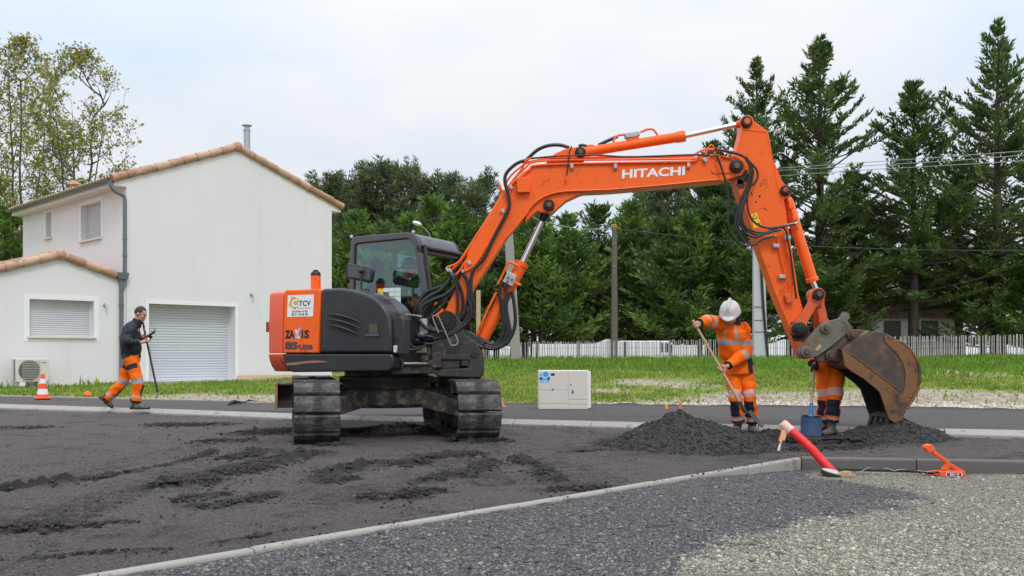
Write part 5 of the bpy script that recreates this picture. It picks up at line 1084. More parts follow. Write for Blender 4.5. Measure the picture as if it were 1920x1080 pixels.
def conifer(style, Ht, R, seed, dens=1.0):
    """returns (wood verts, faces, leaf verts, faces) of one tree standing at the origin"""
    rs = np.random.RandomState(seed); segs = []; LP = []; LD = []; LS = []; LW = []
    tz = np.linspace(0, Ht*.985, 14); off = np.cumsum(rs.normal(0, .012*Ht/14, (14, 2)), 0); off[0] = 0
    tr = lambda z: np.array([np.interp(z, tz, off[:, 0]), np.interp(z, tz, off[:, 1]), z]); rad = lambda z: max(.018, .022*Ht*(1-z/Ht)**.9)
    for a, b in zip(tz[:-1], tz[1:]): segs.append((tr(a), tr(b), rad(a), rad(b)))
    if style == 'cypress':
        nb = int(Ht*9.5*dens); zz = Ht*(.15+.84*rs.rand(nb)**.95)
    elif style == 'dense': nb = int(Ht*14*dens); zz = Ht*(.10+.88*rs.rand(nb))
    else: nb = int(Ht*6.5*dens); zz = Ht*(.22+.76*rs.rand(nb)**.85)
    lob = rs.uniform(.78, 1.18, 9)
    for z in zz:
        t = z/Ht; az = rs.uniform(0, 2*math.pi); lf = np.interp((az/(2*math.pi)*9) % 9, range(10), np.append(lob, lob[0]))
        if style == 'cypress': L = R*(1-t)**.95*(1.0 if t > .3 else .75+.8*t)*lf*rs.uniform(.42, 1.25)+.04; el = math.radians(6+34*t**1.3+rs.uniform(-10, 16)); curl = .42
        elif style == 'dense': L = R*min(1, (1-t)**.72*1.15)*lf*rs.uniform(.4, 1.2)+.05; el = math.radians(14+34*t+rs.uniform(-12, 14)); curl = .5
        else: L = R*(min(1, (1-t)**.55*1.1))*lf*rs.uniform(.5, 1.1)+.15; el = math.radians(12+45*t**1.3+rs.uniform(-10, 15)); curl = .55
        h = np.array([math.cos(az), math.sin(az), 0]); sd = np.array([-h[1], h[0], 0]); b0 = tr(z)
        P_ = lambda s: b0+h*(L*s*math.cos(el))+np.array([0, 0, 1])*(L*s*math.sin(el)+curl*L*s*s*.35-(.10*L*s if style == 'cypress' else 0))
        k = 4; pts = [P_(i/k) for i in range(k+1)]
        for i in range(k): segs.append((pts[i], pts[i+1], max(.008, .012*L*(1-i/k)+.006), max(.005, .012*L*(1-(i+1)/k)+.005)))
        up = np.array([0, 0, 1.])
        if style in ('cypress', 'dense'):
            ns = int(3+L*4.6); s0 = .22 if style == 'dense' else min(.5, .10+.085*L)
            for i in range(ns):
                s = s0+(1-s0)*(i+rs.rand())/ns; p = P_(s); fw = P_(min(1, s+.05))-P_(s-.05); fw /= np.linalg.norm(fw)
                for sg in (-1, 1):
                    tl = (.16+.30*L*(1-s)*.55+.10)*rs.uniform(.6, 1.2)*min(1, .25+L*.6); td_ = fw*.75+sd*sg*.8+up*rs.uniform(-.05, .35); td_ /= np.linalg.norm(td_)
                    m = 4 if style == 'cypress' else 3
                    for j in range(m):
                        LP.append(p+td_*tl*(j+.2)/m+rs.normal(0, .03, 3)); LD.append(td_+up*.15); LS.append(rs.uniform(.16, .36)); LW.append(rs.uniform(.055, .12))
                if rs.rand() < .7: LP.append(p+rs.normal(0, .05, 3)); LD.append(fw+up*.5); LS.append(rs.uniform(.18, .34)); LW.append(rs.uniform(.06, .11))
        else:
            ntf = int(2+L*2.4)
            for i in range(ntf):
                s = .35+.65*(i+rs.rand())/ntf; p = P_(s)+sd*rs.normal(0, .20*L*(1.2-s)); q = p+up*rs.uniform(.05, .3)
                tdir = (h*.5+up*.9); tdir /= np.linalg.norm(tdir); segs.append((P_(s), q, .012, .008))
                for j in range(15):
                    d = rs.normal(0, .75, 3)+tdir*.9; LP.append(q+rs.normal(0, .06, 3)); LD.append(d); LS.append(rs.uniform(.22, .40)); LW.append(rs.uniform(.035, .07))
    tip = tr(Ht*.985)
    for j in range(8): LP.append(tip+np.array([0, 0, -.05*j])); LD.append(np.array([rs.normal(0, .5), rs.normal(0, .5), 1.])); LS.append(.25); LW.append(.08)
    wv, wf = tubes_np(segs, 5); lv, lf_ = leaves_np(np.array(LP), np.array(LD), LS, LW, rs, .28 if style != 'pine' else .1)
    return wv, wf, lv, lf_
PROTO = {}
def tree_proto(key, style, Ht, R, seed, mat, bark='bark', dens=1.0):
    wv, wf, lv, lf_ = conifer(style, Ht, R, seed, dens); PROTO[key] = (wv, wf, lv, lf_, M[mat], M[bark], Ht)
PROTO_OB = {}
def place_tree(key, name, px, ytop, Y, label, group, rot=0, zb=None, xs=1.0):
    """stand a copy of a proto so that its top reaches photo row ytop at depth Y"""
    x = (px-960)/F*Y; zb = (lawn_at(x, Y)-.05) if zb is None else zb; hh = H-(ytop-YH)/F*Y-zb
    if key not in PROTO_OB:
        wv, wf, lv, lf_, lm, bm_, Ht = PROTO[key]; e = bpy.data.objects.new(name, None); COL.objects.link(e)
        np_mesh('trunk', wv, wf, bm_, e, smooth=True); np_mesh('crown', lv, lf_, lm, e); PROTO_OB[key] = e; o = e
    else: o = copy_tree(PROTO_OB[key])
    s = hh/PROTO[key][6]; o.location = (x, Y, zb); o.rotation_euler = (0, 0, rot); o.scale = (s*xs, s*xs, s); return tag(o, label, 'tree', group)
tree_proto('cyA', 'cypress', 15, 6.6, 1, 'cypress', dens=1.25); tree_proto('cyB', 'cypress', 15, 6.4, 2, 'cypress', dens=1.25); tree_proto('cyC', 'cypress', 13, 6.2, 3, 'cypress', dens=1.3)
tree_proto('deA', 'dense', 7, 2.3, 11, 'cypress_light'); tree_proto('deB', 'dense', 7, 2.6, 12, 'cypress'); tree_proto('deC', 'dense', 7, 2.5, 15, 'cypress_light')
tree_proto('piA', 'pine', 10, 3.0, 21, 'pine', dens=1.35); tree_proto('piB', 'pine', 10, 3.4, 22, 'pine', dens=1.35); tree_proto('piC', 'pine', 9, 3.2, 23, 'pine', dens=1.4)
FY = 44.5
GT = 'tall cypresses behind the paling fence'
place_tree('cyA', 'cypress_tree', 1532, 70, FY+6, 'tall dark cypress with a slim pointed top, rising just right of the raised arm', GT, .5)
place_tree('cyB', 'cypress_tree', 1868, 38, FY+5, 'tallest cypress, with open upper limbs, at the right edge of the row', GT, 2.1, xs=.92)
place_tree('cyC', 'cypress_tree', 1712, 150, FY+5.5, 'shorter broad topped cypress between the two tallest ones', GT, .2)
place_tree('cyB', 'cypress_tree', 1418, 108, FY+7, 'slim pointed cypress behind the top joint of the arm', GT, 4.0, xs=.8)
place_tree('cyC', 'cypress_tree', 1335, 262, FY+7, 'low cypress half hidden behind the boom tip', GT, 2.4, xs=.95)
place_tree('cyA', 'cypress_tree', 1960, 190, FY+7, 'cypress cut off by the right edge of the photo', GT, 1.0)
place_tree('cyA', 'cypress_tree', 1605, 320, FY+10, 'low dark cypress filling the gap behind the first and the third tall ones', GT, 3.3, xs=1.5)
place_tree('cyC', 'cypress_tree', 1795, 330, FY+10, 'low dark cypress filling the gap left of the tallest one', GT, 5.2, xs=1.4)
GP_ = 'pines of the wood behind the house'
for k, (key, px, yt, Y, r, xs_, lab) in enumerate((
  ('piA', 615, 338, 56, .3, 1.2, 'dark pine touching the right roof edge of the house'), ('piB', 648, 346, 60, 1.2, 1.1, 'slim pine second from the house roof edge'), ('piA', 706, 318, 57, 2.2, 1.25, 'highest bushy pine above the excavator cab'),
  ('piC', 745, 330, 59, 3.0, 1.2, 'round topped pine right of the highest one above the cab'), ('piB', 772, 322, 61, 4.2, .8, 'thin pine spire above the front of the cab'), ('piC', 805, 352, 58, 5.0, 1.1, 'pine above the cab front, lower than its neighbours'),
  ('piA', 842, 338, 60, .9, 1.0, 'pointed pine between the cab and the boom'), ('piB', 912, 340, 58, 2.9, 1.1, 'pine touching the rising part of the boom on its left'), ('piC', 880, 366, 55, 1.9, 1.1, 'low pine just left of the rising boom'),
  ('piB', 985, 385, 60, .1, 1.2, 'pine top showing under the bend of the boom'), ('piA', 1222, 352, 62, 3.7, 1.15, 'tall pine under the middle of the boom'), ('piC', 1268, 345, 60, 5.5, 1.3, 'broad pine under the boom lettering'), ('piB', 1195, 385, 57, 2.0, 1.2, 'bushy pine left of the tall one under the boom'),
  ('piA', 675, 352, 63, 4.4, 1.2, 'pine filling the gap left of the highest bushy pine'), ('piC', 1310, 340, 58, .6, 1.2, 'pine behind the right half of the boom'))):
    place_tree(key, 'pine_tree', px, yt, Y, lab, GP_, r, xs=xs_)
GM = 'lower evergreens along the edge of the wood'
for key, px, yt, Y, r, xs_, lab in (
  ('deB', 640, 425, 50, .4, 1.15, 'dark evergreen beside the right wall of the house'), ('deA', 668, 398, 49, 1.3, 1.1, 'bright green young evergreen left of the cab'), ('deC', 720, 420, 47, 2.2, 1.05, 'bright evergreen right behind the cab roof'), ('deA', 770, 405, 49, 3.1, 1.2, 'bright evergreen behind the lamp head'),
  ('deC', 812, 372, 51, 4.0, 1.15, 'tallest bright evergreen, right of the lamp head'), ('deA', 858, 392, 49, 5.0, 1.2, 'bright evergreen between cab and boom'), ('deB', 905, 410, 50, .8, 1.3, 'dark evergreen behind the rising boom'), ('deB', 962, 415, 50, 1.8, 1.3, 'dark evergreen behind the boom cylinder rod'),
  ('deC', 1015, 398, 49, 2.7, 1.2, 'bright evergreen right of the boom cylinder rod'), ('deA', 1068, 405, 50, 3.6, 1.15, 'feathery evergreen left of the slim wooden pole'), ('deB', 1122, 386, 52, 4.5, 1.15, 'pointed dark evergreen behind the slim wooden pole'), ('deA', 1182, 384, 52, 5.4, 1.2, 'pointed evergreen just right of the slim wooden pole'),
  ('deB', 1238, 410, 50, .3, 1.3, 'wide dark evergreen under the boom lettering'), ('deC', 1292, 400, 49, 1.1, 1.35, 'bright evergreen above the shovelling worker'), ('deB', 1345, 380, 50, 2.0, 1.3, 'dark evergreen left of the concrete pole'), ('deA', 1400, 470, 48, 3.0, 1.3, 'low evergreen behind the concrete pole'),
  ('deB', 1570, 470, 49, 4.1, 1.3, 'low dark evergreen right of the bucket cylinder'), ('deB', 1845, 440, 49, 2.5, 1.3, 'low evergreen under the tallest cypress'), ('deC', 1925, 470, 48, 3.5, 1.3, 'low evergreen at the right edge of the photo')):
    place_tree(key, 'evergreen_tree', px, yt, Y, lab, GM, r, xs=xs_)
GB = 'back row of the wood'
for k, px in enumerate((600, 660, 730, 790, 860, 930, 1000, 1060, 1130, 1200, 1270, 1330, 1400, 1480, 1560, 1640, 1720, 1800, 1880, 1950)):
    place_tree(('deB', 'piB', 'deB', 'piC')[k % 4], 'evergreen_tree', px, 455+(k*37 % 50)-(30 if k > 13 else 0), 66+(k*13 % 7), 'dark evergreen in the back row of the wood, half hidden by those in front', GB, k*1.3, xs=1.75)

# bare limbed deciduous trees with young leaves, behind the house
def broadleaf(env, seed, nt=430, stems=2, trunk=.16):
    """env: list of (height, half width) of the crown; branches grow towards points scattered through it"""
    rs = np.random.RandomState(seed); eh = [e[0] for e in env]; ew = [e[1] for e in env]; T = []
    while len(T) < nt:
        z = rs.uniform(eh[0], eh[-1]); w = np.interp(z, eh, ew); a = rs.uniform(0, 6.28); r = w*rs.rand()**.5
        T.append((math.cos(a)*r, math.sin(a)*r*.8, z))
    T = np.array(T); T = T[vnoise(T[:, 0]*1.0+T[:, 1]*.7, T[:, 2], .33, seed, 3) > -.42]; base = np.array([0, 0, 0.]); nodes = [base]; par = [-1]; gen = [0]
    def path(frm, to, k, wob):
        p0 = nodes[frm]; last = frm
        for i in range(1, k+1):
            t = i/k; q = p0+(to-p0)*t; q[2] -= .10*np.linalg.norm(to-p0)*math.sin(math.pi*t)*.6; q = q+rs.normal(0, wob*.75, 3)*(1 if i < k else 0)
            nodes.append(q); par.append(last); gen.append(gen[last]+1); last = len(nodes)-1
        return last
    path(0, np.array([0, 0, eh[0]*.75]), 4, .04); fork = len(nodes)-1
    for s_ in range(stems): a = 6.28*s_/stems+rs.uniform(-.4, .4); z = eh[-1]*rs.uniform(.72, .9); w = np.interp(z, eh, ew)*.45; path(fork, np.array([math.cos(a)*w, math.sin(a)*w*.8, z]), 9, .06)
    for t in T[np.argsort(np.linalg.norm(T-nodes[fork], axis=1))]:
        N_ = np.array(nodes); d = t-N_; L = np.linalg.norm(d, axis=1); hz = np.hypot(d[:, 0], d[:, 1]); cost = L+1.6*np.clip(hz*.75-d[:, 2], 0, 9)+.05*np.array(gen); cost[:4] += 99
        i = int(np.argmin(cost)); path(i, t, max(2, int(L[i]/.45)), .05)
    n = len(nodes); kids = np.zeros(n); 
    for i in range(n-1, 0, -1): kids[par[i]] += max(1, kids[i])
    rad = lambda i: max(.007, trunk*(max(1, kids[i])/max(1, kids[1]))**.52)
    segs = [(nodes[par[i]], nodes[i], rad(par[i]) if par[i] else rad(i)*1.1, rad(i)) for i in range(1, n)]
    tips = [i for i in range(n) if kids[i] <= 3 and i > 8]; P0 = np.array([nodes[i] for i in tips]); D0 = np.array([nodes[i]-nodes[par[i]] for i in tips]); D0 /= np.linalg.norm(D0, axis=1, keepdims=True)+1e-9
    tw = []
    for p, d in zip(P0, D0):
        for _ in range(2): e = d+rs.normal(0, .55, 3)+np.array([0, 0, .3]); e *= rs.uniform(.25, .6)/np.linalg.norm(e); tw.append((p, p+e, .006, .003))
    segs += tw; wv, wf = tubes_np(segs, 4); pos = np.concatenate([np.array([t[0]+(t[1]-t[0])*rs.uniform(.3, 1.05) for t in tw]) for _ in range(3)])+rs.normal(0, .05, (3*len(tw), 3)); pos = pos[rs.rand(len(pos)) < .92]
    lv, lf_ = leaves_np(pos, rs.normal(0, 1, (len(pos), 3)), rs.uniform(.10, .19, len(pos)), rs.uniform(.07, .125, len(pos)), rs, .3)
    print('broadleaf', len(segs), len(pos)); return wv, wf, lv, lf_
def add_broadleaf(px, Y, env_px, seed, label, nt, stems, trunk=.12):
    """env_px: (photo row, half width in photo pixels) from the crown's foot to its top"""
    s = Y/F; zb = .3; env = [(H-(y-YH)*s-zb, w*s) for y, w in env_px]; wv, wf, lv, lf_ = broadleaf(env, seed, nt, stems, trunk)
    e = thing('poplar_tree', label, 'tree', ((px-960)*s, Y, zb), 'young leafed trees behind the house'); np_mesh('trunk', wv, wf, M['bark_grey'], e, smooth=True); np_mesh('crown', lv, lf_, M['poplar'], e); return e
add_broadleaf(42, 46, [(520,50),(430,85),(330,92),(220,85),(140,62),(95,34),(74,8)], 3, 'tall thin tree with young yellow green leaves at the left edge, behind the house', 760, 3)
add_broadleaf(150, 45, [(470,45),(400,75),(320,100),(240,108),(180,92),(130,62),(100,18)], 8, 'spreading tree with young yellow green leaves, right of the thinner one behind the house', 820, 4)
add_broadleaf(-10, 42, [(560,60),(500,80),(440,80),(380,60),(340,20)], 14, 'lower leafy tree left of the house, under the tall thin one', 330, 3, .12)
for px, yt, Y, r, lab in ((10, 395, 41, .3, 'green bush left of the house wall, at the photo edge'), (-40, 380, 44, 2.2, 'green bush at the very left edge behind the house')):
    o = place_tree('deC', 'bush', px, yt, Y, lab, 'bushes left of the house', r, zb=.3, xs=1.4); o['category'] = 'bush'

# ------------------------------------------------------------------ paling fence
M['pale'] = pm('weathered_pale', (.42, .40, .375), .9, var=.3, scale=6); M['post'] = pm('fence_post', (.12, .105, .10), .9, var=.3, scale=6)
fence = thing('paling_fence', 'weathered grey chestnut paling fence at the back of the lawn, in front of the trees', 'fence', (0, FY-2, 0))
mb = MB(); rnd = random.Random(9); fx0, fx1 = (800-960)/F*(FY-2), (2260-960)/F*(FY-2); x = fx0; kk = 0
def ftop(px): return np.interp(px, [800, 940, 1120, 1320, 1560, 1920, 2260], [641, 640, 640.5, 637, 634, 627, 626])
def fence_y(x): return FY-2+.15*math.sin(x*.35)
while x < fx1:
    Yf = fence_y(x); px = 960+F*x/Yf; zt_ = H-(ftop(px)-YH)/F*Yf+rnd.uniform(-.035, .035); zb_ = lawn_at(x, Yf)-.05; w = rnd.uniform(.038, .056); t = rnd.gauss(0, .018); dx = rnd.gauss(0, .012)
    mb.hexa([V(x-w/2+dx, Yf, zb_), V(x+w/2+dx, Yf, zb_), V(x+w/2+dx, Yf+.025, zb_), V(x-w/2+dx, Yf+.025, zb_)], [V(x-w*.35+t+dx, Yf, zt_), V(x+w*.35+t+dx, Yf, zt_), V(x+w*.35+t+dx, Yf+.025, zt_), V(x-w*.35+t+dx, Yf+.025, zt_)]); x += rnd.gauss(.097, .012)
mb.build('pales', M['pale'], fence, smooth=0)
for px in (1007, 1085, 1172, 1258, 1310, 1385, 1490, 1530, 1715, 1810, 1876, 1945, 2050, 2160):
    Yf = FY-1.93; x = (px-960)/F*Yf; zt_ = H-(ftop(px)-YH-rnd.uniform(-2, 2))/F*Yf; zb_ = lawn_at(x, Yf)-.1; mb = MB(); mb.cyl(V(x, Yf+.12, zb_), V(x+rnd.uniform(-.03,.03), Yf+.12, zt_), .055, 9); mb.build('fence_post', M['post'], fence)
for dz in (.22, .55, .80):
    mb = MB(); pts = []
    for i in range(40): x = fx0+(fx1-fx0)*i/39; pts.append(V(x, fence_y(x)-.012, lawn_at(x, fence_y(x))+dz+.02*math.sin(i)))
    mb.tube(pts, .006, 4); mb.build('fence_wire', M['zinc'], fence)
# behind the fence: white panels, cars, two houses
M['panelwhite'] = pm('white_panel', (.78, .78, .80), .5, var=.04)
Yw = FY-.6
mb = MB(); q = [(998,644.5),(1090,645),(1118,644),(1128,639.5),(1136,636),(1156,636),(1158,672),(998,672)]; mb.prism([P(x, y, Yw) for x, y in q], V(0,.12,0)); tag(mb.build('garden_wall', M['panelwhite'], None, smooth=0), 'long white garden wall with a raised curved end, seen through the paling fence', 'wall')
mb = MB(); mb.prism([P(x, y, Yw+.05) for x, y in ((1262,647),(1309,647),(1309,672),(1262,672))], V(0,.12,0)); tag(mb.build('white_panel', M['panelwhite'], None, smooth=0), 'short white panel behind the fence, left of the shovelling worker', 'panel')
def back_car(px0, px1, ytop, Y, label, col):
    s = Y/F; x0, x1 = (px0-960)*s, (px1-960)*s; zt_ = H-(ytop-YH)*s; zb_ = zt_-1.5; L = x1-x0; c = thing('parked_car', label, 'car', ((x0+x1)/2, Y+.9, zb_), 'cars parked behind the fence'); mat = pm('car_paint', col, .3, var=.02, coat=.4)
    prof = [(0,.35),(0,1.4),(.02,1.5),(.66,1.5),(.70,1.47),(.83,.98),(.98,.86),(1,.6),(1,.35)]
    mb = MB(); mb.prism([V(x0+L*a, Y, zb_+b) for a, b in prof], V(0,1.7,0)); mb.build('body', mat, c, bevel=.05)
    mb = MB(); mb.prism([V(x0+L*a, Y-.01, zb_+b) for a, b in ((.56,.98),(.56,1.40),(.60,1.40),(.60,.98))], V(0,.01,0)); mb.build('side_window', M['ink'], c, bevel=.0)
    mb = MB(); mb.prism([V(x0+L*a, Y-.01, zb_+b) for a, b in ((.625,.98),(.625,1.40),(.70,1.38),(.79,.98))], V(0,.01,0)); mb.build('side_window', M['ink'], c, bevel=.0)
    for a in (.18, .8):
        for y_ in (.02, 1.68): mb = MB(); mb.lathe([(.1,-.1),(.3,-.1),(.32,0),(.3,.1),(.1,.1)], V(x0+L*a, Y+y_, zb_+.32), (0,1,0), 20); mb.build('wheel', M['rubberblk'], c)
back_car(1158, 1300, 639, FY+.2, 'white van parked behind the fence, beside the white wall', (.75,.75,.78))
def back_house(px0, px1, y_eave, y_ridge, Y, label, y_base=672):
    s = Y/F; x0, x1 = (px0-960)*s, (px1-960)*s; ze, zr = H-(y_eave-YH)*s, H-(y_ridge-YH)*s; D = 7.0; c = thing('cottage', label, 'house', ((x0+x1)/2, Y, .6), 'houses behind the trees')
    mb = MB(); mb.prism([V(x0, Y, .3), V(x1, Y, .3), V(x1, Y, ze), V(x0, Y, ze)], V(0, D, 0)); mb.add([V(x0,Y,ze),V(x0,Y+D,ze),V(x0,Y+D/2,zr)], [(0,1,2)]); mb.add([V(x1,Y,ze),V(x1,Y+D,ze),V(x1,Y+D/2,zr)], [(0,1,2)]); mb.build('wall', M['wall'], c, smooth=0)
    mb = MB(); ap = V(x0-.2, Y+D/2, zr)
    for sg in (-1, 1): ee = V(x0-.2, Y+D/2+sg*(D/2+.4), ze-.1); vs, fs = tile_slope(ap, V(1,0,0), x1-x0+.4, ee-ap, (ee-ap).length, per=.3, course=.5); mb.add(vs, fs)
    mb.build('roof', M['tile'], c, smooth=50)
    for k in range(2):
        xx = lerp(x0, x1, .25+.45*k); mb = MB(); mb.box(V(xx, Y-.01, (ze+.9)/2+.35), (.9,.04,1.0)); w = mb.build('window', M['acdark'], c); mb = MB()
        for a, b in ((0,.55),(0,-.55)): mb.box(V(xx, Y-.02, (ze+.9)/2+.35+b), (1.1,.06,.1))
        mb.build('window_frame', M['white'], w)
back_house(1634, 1790, 596, 546, 52, 'white house with an orange tiled roof behind the trees at right'); back_house(1085, 1250, 628, 600, 62, 'low white house with an orange tiled roof behind the dark trees under the boom')
# ------------------------------------------------------------------ poles, wires, lamp
M['polewood'] = pm('pole_wood', (.13, .11, .095), .9, var=.25, scale=4); M['polecon'] = pm('pole_concrete', (.30, .285, .265), .85, var=.12, scale=4); M['polelight'] = pm('light_concrete', (.50, .50, .52), .8, var=.08, scale=4)
Yp = FY-3.2
def lawnz(px, Y): return lawn_at((px-960)/F*Y, Y)-.1
x = P(1152, 500, Yp).x; mb = MB(); zt_ = P(1152, 421, Yp).z; mb.tube([V(x, Yp, lawnz(1152, Yp)), V(x, Yp, zt_)], [.15, .10], 12)
pole = thing('wooden_pole', 'slim dark wooden utility pole with lichen on its top, behind the fence under the boom', 'utility pole', (x, Yp, lawnz(1152, Yp))); Yp2 = FY-.9
mb = MB(); x = P(1152, 500, Yp2).x; zt_ = P(1152, 421, Yp2).z; pole.location = (x, Yp2, lawnz(1152, Yp2)); mb.tube([V(x, Yp2, lawnz(1152, Yp2)), V(x, Yp2, zt_)], [.16, .11], 12); mb.build('pole_shaft', M['polewood'], pole)
mb = MB(); mb.lathe([(.115,-.14),(.12,-.02),(.08,.02)], V(x, Yp2, zt_), (0,0,1), 12); mb.build('lichen_cap', pm('lichen', (.40,.22,.05), .95, var=.3, scale=20), pole)
for z in (.9, 1.9): mb = MB(); mb.lathe([(.125,0),(.13,.05),(.125,.1)], V(x, Yp2, zt_-z), (0,0,1), 12); mb.build('band', M['zinc'], pole)
def conc_pole(xb, xt, ytop, wb, wt, Y, name, label, mat, d=.28):
    s = Y/F; x0, x1 = (xb-960)*s, (xt-960)*s; zb_ = lawnz(xb, Y); zt_ = H-(ytop-YH)*s; c = thing(name, label, 'utility pole', (x0, Y, zb_)); w0, w1 = wb*s/2, wt*s/2
    mb = MB(); mb.hexa([V(x0-w0,Y,zb_),V(x0+w0,Y,zb_),V(x0+w0,Y+d,zb_),V(x0-w0,Y+d,zb_)], [V(x1-w1,Y+.05,zt_),V(x1+w1,Y+.05,zt_),V(x1+w1,Y+d-.05,zt_),V(x1-w1,Y+d-.05,zt_)]); mb.build('pole_shaft', mat, c, bevel=.02)
    mb = MB()
    return c, x1, zt_
cpo, cx_, cz_ = conc_pole(1427, 1421, 300, 27, 15, FY-4.3, 'concrete_pole', 'light concrete utility pole behind the arm, standing at the fence', M['polelight'])
s_ = (FY-4.3)/F
for y_ in (575, 600, 622): mb = MB(); xx = (1424.5+(y_-590)*.03-960)*s_; mb.box(V(xx, FY-4.31, H-(y_-YH)*s_), (.46, .02, .02)); mb.build('strap', M['zinc'], cpo)
mb = MB(); mb.tube([P(1440, 672, FY-4.35), P(1431, 570, FY-4.35), P(1424, 440, FY-4.35)], .05, 8); mb.build('cable_duct', M['black'], cpo)
cp2, cx2, cz2 = conc_pole(968, 950, 372, 20, 15, FY-3.0, 'concrete_pole', 'weathered concrete pole behind the boom cylinder', M['polecon'])
mb = MB(); Yt = 20.0; s_ = Yt/F; x = (897-960)*s_; mb.box(V(x, Yt, H-(600-YH)*s_-.2), (.085, .085, 1.6)); tag(mb.build('timber_post', pm('new_timber', (.45,.33,.19), .8, var=.15), None, bevel=.006), 'pale sawn timber post behind the boom cylinder', 'post')
def wire(pts, r, mat, label, k=4):
    mb = MB(); mb.tube([P(x, y, Y) for x, y, Y in pts], r, 6, k=k); return tag(mb.build('overhead_wire', mat, None), label, 'wire', 'overhead wires')
M['wire_light'] = pm('wire_grey', (.32,.33,.32), .5); M['wire_dark'] = pm('wire_black', (.03,.03,.035), .6)
Yc = FY-4.2
wire([(1421,318,Yc),(1600,306,36),(1760,295,30),(1960,280,24)], .011, M['wire_light'], 'upper of three pale wires running right from the concrete pole behind the arm')
wire([(1421,322,Yc),(1600,312,36),(1760,303,30),(1960,288,24)], .011, M['wire_light'], 'middle of three pale wires running right from the concrete pole behind the arm')
wire([(1421,333,Yc),(1600,320,36),(1760,311,30),(1960,299,24)], .011, M['wire_light'], 'lowest of three pale wires running right from the concrete pole behind the arm')
wire([(1424,458,Yc),(1600,465,41),(1760,469,40),(1980,471,38)], .020, M['wire_dark'], 'dark cable crossing the trees at right, from the concrete pole behind the arm')
wire([(1152,429,Yp2),(1250,440,42),(1340,450,41),(1422,457,Yc)], .02, M['wire_dark'], 'dark cable between the slim wooden pole and the concrete pole behind the arm')
wire([(952,381,FY-3),(1020,402,42),(1090,416,43),(1152,427,Yp2)], .02, M['wire_dark'], 'dark cable between the weathered concrete pole and the slim wooden pole')
wire([(952,383,FY-3),(1010,412,42),(1080,428,43),(1152,430,Yp2)], .018, M['wire_light'], 'pale sagging cable arriving at the slim wooden pole from the left')
wire([(952,381,FY-3),(850,402,42),(740,426,42),(600,450,42)], .02, M['wire_dark'], 'dark cable running from behind the boom to the house')
# street lamp behind the cab
Yl = 34.0; s_ = Yl/F; lz = lawn_at((808-960)*s_, Yl); lamp = thing('street_lamp', 'street lamp with a small pale head on a curved arm, behind the excavator cab', 'street lamp', ((808-960)*s_, Yl, lz))
mb = MB(); mb.tube([V((800-960)*s_, Yl, lz), P(803, 500, Yl), P(806, 448, Yl), P(801, 434, Yl), P(790, 424, Yl)], [.05, .035, .026, .024, .022], 10, k=4); mb.build('pole_shaft', M['zinc'], lamp)
mb = MB(); c = P(782, 419, Yl); mb.ell(c, (.17, .11, .075), Matrix.Rotation(.35, 3, 'Y')); mb.build('lamp_head', M['white'], lamp)
# ------------------------------------------------------------------ utility cabinet
Yc0 = F*(H-.07)/(768.5-YH); s_ = Yc0/F; cab2 = thing('utility_cabinet', 'cream two door utility cabinet with a blue notice, at the edge of the lawn', 'cabinet', ((1058-960)*s_, Yc0, .07))
M['cream'] = pm('cabinet_cream', (.66, .62, .56), .55, var=.04, scale=3, dirt=(.50, .40, .32), damt=(.62, .85), dscale=3)
def K(x, y, o=0): return P(x, y, Yc0)+V(0,-o,0)
mb = MB(); mb.prism([K(1009.5,768), K(1103,768), K(1103,694.5), K(1009.5,694.5)], V(0,.34,0)); mb.build('body', M['cream'], cab2, bevel=.008)
mb = MB(); mb.prism([K(1101,765), K(1108,765), K(1107.5,696.5), K(1101,696.5)], V(0,.42,0)+V(0,.04,0)); mb.build('side_panel', M['white'], cab2, bevel=.004)
for nm, q in (('flap', (1011,695.7,1064.3,731.3)), ('flap', (1011,733,1064.3,756.5)), ('flap', (1011,757.7,1064.3,767)), ('door', (1066,695.7,1102.3,748.6)), ('flap', (1066.2,750,1102.5,758.3)), ('flap', (1066.2,759.6,1102.5,767))):
    x0, y0, x1, y1 = q; mb = MB(); mb.prism([K(x0,y1,.006), K(x1,y1,.006), K(x1,y0,.006), K(x0,y0,.006)], V(0,.008,0)); d_ = mb.build(nm, M['cream'], cab2, bevel=.003)
    if nm == 'door':
        mb = MB(); mb.prism([K(1072,736.5,.010), K(1075.5,736.5,.010), K(1074,730.5,.010), K(1073.2,730.5,.010)], V(0,-.01,0)); mb.build('handle', M['grime'], d_, bevel=.002)
        mb = MB(); mb.cyl(K(1070,721.3,.006), K(1070,721.3,.016), .010, 12); mb.build('lock', M['grime'], d_)
mb = MB(); mb.cyl(K(1036.5,730,.006), K(1036.5,730,.016), .012, 12); mb.build('lock', M['grime'], cab2)
def kq(nm, x0, y0, x1, y1, mat, o): mb = MB(); mb.prism([K(x0,y1,o), K(x1,y1,o), K(x1,y0,o), K(x0,y0,o)], V(0,-.0008,0)); return mb.build(nm, mat, cab2, smooth=0)
kq('notice', 1010.7, 697, 1031.5, 718.3, pm('notice_blue', (.40,.66,.88), .4, var=.05), .0065); kq('notice_band', 1011.7, 707, 1030.8, 712.5, pm('notice_navy', (.01,.09,.19), .4), .0078); kq('plate', 1033, 700, 1040, 704.5, M['ink'], .0065)
mb = MB(); mb.prism([K(1019+4.6*math.cos(a)*1.0+4, 701.7+4.6*math.sin(a)*1.05, .0078) for a in np.linspace(0, 2*math.pi, 24, endpoint=False)], V(0,-.0008,0)); mb.build('notice_disc', pm('notice_cyan', (.01,.36,.78), .4), cab2, smooth=0)
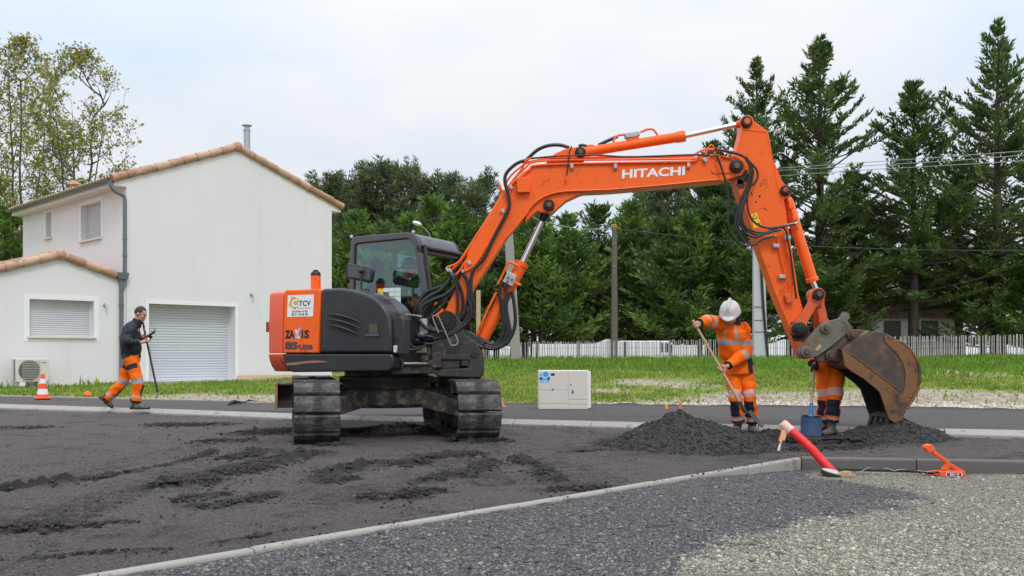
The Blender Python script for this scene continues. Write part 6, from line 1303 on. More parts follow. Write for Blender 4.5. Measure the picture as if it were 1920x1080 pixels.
for x0, y0, x1, h in ((1012.5,704,1017.5,2), (1017,709,1026,1.6), (1017,711.3,1026,1.2), (1013,715.8,1020,1.4), (1024,715.8,1029.5,2)): kq('notice_line', x0, y0-h, x1, y0, M['white'] if 706 < y0 < 713 else pm('notice_mid', (.15,.35,.55), .5), .0088)
# two stakes, pink sleeve, scraps
M['stake'] = pm('stake_orange', (.75, .20, .03), .6, var=.15)
for px, y0, y1, nm, lab, c in ((1249.5, 766, 757, 'survey_stake', 'short yellow orange stake at the lawn edge, left of the redder one', 'stake_y'), (1276, 766, 753.5, 'survey_stake', 'short red orange stake at the lawn edge, left of the shovelling worker', 'stake')):
    M.setdefault('stake_y', pm('stake_yellow', (.85,.36,.03), .6, var=.1)); Ys = F*(H-.08)/(768-YH)+.2; s_ = Ys/F; p = P(px, y0, Ys); h_ = (y0-y1)*s_
    mb = MB(); mb.hexa(*[[V(p.x+a*.02, Ys+b*.02, z) for a, b in ((-1,-1),(1,-1),(1,1),(-1,1))] for z in (.02, p.z+h_)]); tag(mb.build(nm, M[c], None, bevel=.003), lab, 'stake', 'stakes at the lawn edge')
Ys = 16.5; mb = MB(); mb.tube([P(945, 768, Ys), P(938, 757, Ys), P(930, 738, Ys)], [.055,.05,.045], 10, k=3); tag(mb.build('plastic_sleeve', pm('pink_plastic', (.62,.14,.20), .5, var=.15), None), 'faded pink plastic sleeve sticking up behind the right track', 'sleeve')

# ------------------------------------------------------------------ grass
def gmat(name, c): return leaf_mat(name, c3(c, .75), c3(c, 1.25), .35)
GMATS = [gmat('grass_green', (.15, .28, .03)), gmat('grass_yellow', (.28, .33, .06)), gmat('grass_deep', (.09, .20, .03)), gmat('grass_dry', (.42, .36, .18))]
rs = np.random.RandomState(77); N = 190000
Yg = 14+29*rs.rand(N)**1.25; pxg = rs.uniform(-220, 2250, N); Xg = (pxg-960)/F*Yg; Sg = Yg-YB(Xg); rel = np.stack([Xg-HC.x, Yg-HC.y], -1); tg_ = rel@np.array([gd.x, gd.y]); lg_ = rel@np.array([ld.x, ld.y])
inhouse = (tg_ < W+.3) & (lg_ > -.03) | ((lg_ > -1.25) & (tg_ > gar[0]-.25) & (tg_ < W+1.4))
dv = np.zeros(N)
for px, py, w, d in ((1260,722,1.6,1), (1200,717,.8,1), (1800,700,1.6,1), (1890,690,1.5,1), (1650,748,2.2,1), (1780,758,2.5,1), (1610,752,1.4,1), (1850,760,1.8,1), (1700,735,1.2,.9), (1130,735,.7,.8), (1420,755,2.0,1), (1880,745,1.5,1), (330,742,1.2,.8), (430,748,1.0,1), (480,745,.9,1)):
    c = GL(px, py); dv += d*np.exp(-(((Xg-c[0])/w)**2+((Yg-c[1])/(w*.8*max(1, c[1]/15)**1.7))**2))
dens_ = np.clip(.9+.5*vnoise(Xg, Yg, .9, 51)-.95*dv, 0.04, 1)*np.where((Xg > 1.5), sst(-.1, 2.2, Sg), sst(.0, .5, Sg))
ok = (Sg > .12) & (~inhouse) & (rs.rand(N) < dens_) & (Yg < FY-2.1)
Xg, Yg, Sg, lg_, tg_ = Xg[ok], Yg[ok], Sg[ok], lg_[ok], tg_[ok]; n = len(Xg)
tall = sst(9, 19, Sg+2.5*vnoise(Xg, Yg, .35, 52))*(Xg > -3.5); wallt = np.exp(-np.clip(-lg_, 0, 9)/.18)*(tg_ < W)*(vnoise(Xg, Yg, 1.1, 53) > .15)
hg = (.05+.05*rs.rand(n))*(1+.5*vnoise(Xg, Yg, 1.7, 54))+tall*(.08+.12*rs.rand(n))*(1+.5*vnoise(Xg, Yg, .6, 56))+wallt*(.18+.18*rs.rand(n)); hg = np.clip(hg, .03, .6); wg = .012+.010*rs.rand(n)+.016*tall+.0004*Yg
zg = lawn_z(Xg, Sg)-.01; ang = rs.uniform(0, 6.28, n); lean = rs.normal(0, .35, (n, 2))*hg[:, None]; cga, sga = np.cos(ang)*wg, np.sin(ang)*wg
v = np.stack([np.stack([Xg-cga, Yg-sga, zg], -1), np.stack([Xg+cga, Yg+sga, zg], -1), np.stack([Xg+lean[:, 0]+cga*.3, Yg+lean[:, 1], zg+hg], -1)], 1)
pick = rs.rand(n); nz = vnoise(Xg, Yg, .7, 57); mi = np.where(tall+wallt > .4, np.where(pick < .68, 0, np.where(pick < .86, 2, 1)), np.where(pick < .42-.3*nz, 0, np.where(pick < .86, 1, np.where(pick < .95, 3, 2))))
tag(np_mesh('lawn_grass', v.reshape(-1, 3), np.arange(3*n).reshape(-1, 3), None, mats=GMATS, mi=mi), 'green grass of the lawn, taller towards the paling fence', 'grass', kind='stuff')
# pale stones along the lawn edge at right
n = 6400; px = rs.uniform(1020, 2250, n); Sg = .05+np.abs(rs.normal(0, .55, n))*(.35+.65*sst(1200, 1500, px)); Yg = 15.6; Xg = (px-960)/F*Yg; Yg = YB(Xg)+Sg; ok = rs.rand(n) < (.12+.88*sst(1250, 1480, px)); s = np.clip(rs.lognormal(-3.9, .45, n), .008, .06)
p = np.stack([Xg, Yg, lawn_z(Xg, Sg)+s*.2], -1)[ok]; st_ = stones('limestone_scree', p, s[ok], [pm('limestone', (.58,.53,.46), .85, var=.15), pm('limestone_tan', (.40,.33,.25), .85, var=.2)], 9, .6, rs.choice(2, ok.sum(), p=[.7, .3]), label='pale limestone gravel along the lawn edge at right', cat='gravel')
# ------------------------------------------------------------------ people
M['skin'] = pm('skin', (.50, .27, .19), .55, var=.12, scale=18); M['hair'] = pm('brown_hair', (.035, .022, .015), .7, var=.3, scale=60)
M['hiviz'] = pm('hiviz_orange', (.93, .155, .006), .75, var=.08, scale=9); M['hiviz'].node_tree.nodes['Principled BSDF'].inputs['Specular IOR Level'].default_value = .2
M['navy'] = pm('navy_cloth', (.012, .014, .024), .85, var=.3, scale=12); M['reflect'] = pm('reflective_grey', (.33, .32, .33), .45, var=.1, scale=20); M['reflect_pink'] = pm('worn_reflective', (.68, .36, .30), .6, var=.12, scale=25)
M['boot'] = pm('dusty_boot', (.06, .052, .045), .85, var=.35, scale=12, dirt=(.20, .17, .14), damt=(.45, .7), dscale=9); M['boot_pale'] = pm('mud_pale_boot', (.15, .13, .11), .9, var=.35, scale=14, dirt=(.06, .05, .045), damt=(.5, .72), dscale=9)
M['sole'] = pm('boot_sole', (.02, .018, .016), .8); M['glove'] = pm('dark_glove', (.03, .028, .028), .85, var=.3); M['helmet'] = pm('white_helmet', (.60, .59, .57), .45, var=.06, scale=6)
M['ash'] = pm('ash_handle', (.50, .34, .21), .6, var=.12, scale=9); M['blade'] = pm('shovel_steel', (.055, .05, .045), .5, .4, var=.35, scale=14, dirt=(.13,.11,.09), damt=(.5,.75), dscale=14); M['bladeblue'] = pm('shovel_blue', (.018, .05, .125), .45, var=.2, scale=8, dirt=(.05,.055,.06), damt=(.5,.8), dscale=7)
M['olive'] = pm('operator_jacket', (.03, .03, .028), .85, var=.2)

def loft(mb, pts, lat, front, rx, ry, n=22, k=7, mat=None, wr=.006, wf=14, cap=True, seed=0):
    """sleeve-like surface round a spline; lat, front: rough sideways and forward directions (constant or per point)"""
    P_ = catmull(pts, k); m = len(P_); RX = interp1(rx, m); RY = interp1(ry, m); rings = []; ms = []
    for i, p in enumerate(P_):
        t = (P_[min(i+1, m-1)]-P_[max(i-1, 0)]).normalized(); f = Vector(front); l = Vector(lat); l = (l-t*l.dot(t)).normalized(); d = t.cross(l); d = d if d.dot(f) > 0 else -d
        for j in range(n):
            a = 2*math.pi*j/n; q = p+l*math.cos(a)*RX[i]+d*math.sin(a)*RY[i]; nr = (q-p).normalized()
            w = mnoise.noise(Vector((q.x*wf*.5, q.y*wf*.5, q.z*wf))+Vector((seed*7.1, 0, 0)))*wr+mnoise.noise(Vector((q.x*wf*2, q.y*wf*2, q.z*wf*1.5))+Vector((seed*3.1, 5, 0)))*wr*.45
            rings.append(q+nr*w)
    fs = []; 
    for i in range(m-1):
        for j in range(n): fs.append((i*n+j, i*n+(j+1) % n, (i+1)*n+(j+1) % n, (i+1)*n+j)); ms.append(mat((i+.5)/(m-1), 360*(j+.5)/n) if mat else 0)
    if cap: fs += [list(range(n-1, -1, -1)), [(m-1)*n+j for j in range(n)]]; ms += [mat(0, 0) if mat else 0, mat(1, 0) if mat else 0]
    mb.add(rings, fs, ms)
def skin(mb, a, b, r0, r1, k=5):
    a, b = Vector(a), Vector(b); mb.tube([lerp(a, b, i/k) for i in range(k+1)], [r0, r1], 12); mb.ell(a, (r0,)*3); mb.ell(b, (r1,)*3)
def grip(mb, c, shaft, wrist, flip=1, rs=.017):
    """a fist closed round a shaft through c: palm towards the wrist, four fingers curling round, thumb the other way"""
    c = Vector(c); s = Vector(shaft).normalized(); w = Vector(wrist)-c; w = (w-s*w.dot(s)).normalized(); e2 = s.cross(w)*flip; R_ = rs+.010
    mb.ell(c+w*(R_+.014), (.030, .020, .042), Matrix((e2, w, s)).transposed(), 12)
    skin(mb, c+w*(R_+.02), Vector(wrist), .026, .026)
    for i, (o, ln) in enumerate(((.031, 215), (.010, 240), (-.011, 230), (-.031, 200))):
        pts = [c+s*o+w*(R_+.012)+e2*.014]
        for q in range(0, 7): an = math.radians(50+(ln-50)*q/6); pts.append(c+s*(o*(1-.04*q))+(w*math.cos(an)+e2*math.sin(an))*R_)
        mb.tube(pts, [.0105, .0100, .0095, .0080], 8, k=2); mb.ell(pts[-1], (.0082,)*3)
    pts = [c+w*(R_+.018)+s*.030-e2*.008]+[c+s*(.040-.006*q)+(w*math.cos(an)-e2*math.sin(an))*R_ for q, an in enumerate((.7, 1.4, 2.1))]
    mb.tube(pts, [.013, .0115, .0100, .0085], 8, k=2); mb.ell(pts[-1], (.009,)*3)
def head(mb, c, f, u):
    c = Vector(c); f = Vector(f).normalized(); u = Vector(u); u = (u-f*u.dot(f)).normalized(); s = f.cross(u); R_ = Matrix((s, f, u)).transposed()
    def q(x, y, z): return c+s*x+f*y+u*z
    mb.ell(q(0, -.012, .022), (.076, .096, .098), R_, 18); mb.ell(q(0, .028, -.048), (.056, .060, .068), R_, 16); mb.ell(q(0, .058, -.092), (.028, .026, .022), R_, 10)
    mb.ell(q(0, .078, .022), (.052, .016, .012), R_, 10)                             # brow
    mb.tube([q(0, .084, .014), q(0, .100, -.014), q(0, .108, -.030)], [.008, .011, .013], 8, k=3); mb.ell(q(0, .092, -.033), (.017, .012, .009), R_, 8)   # nose
    mb.ell(q(0, .084, -.060), (.024, .010, .006), R_, 8); mb.ell(q(0, .082, -.071), (.021, .010, .007), R_, 8)                   # lips
    for sg in (-1, 1):
        mb.ell(q(sg*.042, .066, -.022), (.020, .018, .020), R_, 8)
        mb.ell(q(sg*.078, -.010, -.008), (.010, .020, .033), R_, 10)               # ears
    return q, R_, s, f, u
def face_parts(q, R_, parent, hair='short', hat=None):
    for sg in (-1, 1):
        mb = MB(); mb.ell(q(sg*.031, .083, .002), (.011, .006, .006), R_, 8); mb.build('eye', M['ink'], parent)
    if hair:
        mb = MB(); c = q(0, -.014, .026); mb.ell(c, (.080, .100, .101), R_, 22)
        vs = []; 
        for v in mb.v:
            d = R_.transposed()@(Vector(v)-c); lim = -.062+.118*sm(.022, .075, d.y)
            if d.z < lim: d = d*.86
            vs.append(tuple(c+R_@d+mnoise.noise_vector(Vector(v)*60)*.003))
        mb.v = vs; mb.build('hair', M['hair'], parent)
def foot(mb, ankle, heel, toe, w=.048):
    a, h, t = Vector(ankle), Vector(heel), Vector(toe); d = (t-h).normalized(); s = d.cross(V(0,0,1)).normalized(); up = s.cross(d); 
    mb.tube([a+up*.10, a+up*.03, lerp(h, t, .2)+up*.05], [.056, .053, .05], 12)
    L = (t-h).length; pr = ((0, .045, .06), (.12, .05, .075), (.35, .046, .075), (.6, .052, .055), (.85, .048, .045), (1, .028, .032)); vs = []; n = 12
    for x, w_, hh in pr:
        p = h+d*(L*x)
        for j in range(n): an = 2*math.pi*j/n; vs.append(p+s*(math.cos(an)*w_)+up*(max(0, math.sin(an))*hh+.022 if math.sin(an) > 0 else .022))
    mb.add(vs, [(i*n+j, i*n+(j+1) % n, (i+1)*n+(j+1) % n, (i+1)*n+j) for i in range(len(pr)-1) for j in range(n)]+[list(range(n)), [(len(pr)-1)*n+j for j in range(n)]])
    return h, d, s, up, L
def sole(h, d, s, up, L, parent):
    mb = MB(); q = [(-.005,.042),(.3*L,.040),(.65*L,.053),(.9*L,.045),(L+.008,.02)]; pl = [h+d*x+s*w for x, w in q]+[h+d*x-s*w for x, w in q[::-1]]; mb.prism([p-up*.0 for p in pl], up*.024); mb.build('sole', M['sole'], parent, bevel=.004)
def remesh(o, vox=.007):
    r = o.modifiers.new('remesh', 'REMESH'); r.mode = 'VOXEL'; r.voxel_size = vox; r.use_smooth_shade = True
    s = o.modifiers.new('smooth', 'SMOOTH'); s.factor = .5; s.iterations = 3
def body(root, J, fdir, udir, hands, bare_arm=True):
    mb = MB(); hq = head(mb, J['head'], fdir, udir); nb = Vector(J['neck']); skin(mb, nb, Vector(J['head'])-hq[3]*.02-hq[4]*.05, .055, .052)
    pel, ch = Vector(J['pelvis']), Vector(J['chest']); skin(mb, pel, ch, .11, .12); skin(mb, ch, nb, .11, .06)
    for s in 'LR':
        skin(mb, J['sh'+s], J['el'+s], .046, .036); skin(mb, J['el'+s], J['wr'+s], .036, .026); skin(mb, ch, J['sh'+s], .07, .05)
        skin(mb, J['hip'+s], J['kn'+s], .078, .052); skin(mb, J['kn'+s], J['an'+s], .05, .036); skin(mb, pel, J['hip'+s], .09, .08)
        pass
    for hnd in hands: hnd(mb)
    o = mb.build('body', M['skin'], root); remesh(o, .0075); face_parts(hq[0], hq[1], o); return o, hq
def trousers(root, J, lat, front, matf, waist, mats, r=(.098, .088, .078, .076, .072), seed=0):
    mb = MB()
    for s in 'LR':
        h, k, a = Vector(J['hip'+s]), Vector(J['kn'+s]), Vector(J['an'+s]); a = a+(k-a).normalized()*.03
        loft(mb, [h+(h-k).normalized()*.06, lerp(h, k, .5), k, lerp(k, a, .5), a], lat, front, r, [x*1.05 for x in r], 24, 9, matf, .020, 13, True, seed+(s == 'R'))
    p = Vector(J['pelvis']); hm = (Vector(J['hipL'])+Vector(J['hipR']))/2
    loft(mb, [hm+(hm-p).normalized()*.10, hm, p, Vector(waist)], lat, front, [.09, .165, .165, .150], [.08, .125, .125, .115], 28, 6, lambda t, a: 0, .008, 14, True, seed)
    return mb.build('trousers', mats, root, smooth=60)
def jacket(root, J, lat, front, mats, torso, rx, ry, tmat, smat, seed=0, sr=(.088, .076, .068, .060, .052), cuff='L R'):
    mb = MB(); loft(mb, torso, lat, front, rx, ry, 32, 9, tmat, .022, 10, True, seed)
    for s in 'LR':
        a, b, c = Vector(J['sh'+s]), Vector(J['el'+s]), Vector(J['wr'+s]); ch = Vector(J['chest']); a0 = lerp(a, ch+(Vector(J['neck'])-ch)*.5, .35)
        loft(mb, [a0, a, lerp(a, b, .55), b, lerp(b, c, .5), lerp(b, c, .93)], front, lat, (sr[0],)+tuple(sr), (sr[0],)+tuple(sr), 20, 8, smat, .016, 15, True, seed+3+(s == 'R'))
        mb.ell(b, (.071, .071, .071), None, 14)
    return mb.build('jacket', mats, root, smooth=60)
def shovel(name, label, top, sock, tip, wblade, facing, hmat, smat, bmat, sock_r=.018, square=False):
    top, sock, tip = Vector(top), Vector(sock), Vector(tip); rt = thing(name, label, 'shovel', tip); d = (sock-top).normalized()
    mb = MB(); mb.tube([top, lerp(top, sock, .5), sock+d*.03], [.015, .0165, .0185], 14); mb.ell(top, (.016,)*3); mb.build('handle', hmat, rt)
    bd = (tip-sock).normalized(); n = Vector(facing); n = (n-bd*n.dot(bd)).normalized(); w = bd.cross(n); L = (tip-sock).length
    mb = MB(); mb.tube([sock-d*.13, sock, sock+bd*L*.14], [.021, .024, .014], 14); mb.build('socket', smat, rt)
    mb = MB(); rows = [(.10, .55), (.13, .97), (.22, 1), (.6, 1.0), (.93, .99 if square else .80), (1.0, .98 if square else .45)]; vs = []; m = 11
    for t, ww in rows:
        for j in range(m): x = -1+2*j/(m-1); vs.append(sock+bd*(L*t)+w*(x*ww*wblade/2)+n*(.030*x*x*(1-.5*t)+.018*(1-t)**2-.012*math.exp(-(x/.14)**2)*(1-t)))
    k = len(vs); vs += [v-n*.004 for v in vs]; fs = []
    for i in range(len(rows)-1):
        for j in range(m-1): a = i*m+j; fs += [(a, a+1, a+m+1, a+m), (k+a, k+a+m, k+a+m+1, k+a+1)]
    for j in range(m-1): fs += [(j, k+j, k+j+1, j+1), ((len(rows)-1)*m+j, (len(rows)-1)*m+j+1, k+(len(rows)-1)*m+j+1, k+(len(rows)-1)*m+j)]
    for i in range(len(rows)-1): a, b = i*m, i*m+m-1; fs += [(a, a+m, k+a+m, k+a), (b, k+b, k+b+m, b+m)]
    mb.add(vs, fs); mb.build('blade', bmat, rt, smooth=40); return rt
def hivis_leg(pink='reflect_pink'):
    def f(t, a):
        if .40 < t < .50: return 1
        if .865 < t < .945: return 1
        if t >= .955: return 2
        if .56 < t < .86 and 60 < a < 200: return 2
        return 0
    return f

# ---- worker shovelling beside the big heap
Yw = 12.0
def p1(x, y, d=0): return P(x, y, Yw+d)
J = dict(head=p1(1369,590,-.22), neck=p1(1377,607,-.12), chest=p1(1372,637,-.05), pelvis=p1(1383,686,.04), shL=p1(1352,607,-.12), elL=p1(1327,602,-.20), wrL=p1(1311,607,-.27), shR=p1(1393,617,-.06), elR=p1(1397,662,-.12), wrR=p1(1363,687,-.30),
   hipL=p1(1374,697,.02), knL=p1(1378,744,-.07), anL=p1(1385,795,.02), toeL=p1(1377,810,-.20), hipR=p1(1398,697,.03), knR=p1(1406,744,-.06), anR=p1(1411,796,.05), toeR=p1(1418,810,-.16))
w1 = thing('person', 'worker in white helmet and orange suit, shovelling behind the big heap', 'person', V(J['anL'].x, Yw, 0))
shv_top, shv_sock, shv_tip = p1(1300,602,-.28), p1(1397,771,-.36), p1(1430,802,-.42); sax = shv_sock-shv_top
gl_ = lerp(shv_top, shv_sock, .045); gr_ = lerp(shv_top, shv_sock, .53)
b1, hq = body(w1, J, V(-.32,-.75,-.58), V(-.15,-.45,.9), [lambda mb: grip(mb, gl_, sax, J['wrL'], 1), lambda mb: grip(mb, gr_, sax, J['wrR'], -1)])
lat1, fr1 = V(.92,-.25,0), V(-.25,-.95,0)
trousers(w1, J, lat1, fr1, hivis_leg(), p1(1380,668,.03), [M['hiviz'], M['reflect_pink'], M['navy']], seed=1)
def tj(t, a):           # torso: hem navy at the back right, waist band, braces
    if .50 < t < .585 and not (300 < a < 335): return 1
    if t > .58 and (62 < a < 76 or 112 < a < 126): return 1
    if t < .50 and (a < 46 or a > 312): return 2
    return 0
jacket(w1, J, lat1, fr1, [M['hiviz'], M['reflect'], M['navy']], [p1(1383,700,.03), p1(1380,672,.02), p1(1373,640,-.04), p1(1373,618,-.09), p1(1376,604,-.12)], [.188, .178, .186, .178, .075], [.150, .138, .148, .126, .075], tj,
   lambda t, a: 2 if t > .965 else 1 if (.40 < t < .47 or .62 < t < .69) else 0, 2, (.090, .082, .078, .068, .054))
mb = MB(); loft(mb, [p1(1376,609,-.11), p1(1377,601,-.11), p1(1378,594,-.10)], lat1, fr1, [.085, .078, .070], [.085, .078, .070], 20, 4, None, .006, 20); mb.build('collar', M['navy'], w1, smooth=60)
q, R_ = hq[0], hq[1]; hc_ = q(0, -.012, .040); R2 = R_
mb = MB(); prof = [(.0,.135),(.03,.132),(.06,.120),(.09,.096),(.112,.060),(.122,.015),(.126,.0),(.128,-.014),(.120,-.016),(.117,.0)]
mb.lathe(prof[::-1], (0,0,0), (0,0,1), 36); vs = []
for v in mb.v:
    x, y, z = v
    a = math.atan2(x, y); 
    sx = 1.0; sy = 1.12
    if z < .004: k = max(0, math.cos(math.atan2(x, y))); y += .040*k**3*(1 if y > 0 else 0); z -= .010*k**3
    vs.append(tuple(hc_+R2@Vector((x*sx, y*sy, z))))
mb.v = vs; hel = mb.build('helmet', M['helmet'], w1)
mb = MB(); mb.tube([hc_+R2@Vector((0, y, z)) for y, z in ((.118,.065),(.10,.100),(.06,.128),(0,.142),(-.06,.134),(-.11,.095))], [.010,.018,.022,.022,.018,.012], 10, k=3); mb.build('helmet_ridge', M['helmet'], hel)
for s in 'LR':
    mb = MB(); an, to = J['an'+s], J['toe'+s]; to = V(to.x, to.y, .0); he = V(an.x, an.y+.07, .0)+(V(an.x,an.y,0)-V(to.x,to.y,0)).normalized()*.02; fz = foot(mb, an, he, to); o = mb.build('boot', M['boot_pale'], w1); remesh(o, .008); sole(*fz, o)
shovel('shovel', 'long handled round shovel held by the bending worker, blade over the heap', shv_top, shv_sock, shv_tip, .25, V(.62,-.30,.72), M['ash'], M['blade'], M['blade'])

# ---- worker whose trunk is hidden behind the bucket coupler
def p2(x, y, Y): return P(x, y, Y)
J = dict(head=p2(1541,643,12.28), neck=p2(1549,640,12.14), chest=p2(1553,648,12.03), pelvis=p2(1558,672,11.90), shL=p2(1533,643,12.08), elL=p2(1520,664,11.98), wrL=p2(1525,684,11.80), shR=p2(1572,644,12.10), elR=p2(1590,664,12.05), wrR=p2(1580,676,11.92),
   hipL=p2(1547,681,11.86), knL=p2(1547,744,11.80), anL=p2(1545,795,11.84), toeL=p2(1535,806,11.70), hipR=p2(1567,681,11.88), knR=p2(1564,744,11.70), anR=p2(1559,797,11.70), toeR=p2(1541,812,11.52))
w2 = thing('person', 'worker in orange hi-vis trousers standing behind the bucket, upper body hidden by the coupler', 'person', V(J['anR'].x, 11.7, 0))
s2t, s2s, s2b = p2(1527.5,684,11.72), p2(1520,776,11.56), p2(1519.5,817,11.50)
b2, hq = body(w2, J, V(-.35,.55,-.75), V(.1,.8,.5), [lambda mb: grip(mb, lerp(s2t, s2s, .05), s2s-s2t, J['wrL'], 1), lambda mb: grip(mb, J['wrR']+V(-.02,-.06,-.03), V(1,0,.2), J['wrR'], 1)])
lat2, fr2 = V(.90,.30,0), V(-.45,-.88,0)
trousers(w2, J, lat2, fr2, lambda t, a: 1 if (.40 < t < .50 or .875 < t < .955) else 2 if t >= .955 or (.55 < t < .87 and 70 < a < 190) else 2 if t < .20 and (a < 40 or a > 320) else 0, p2(1557,662,11.93), [M['hiviz'], M['reflect_pink'], M['navy']], (.112, .102, .088, .084, .076), seed=11)
jacket(w2, J, lat2, V(-.3,.2,-.9), [M['hiviz'], M['reflect'], M['navy']], [p2(1558,678,11.90), p2(1556,662,11.95), p2(1553,648,12.03), p2(1551,642,12.10), p2(1549,640,12.15)], [.165, .17, .175, .15, .07], [.125, .125, .13, .11, .07], lambda t, a: 1 if .45 < t < .53 else 0, lambda t, a: 2 if t > .96 else 1 if .42 < t < .5 else 0, 12)
mb = MB(); hc_ = hq[0](0, -.012, .040); mb.lathe(prof[::-1], (0,0,0), (0,0,1), 30); mb.v = [tuple(hc_+hq[1]@Vector((v[0], v[1]*1.12, v[2]))) for v in mb.v]; mb.build('helmet', M['helmet'], w2)
mb = MB(); grip(mb, lerp(s2t, s2s, .05), s2s-s2t, J['wrL'], 1, .021); skin(mb, J['wrL'], lerp(J['wrL'], J['elL'], .35), .036, .042); o = mb.build('glove', M['glove'], w2); remesh(o, .008); 
for v in o.data.vertices: v.co += v.normal*.006
for s in 'LR':
    mb = MB(); an, to = J['an'+s], J['toe'+s]; g = V(to.x-an.x, to.y-an.y, 0).normalized(); zf = .06 if s == 'L' else .0; he = V(an.x, an.y, zf)-g*.07; fz = foot(mb, an, he, he+g*.29, .05); o = mb.build('boot', M['boot_pale'], w2); remesh(o, .008); sole(*fz, o)
shovel('shovel', 'square blue shovel standing upright in front of the worker behind the bucket', s2t+V(0,0,.02), s2s, s2b, .245, V(0,-1,.1), M['ash'], pm('socket_blue', (.03,.22,.48), .5, var=.15), M['bladeblue'], square=True)

# ---- surveyor walking past the house
Ys = 15.75
def p3(x, y, d=0): return P(x, y, Ys+d)
J = dict(head=p3(264,589), neck=p3(256,607), chest=p3(247,630), pelvis=p3(247,668), shL=p3(246,616,-.17), elL=p3(239,641,-.26), wrL=p3(264,642,-.20), shR=p3(251,616,.17), elR=p3(250,640,.24), wrR=p3(264,632,.10),
   hipL=p3(247,677,-.09), knL=p3(259,719,-.10), anL=p3(254,758,-.09), toeL=p3(277,769,-.12), hipR=p3(246,677,.09), knR=p3(229,718,.10), anR=p3(196,754,.10), toeR=p3(203,769,.12))
w3 = thing('person', 'bareheaded man in navy jacket and orange trousers walking past the house', 'person', V(J['anL'].x, Ys, .08))
pt, pb_ = p3(267.5,603,.06), p3(297,743,.10); pax = pb_-pt; gp = lerp(pt, pb_, .19)
def hold(mb):            # near hand under the tablet
    w = J['wrL']; f = p3(272,640,-.14); skin(mb, w, f, .028, .030); up = V(0,0,1)
    for i in range(4): a = f+V(.02,.02-.018*i,.0); mb.tube([a, a+V(.035,.03,.002), a+V(.05,.05,.03)], [.010,.0095,.008], 8, k=3); mb.ell(a+V(.05,.05,.03), (.008,)*3)
    mb.tube([f+V(-.01,0,.02), f+V(.02,-.01,.045), f+V(.05,0,.055)], [.012,.011,.009], 8, k=3)
b3, hq = body(w3, J, V(.90,-.12,-.34), V(.3,0,.95), [hold, lambda mb: grip(mb, gp, pax, J['wrR'], 1)])
lat3, fr3 = V(0,-1,0), V(1,0,0)
trousers(w3, J, lat3, fr3, lambda t, a: 1 if (.40 < t < .49 or .80 < t < .875) else 2 if (t >= .94 or (.875 < t and 150 < a < 330) or (.52 < t < .80 and 60 < a < 135) or (.10 < t < .20 and (a < 60 or a > 300))) else 0, p3(247,658), [M['hiviz'], M['reflect'], M['navy']], (.100, .092, .080, .074, .072), seed=21)
M['navyjkt'] = pm('navy_jacket', (.011, .013, .021), .65, var=.3, scale=10)
jacket(w3, J, lat3, fr3, [M['navyjkt']], [p3(246,671), p3(245,655), p3(244,635), p3(248,618), p3(256,606)], [.175, .185, .195, .175, .075], [.145, .150, .155, .130, .085], lambda t, a: 0, lambda t, a: 0, 22, (.092, .082, .074, .064, .052))
mb = MB(); loft(mb, [p3(254,611), p3(257,604), p3(259,598.5)], lat3, fr3, [.085, .075, .070], [.085, .080, .074], 20, 4, None, .004, 20); mb.build('collar', M['navyjkt'], w3, smooth=60)
for s in 'LR':
    an, to = J['an'+s], J['toe'+s]
    if s == 'L': he = V(an.x-.07, an.y, .085); t_ = he+V(.30, -.03, 0)
    else: t_ = V(P(205,769,Ys).x, an.y, .09); he = t_+V(-.20, 0, .17)
    mb = MB(); fz = foot(mb, an, he, t_); o = mb.build('boot', M['boot'], w3); remesh(o, .008); sole(*fz, o)
sp_ = thing('survey_pole', 'slim dark survey pole carried by the walking man in the navy jacket', 'pole', pb_)
mb = MB(); mb.tube([pt+pax*.02, pb_-pax*.05], .0165, 12); mb.build('pole_shaft', pm('carbon_pole', (.05,.045,.045), .45, var=.2), sp_); mb = MB(); mb.tube([pb_-pax*.05, pb_-pax*.012, pb_], [.0165,.014,.003], 12); mb.build('pole_tip', M['steel'], sp_)
mb = MB(); mb.cyl(pt-pax*.012, pt+pax*.02, .020, 14); mb.cyl(pt+pax*.10, pt+pax*.115, .022, 14); mb.build('pole_collar', M['steel'], sp_)
mb = MB(); mb.lathe([(.018,-.02),(.045,-.015),(.045,0),(.02,.01)], pt-pax*.03, -pax, 14); mb.build('antenna_mount', M['steel'], sp_)
tb_ = thing('survey_controller', 'dark handheld survey controller held by the walking man', 'tablet', p3(277,631,-.05)); a, b = p3(266,638,-.06), p3(291,621,-.02); d = (b-a).normalized(); n = V(-d.z, -.3, d.x).normalized(); w = d.cross(n).normalized()
RR = Matrix((d, w, n)).transposed(); mb = MB(); mb.box((a+b)/2, ((b-a).length, .12, .030), RR); mb.build('case', M['ink'], tb_, bevel=.008)
mb = MB(); mb.box((a+b)/2+n*.016, ((b-a).length*.62, .10, .004), RR); mb.build('screen', pm('tablet_screen', (.05,.06,.07), .12), tb_)
mb = MB(); mb.box(lerp(a, b, .55)-n*.035, (.05,.05,.05), RR); mb.build('clamp', M['ink'], tb_, bevel=.01); mb = MB(); mb.tube([b, b+d*.02+n*.03, b+n*.06+d*.02], .006, 6); mb.build('aerial', M['ink'], tb_)

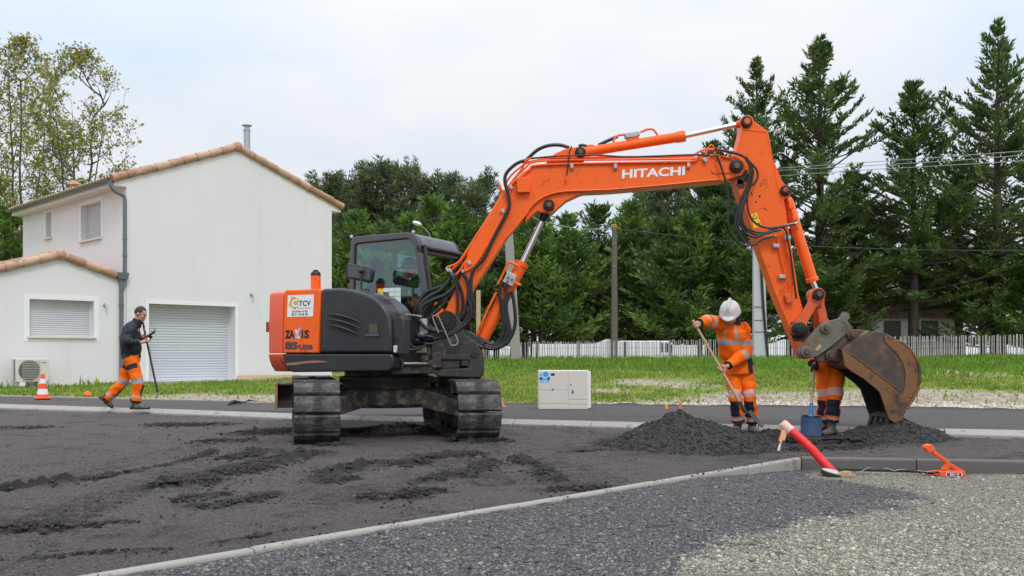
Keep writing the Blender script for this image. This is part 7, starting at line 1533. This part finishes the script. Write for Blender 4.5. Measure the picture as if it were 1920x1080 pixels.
# ---- operator at the controls
def po(x, y, b=.36): return PB(x, y, b)
J = dict(head=po(769,502), neck=po(757,522), chest=po(752,548), pelvis=UL(sa+.0,.36,1.50), shL=po(756,534,.56), elL=po(752,566,.62), wrL=po(772,568,.64), shR=po(748,534,.16), elR=po(744,565,.09), wrR=po(760,570,.07),
   hipL=UL(sa+.05,.46,1.50), knL=UL(sa+.48,.48,1.52), anL=UL(sa+.58,.48,1.14), toeL=UL(sa+.78,.48,1.10), hipR=UL(sa+.05,.26,1.50), knR=UL(sa+.48,.22,1.52), anR=UL(sa+.58,.22,1.14), toeR=UL(sa+.78,.22,1.10))
w4 = thing('person', 'machine operator in dark clothes seated inside the excavator cab, looking right', 'person', UL(sa, .36, 1.42))
b4, hq = body(w4, J, uu*.98+V(0,0,-.12), V(0,0,1), [lambda mb: grip(mb, J['wrL']+uu*.07+V(0,0,-.01), V(0,0,1), J['wrL'], 1), lambda mb: grip(mb, J['wrR']+uu*.07+V(0,0,-.01), V(0,0,1), J['wrR'], -1)])
jacket(w4, J, -vv, uu, [M['olive']], [UL(sa, .36, 1.47), po(746,572), po(750,548), po(753,532), po(757,521)], [.17,.18,.20,.19,.075], [.13,.13,.135,.115,.08], lambda t, a: 0, lambda t, a: 0, 31)
trousers(w4, J, -vv, uu, lambda t, a: 0, UL(sa-.02, .36, 1.62), [M['hiviz']], seed=33)
for s in 'LR': mb = MB(); fz = foot(mb, J['an'+s], J['an'+s]-uu*.05-V(0,0,.08), J['an'+s]+uu*.24-V(0,0,.08)); o = mb.build('boot', M['boot'], w4); remesh(o, .009)
mb = MB(); hc_ = hq[0](0,-.01,.032); mb.ell(hc_, (.086,.106,.100), hq[1], 20); mb.v = [tuple(hc_+hq[1]@(lambda d: Vector((d.x, d.y, d.z if d.z > -.005 else -.005)))(hq[1].transposed()@(Vector(v)-hc_))) for v in mb.v]; mb.ell(hq[0](0,.10,.035), (.07,.06,.010), hq[1], 12); mb.build('cap', M['ink'], w4)

# ------------------------------------------------------------------ red conduit, orange tool, stone by the kerb
c0, c1 = P(1562, 886, 8.62), P(1474, 800, 8.85); gz = float(gravel_z(np.array([c0.x]), np.array([8.5]))[0])
cd = thing('conduit', 'bright red corrugated conduit sticking out of the gravel at an angle, taped at its end', 'pipe', V(c0.x, c0.y, gz)); mid = lerp(c0, c1, .6)+V(.010, 0, .012)
pts = catmull([c0+(c0-c1)*.06, c0, lerp(c0, c1, .3)+V(.006,0,.006), mid, c1], 40); mb = MB(); n = len(pts); r = [.037+.0014*(i % 2) for i in range(n)]; mb.tube(pts, r, 20); mb.build('conduit_wall', pm('red_conduit', (.74, .014, .014), .5, var=.06), cd)
d = (pts[-1]-pts[-4]).normalized(); mb = MB(); mb.lathe([(.040,-.060),(.043,-.02),(.043,.03),(.041,.045),(.028,.052)], c1, d, 20)
for i in range(len(mb.v)): q_ = Vector(mb.v[i]); mb.v[i] = tuple(q_+mnoise.noise_vector(q_*35)*.010)
tp = pm('masking_tape', (.74, .46, .38), .6, var=.12, scale=30); mb.build('tape', tp, cd)
mb = MB(); a = c1+V(-.03,-.03,-.03); q_ = [a+V(-.018,0,0), a+V(.03,0,.01), a+V(.022,-.006,-.05), a+V(.004,-.015,-.10), a+V(-.012,-.02,-.085), a+V(-.028,-.02,-.125), a+V(-.048,-.01,-.085), a+V(-.03,-.005,-.04)]; mb.prism(q_, V(0,.006,0)); mb.build('tape_end', pm('tape_orange', (.72,.32,.16), .6, var=.15, scale=40), cd, bevel=.002)
mb = MB(); mb.tube([a+V(-.035,-.015,-.12), a+V(-.045,-.02,-.15), a+V(-.052,-.02,-.18)], [.009,.011,.013], 8); mb.build('string', M['sill'], cd)
lid = G(1566, 893, gz); mb = MB(); lat_ = Matrix.Rotation(math.radians(11), 3, 'Y')@Matrix.Rotation(math.radians(5), 3, 'X'); ax = lat_@V(0,0,1)
lt = thing('chamber_lid', 'tilted round lid with a pale top leaning at the foot of the red conduit', 'lid', lid); c = lid+V(-.0, .0, .022); mb.lathe([(.08,-.022),(.118,-.022),(.122,0),(.118,.012),(.07,.014)], c, ax, 32); mb.build('rim', M['rubberblk'], lt); mb = MB(); mb.lathe([(.112,.012),(.112,.017),(.07,.020)], c, ax, 32); mb.build('top', pm('lid_top', (.46,.44,.41), .7, var=.12, scale=14), lt)
st = G(1579, 894, gz); mb = MB(); mb.ell(st+V(0,-.05,.022), (.068,.045,.034), None, 22)
for i in range(len(mb.v)): q_ = Vector(mb.v[i]); mb.v[i] = tuple(q_+mnoise.noise_vector(q_*22)*.016)
tag(mb.build('stone', pm('tan_stone', (.40,.27,.15), .8, var=.2, scale=14), None, smooth=60), 'tan stone lying in front of the tilted lid', 'stone')
# the orange hand tool with its black bar
Yt = F*(H-gz)/(892-YH); 
def T(x, y, o=0): return P(x, y, Yt)+V(0, o, 0)
tl = thing('marking_tool', 'orange plastic hand tool with slanting grip and black bar on the gravel', 'hand tool', T(1780, 893)); to = pm('tool_orange', (.85, .10, .015), .4, var=.05); z8 = 5.0526
def tz(x, y, o=0): return T(1450+x/z8, 780+y/z8, o)
mb = MB(); mb.prism([tz(1575,525), tz(1700,520), tz(1780,520), tz(1822,528), tz(1824,578), tz(1700,577), tz(1580,572)], V(0,.075,0)); mb.build('base', to, tl, bevel=.005)
gp_ = [(1500,335),(1525,318),(1560,345),(1640,405),(1700,455),(1820,525),(1740,522),(1690,478),(1668,508),(1652,522),(1606,512),(1640,470),(1645,450),(1625,428),(1610,428),(1600,410),(1583,410),(1575,392),(1558,392),(1550,375),(1533,375),(1525,358),(1508,355)]
mb = MB(); mb.prism([tz(x, y, .018) for x, y in gp_], V(0,.042,0)); mb.build('grip', to, tl, bevel=.004)
mb = MB(); mb.prism([tz(x, y, .0) for x, y in ((1436,300),(1455,272),(1505,270),(1538,318),(1515,352),(1465,345))], V(0,.075,0)); mb.build('knob', to, tl, bevel=.007)
for y0, y1 in ((518,512),(545,572)): mb = MB(); mb.prism([tz(1465,lerp(y0,y1,.2)+8,.02), tz(1590,y0+2,.02), tz(1590,y1+(18 if y0 < 530 else 0),.02), tz(1465,532,.02)], V(0,.04,0)); mb.build('jaw', to, tl, bevel=.003)
mb = MB(); mb.prism([tz(1636,538,-.001), tz(1788,538,-.001), tz(1788,572,-.001), tz(1636,572,-.001)], V(0,-.001,0)); lb = mb.build('label', M['white'], tl, smooth=0)
mb = MB(); mb.prism([tz(1643,541,-.0022), tz(1781,541,-.0022), tz(1781,568,-.0022), tz(1643,568,-.0022)], V(0,-.0006,0)); mb.build('label_field', pm('label_navy', (.012,.014,.07), .5), lb, smooth=0)
text_ob('lettering', 'EC 4', tz(1672,563,-.003), V(1,0,0), V(0,0,1), 86/z8*Yt/F, 17/z8*Yt/F, M['white'], lb, .05, 0, .0006)
mb = MB(); mb.tube([tz(x, y, .04) for x, y in ((1590,540),(1465,532),(1200,522),(900,515),(640,508))], [.013,.013,.014,.014,.012], 10, k=3); mb.build('bar', M['rubberblk'], tl)
mb = MB(); mb.tube([tz(x, y, .03+.012*math.sin(x*.02)) for x, y in ((1580,540),(1460,530),(1300,515),(1200,512),(1150,522),(1110,506),(1070,500),(1030,522),(960,508),(910,492),(860,518),(830,530))], .0028, 6, k=4); mb.build('wire_strand', M['steel'], tl)
mb = MB(); mb.tube([tz(700,500,.05), tz(650,512,.0), tz(610,500,-.02)], [.02,.022,.012], 10, k=3); mb.build('bar_end', M['rubberblk'], tl)
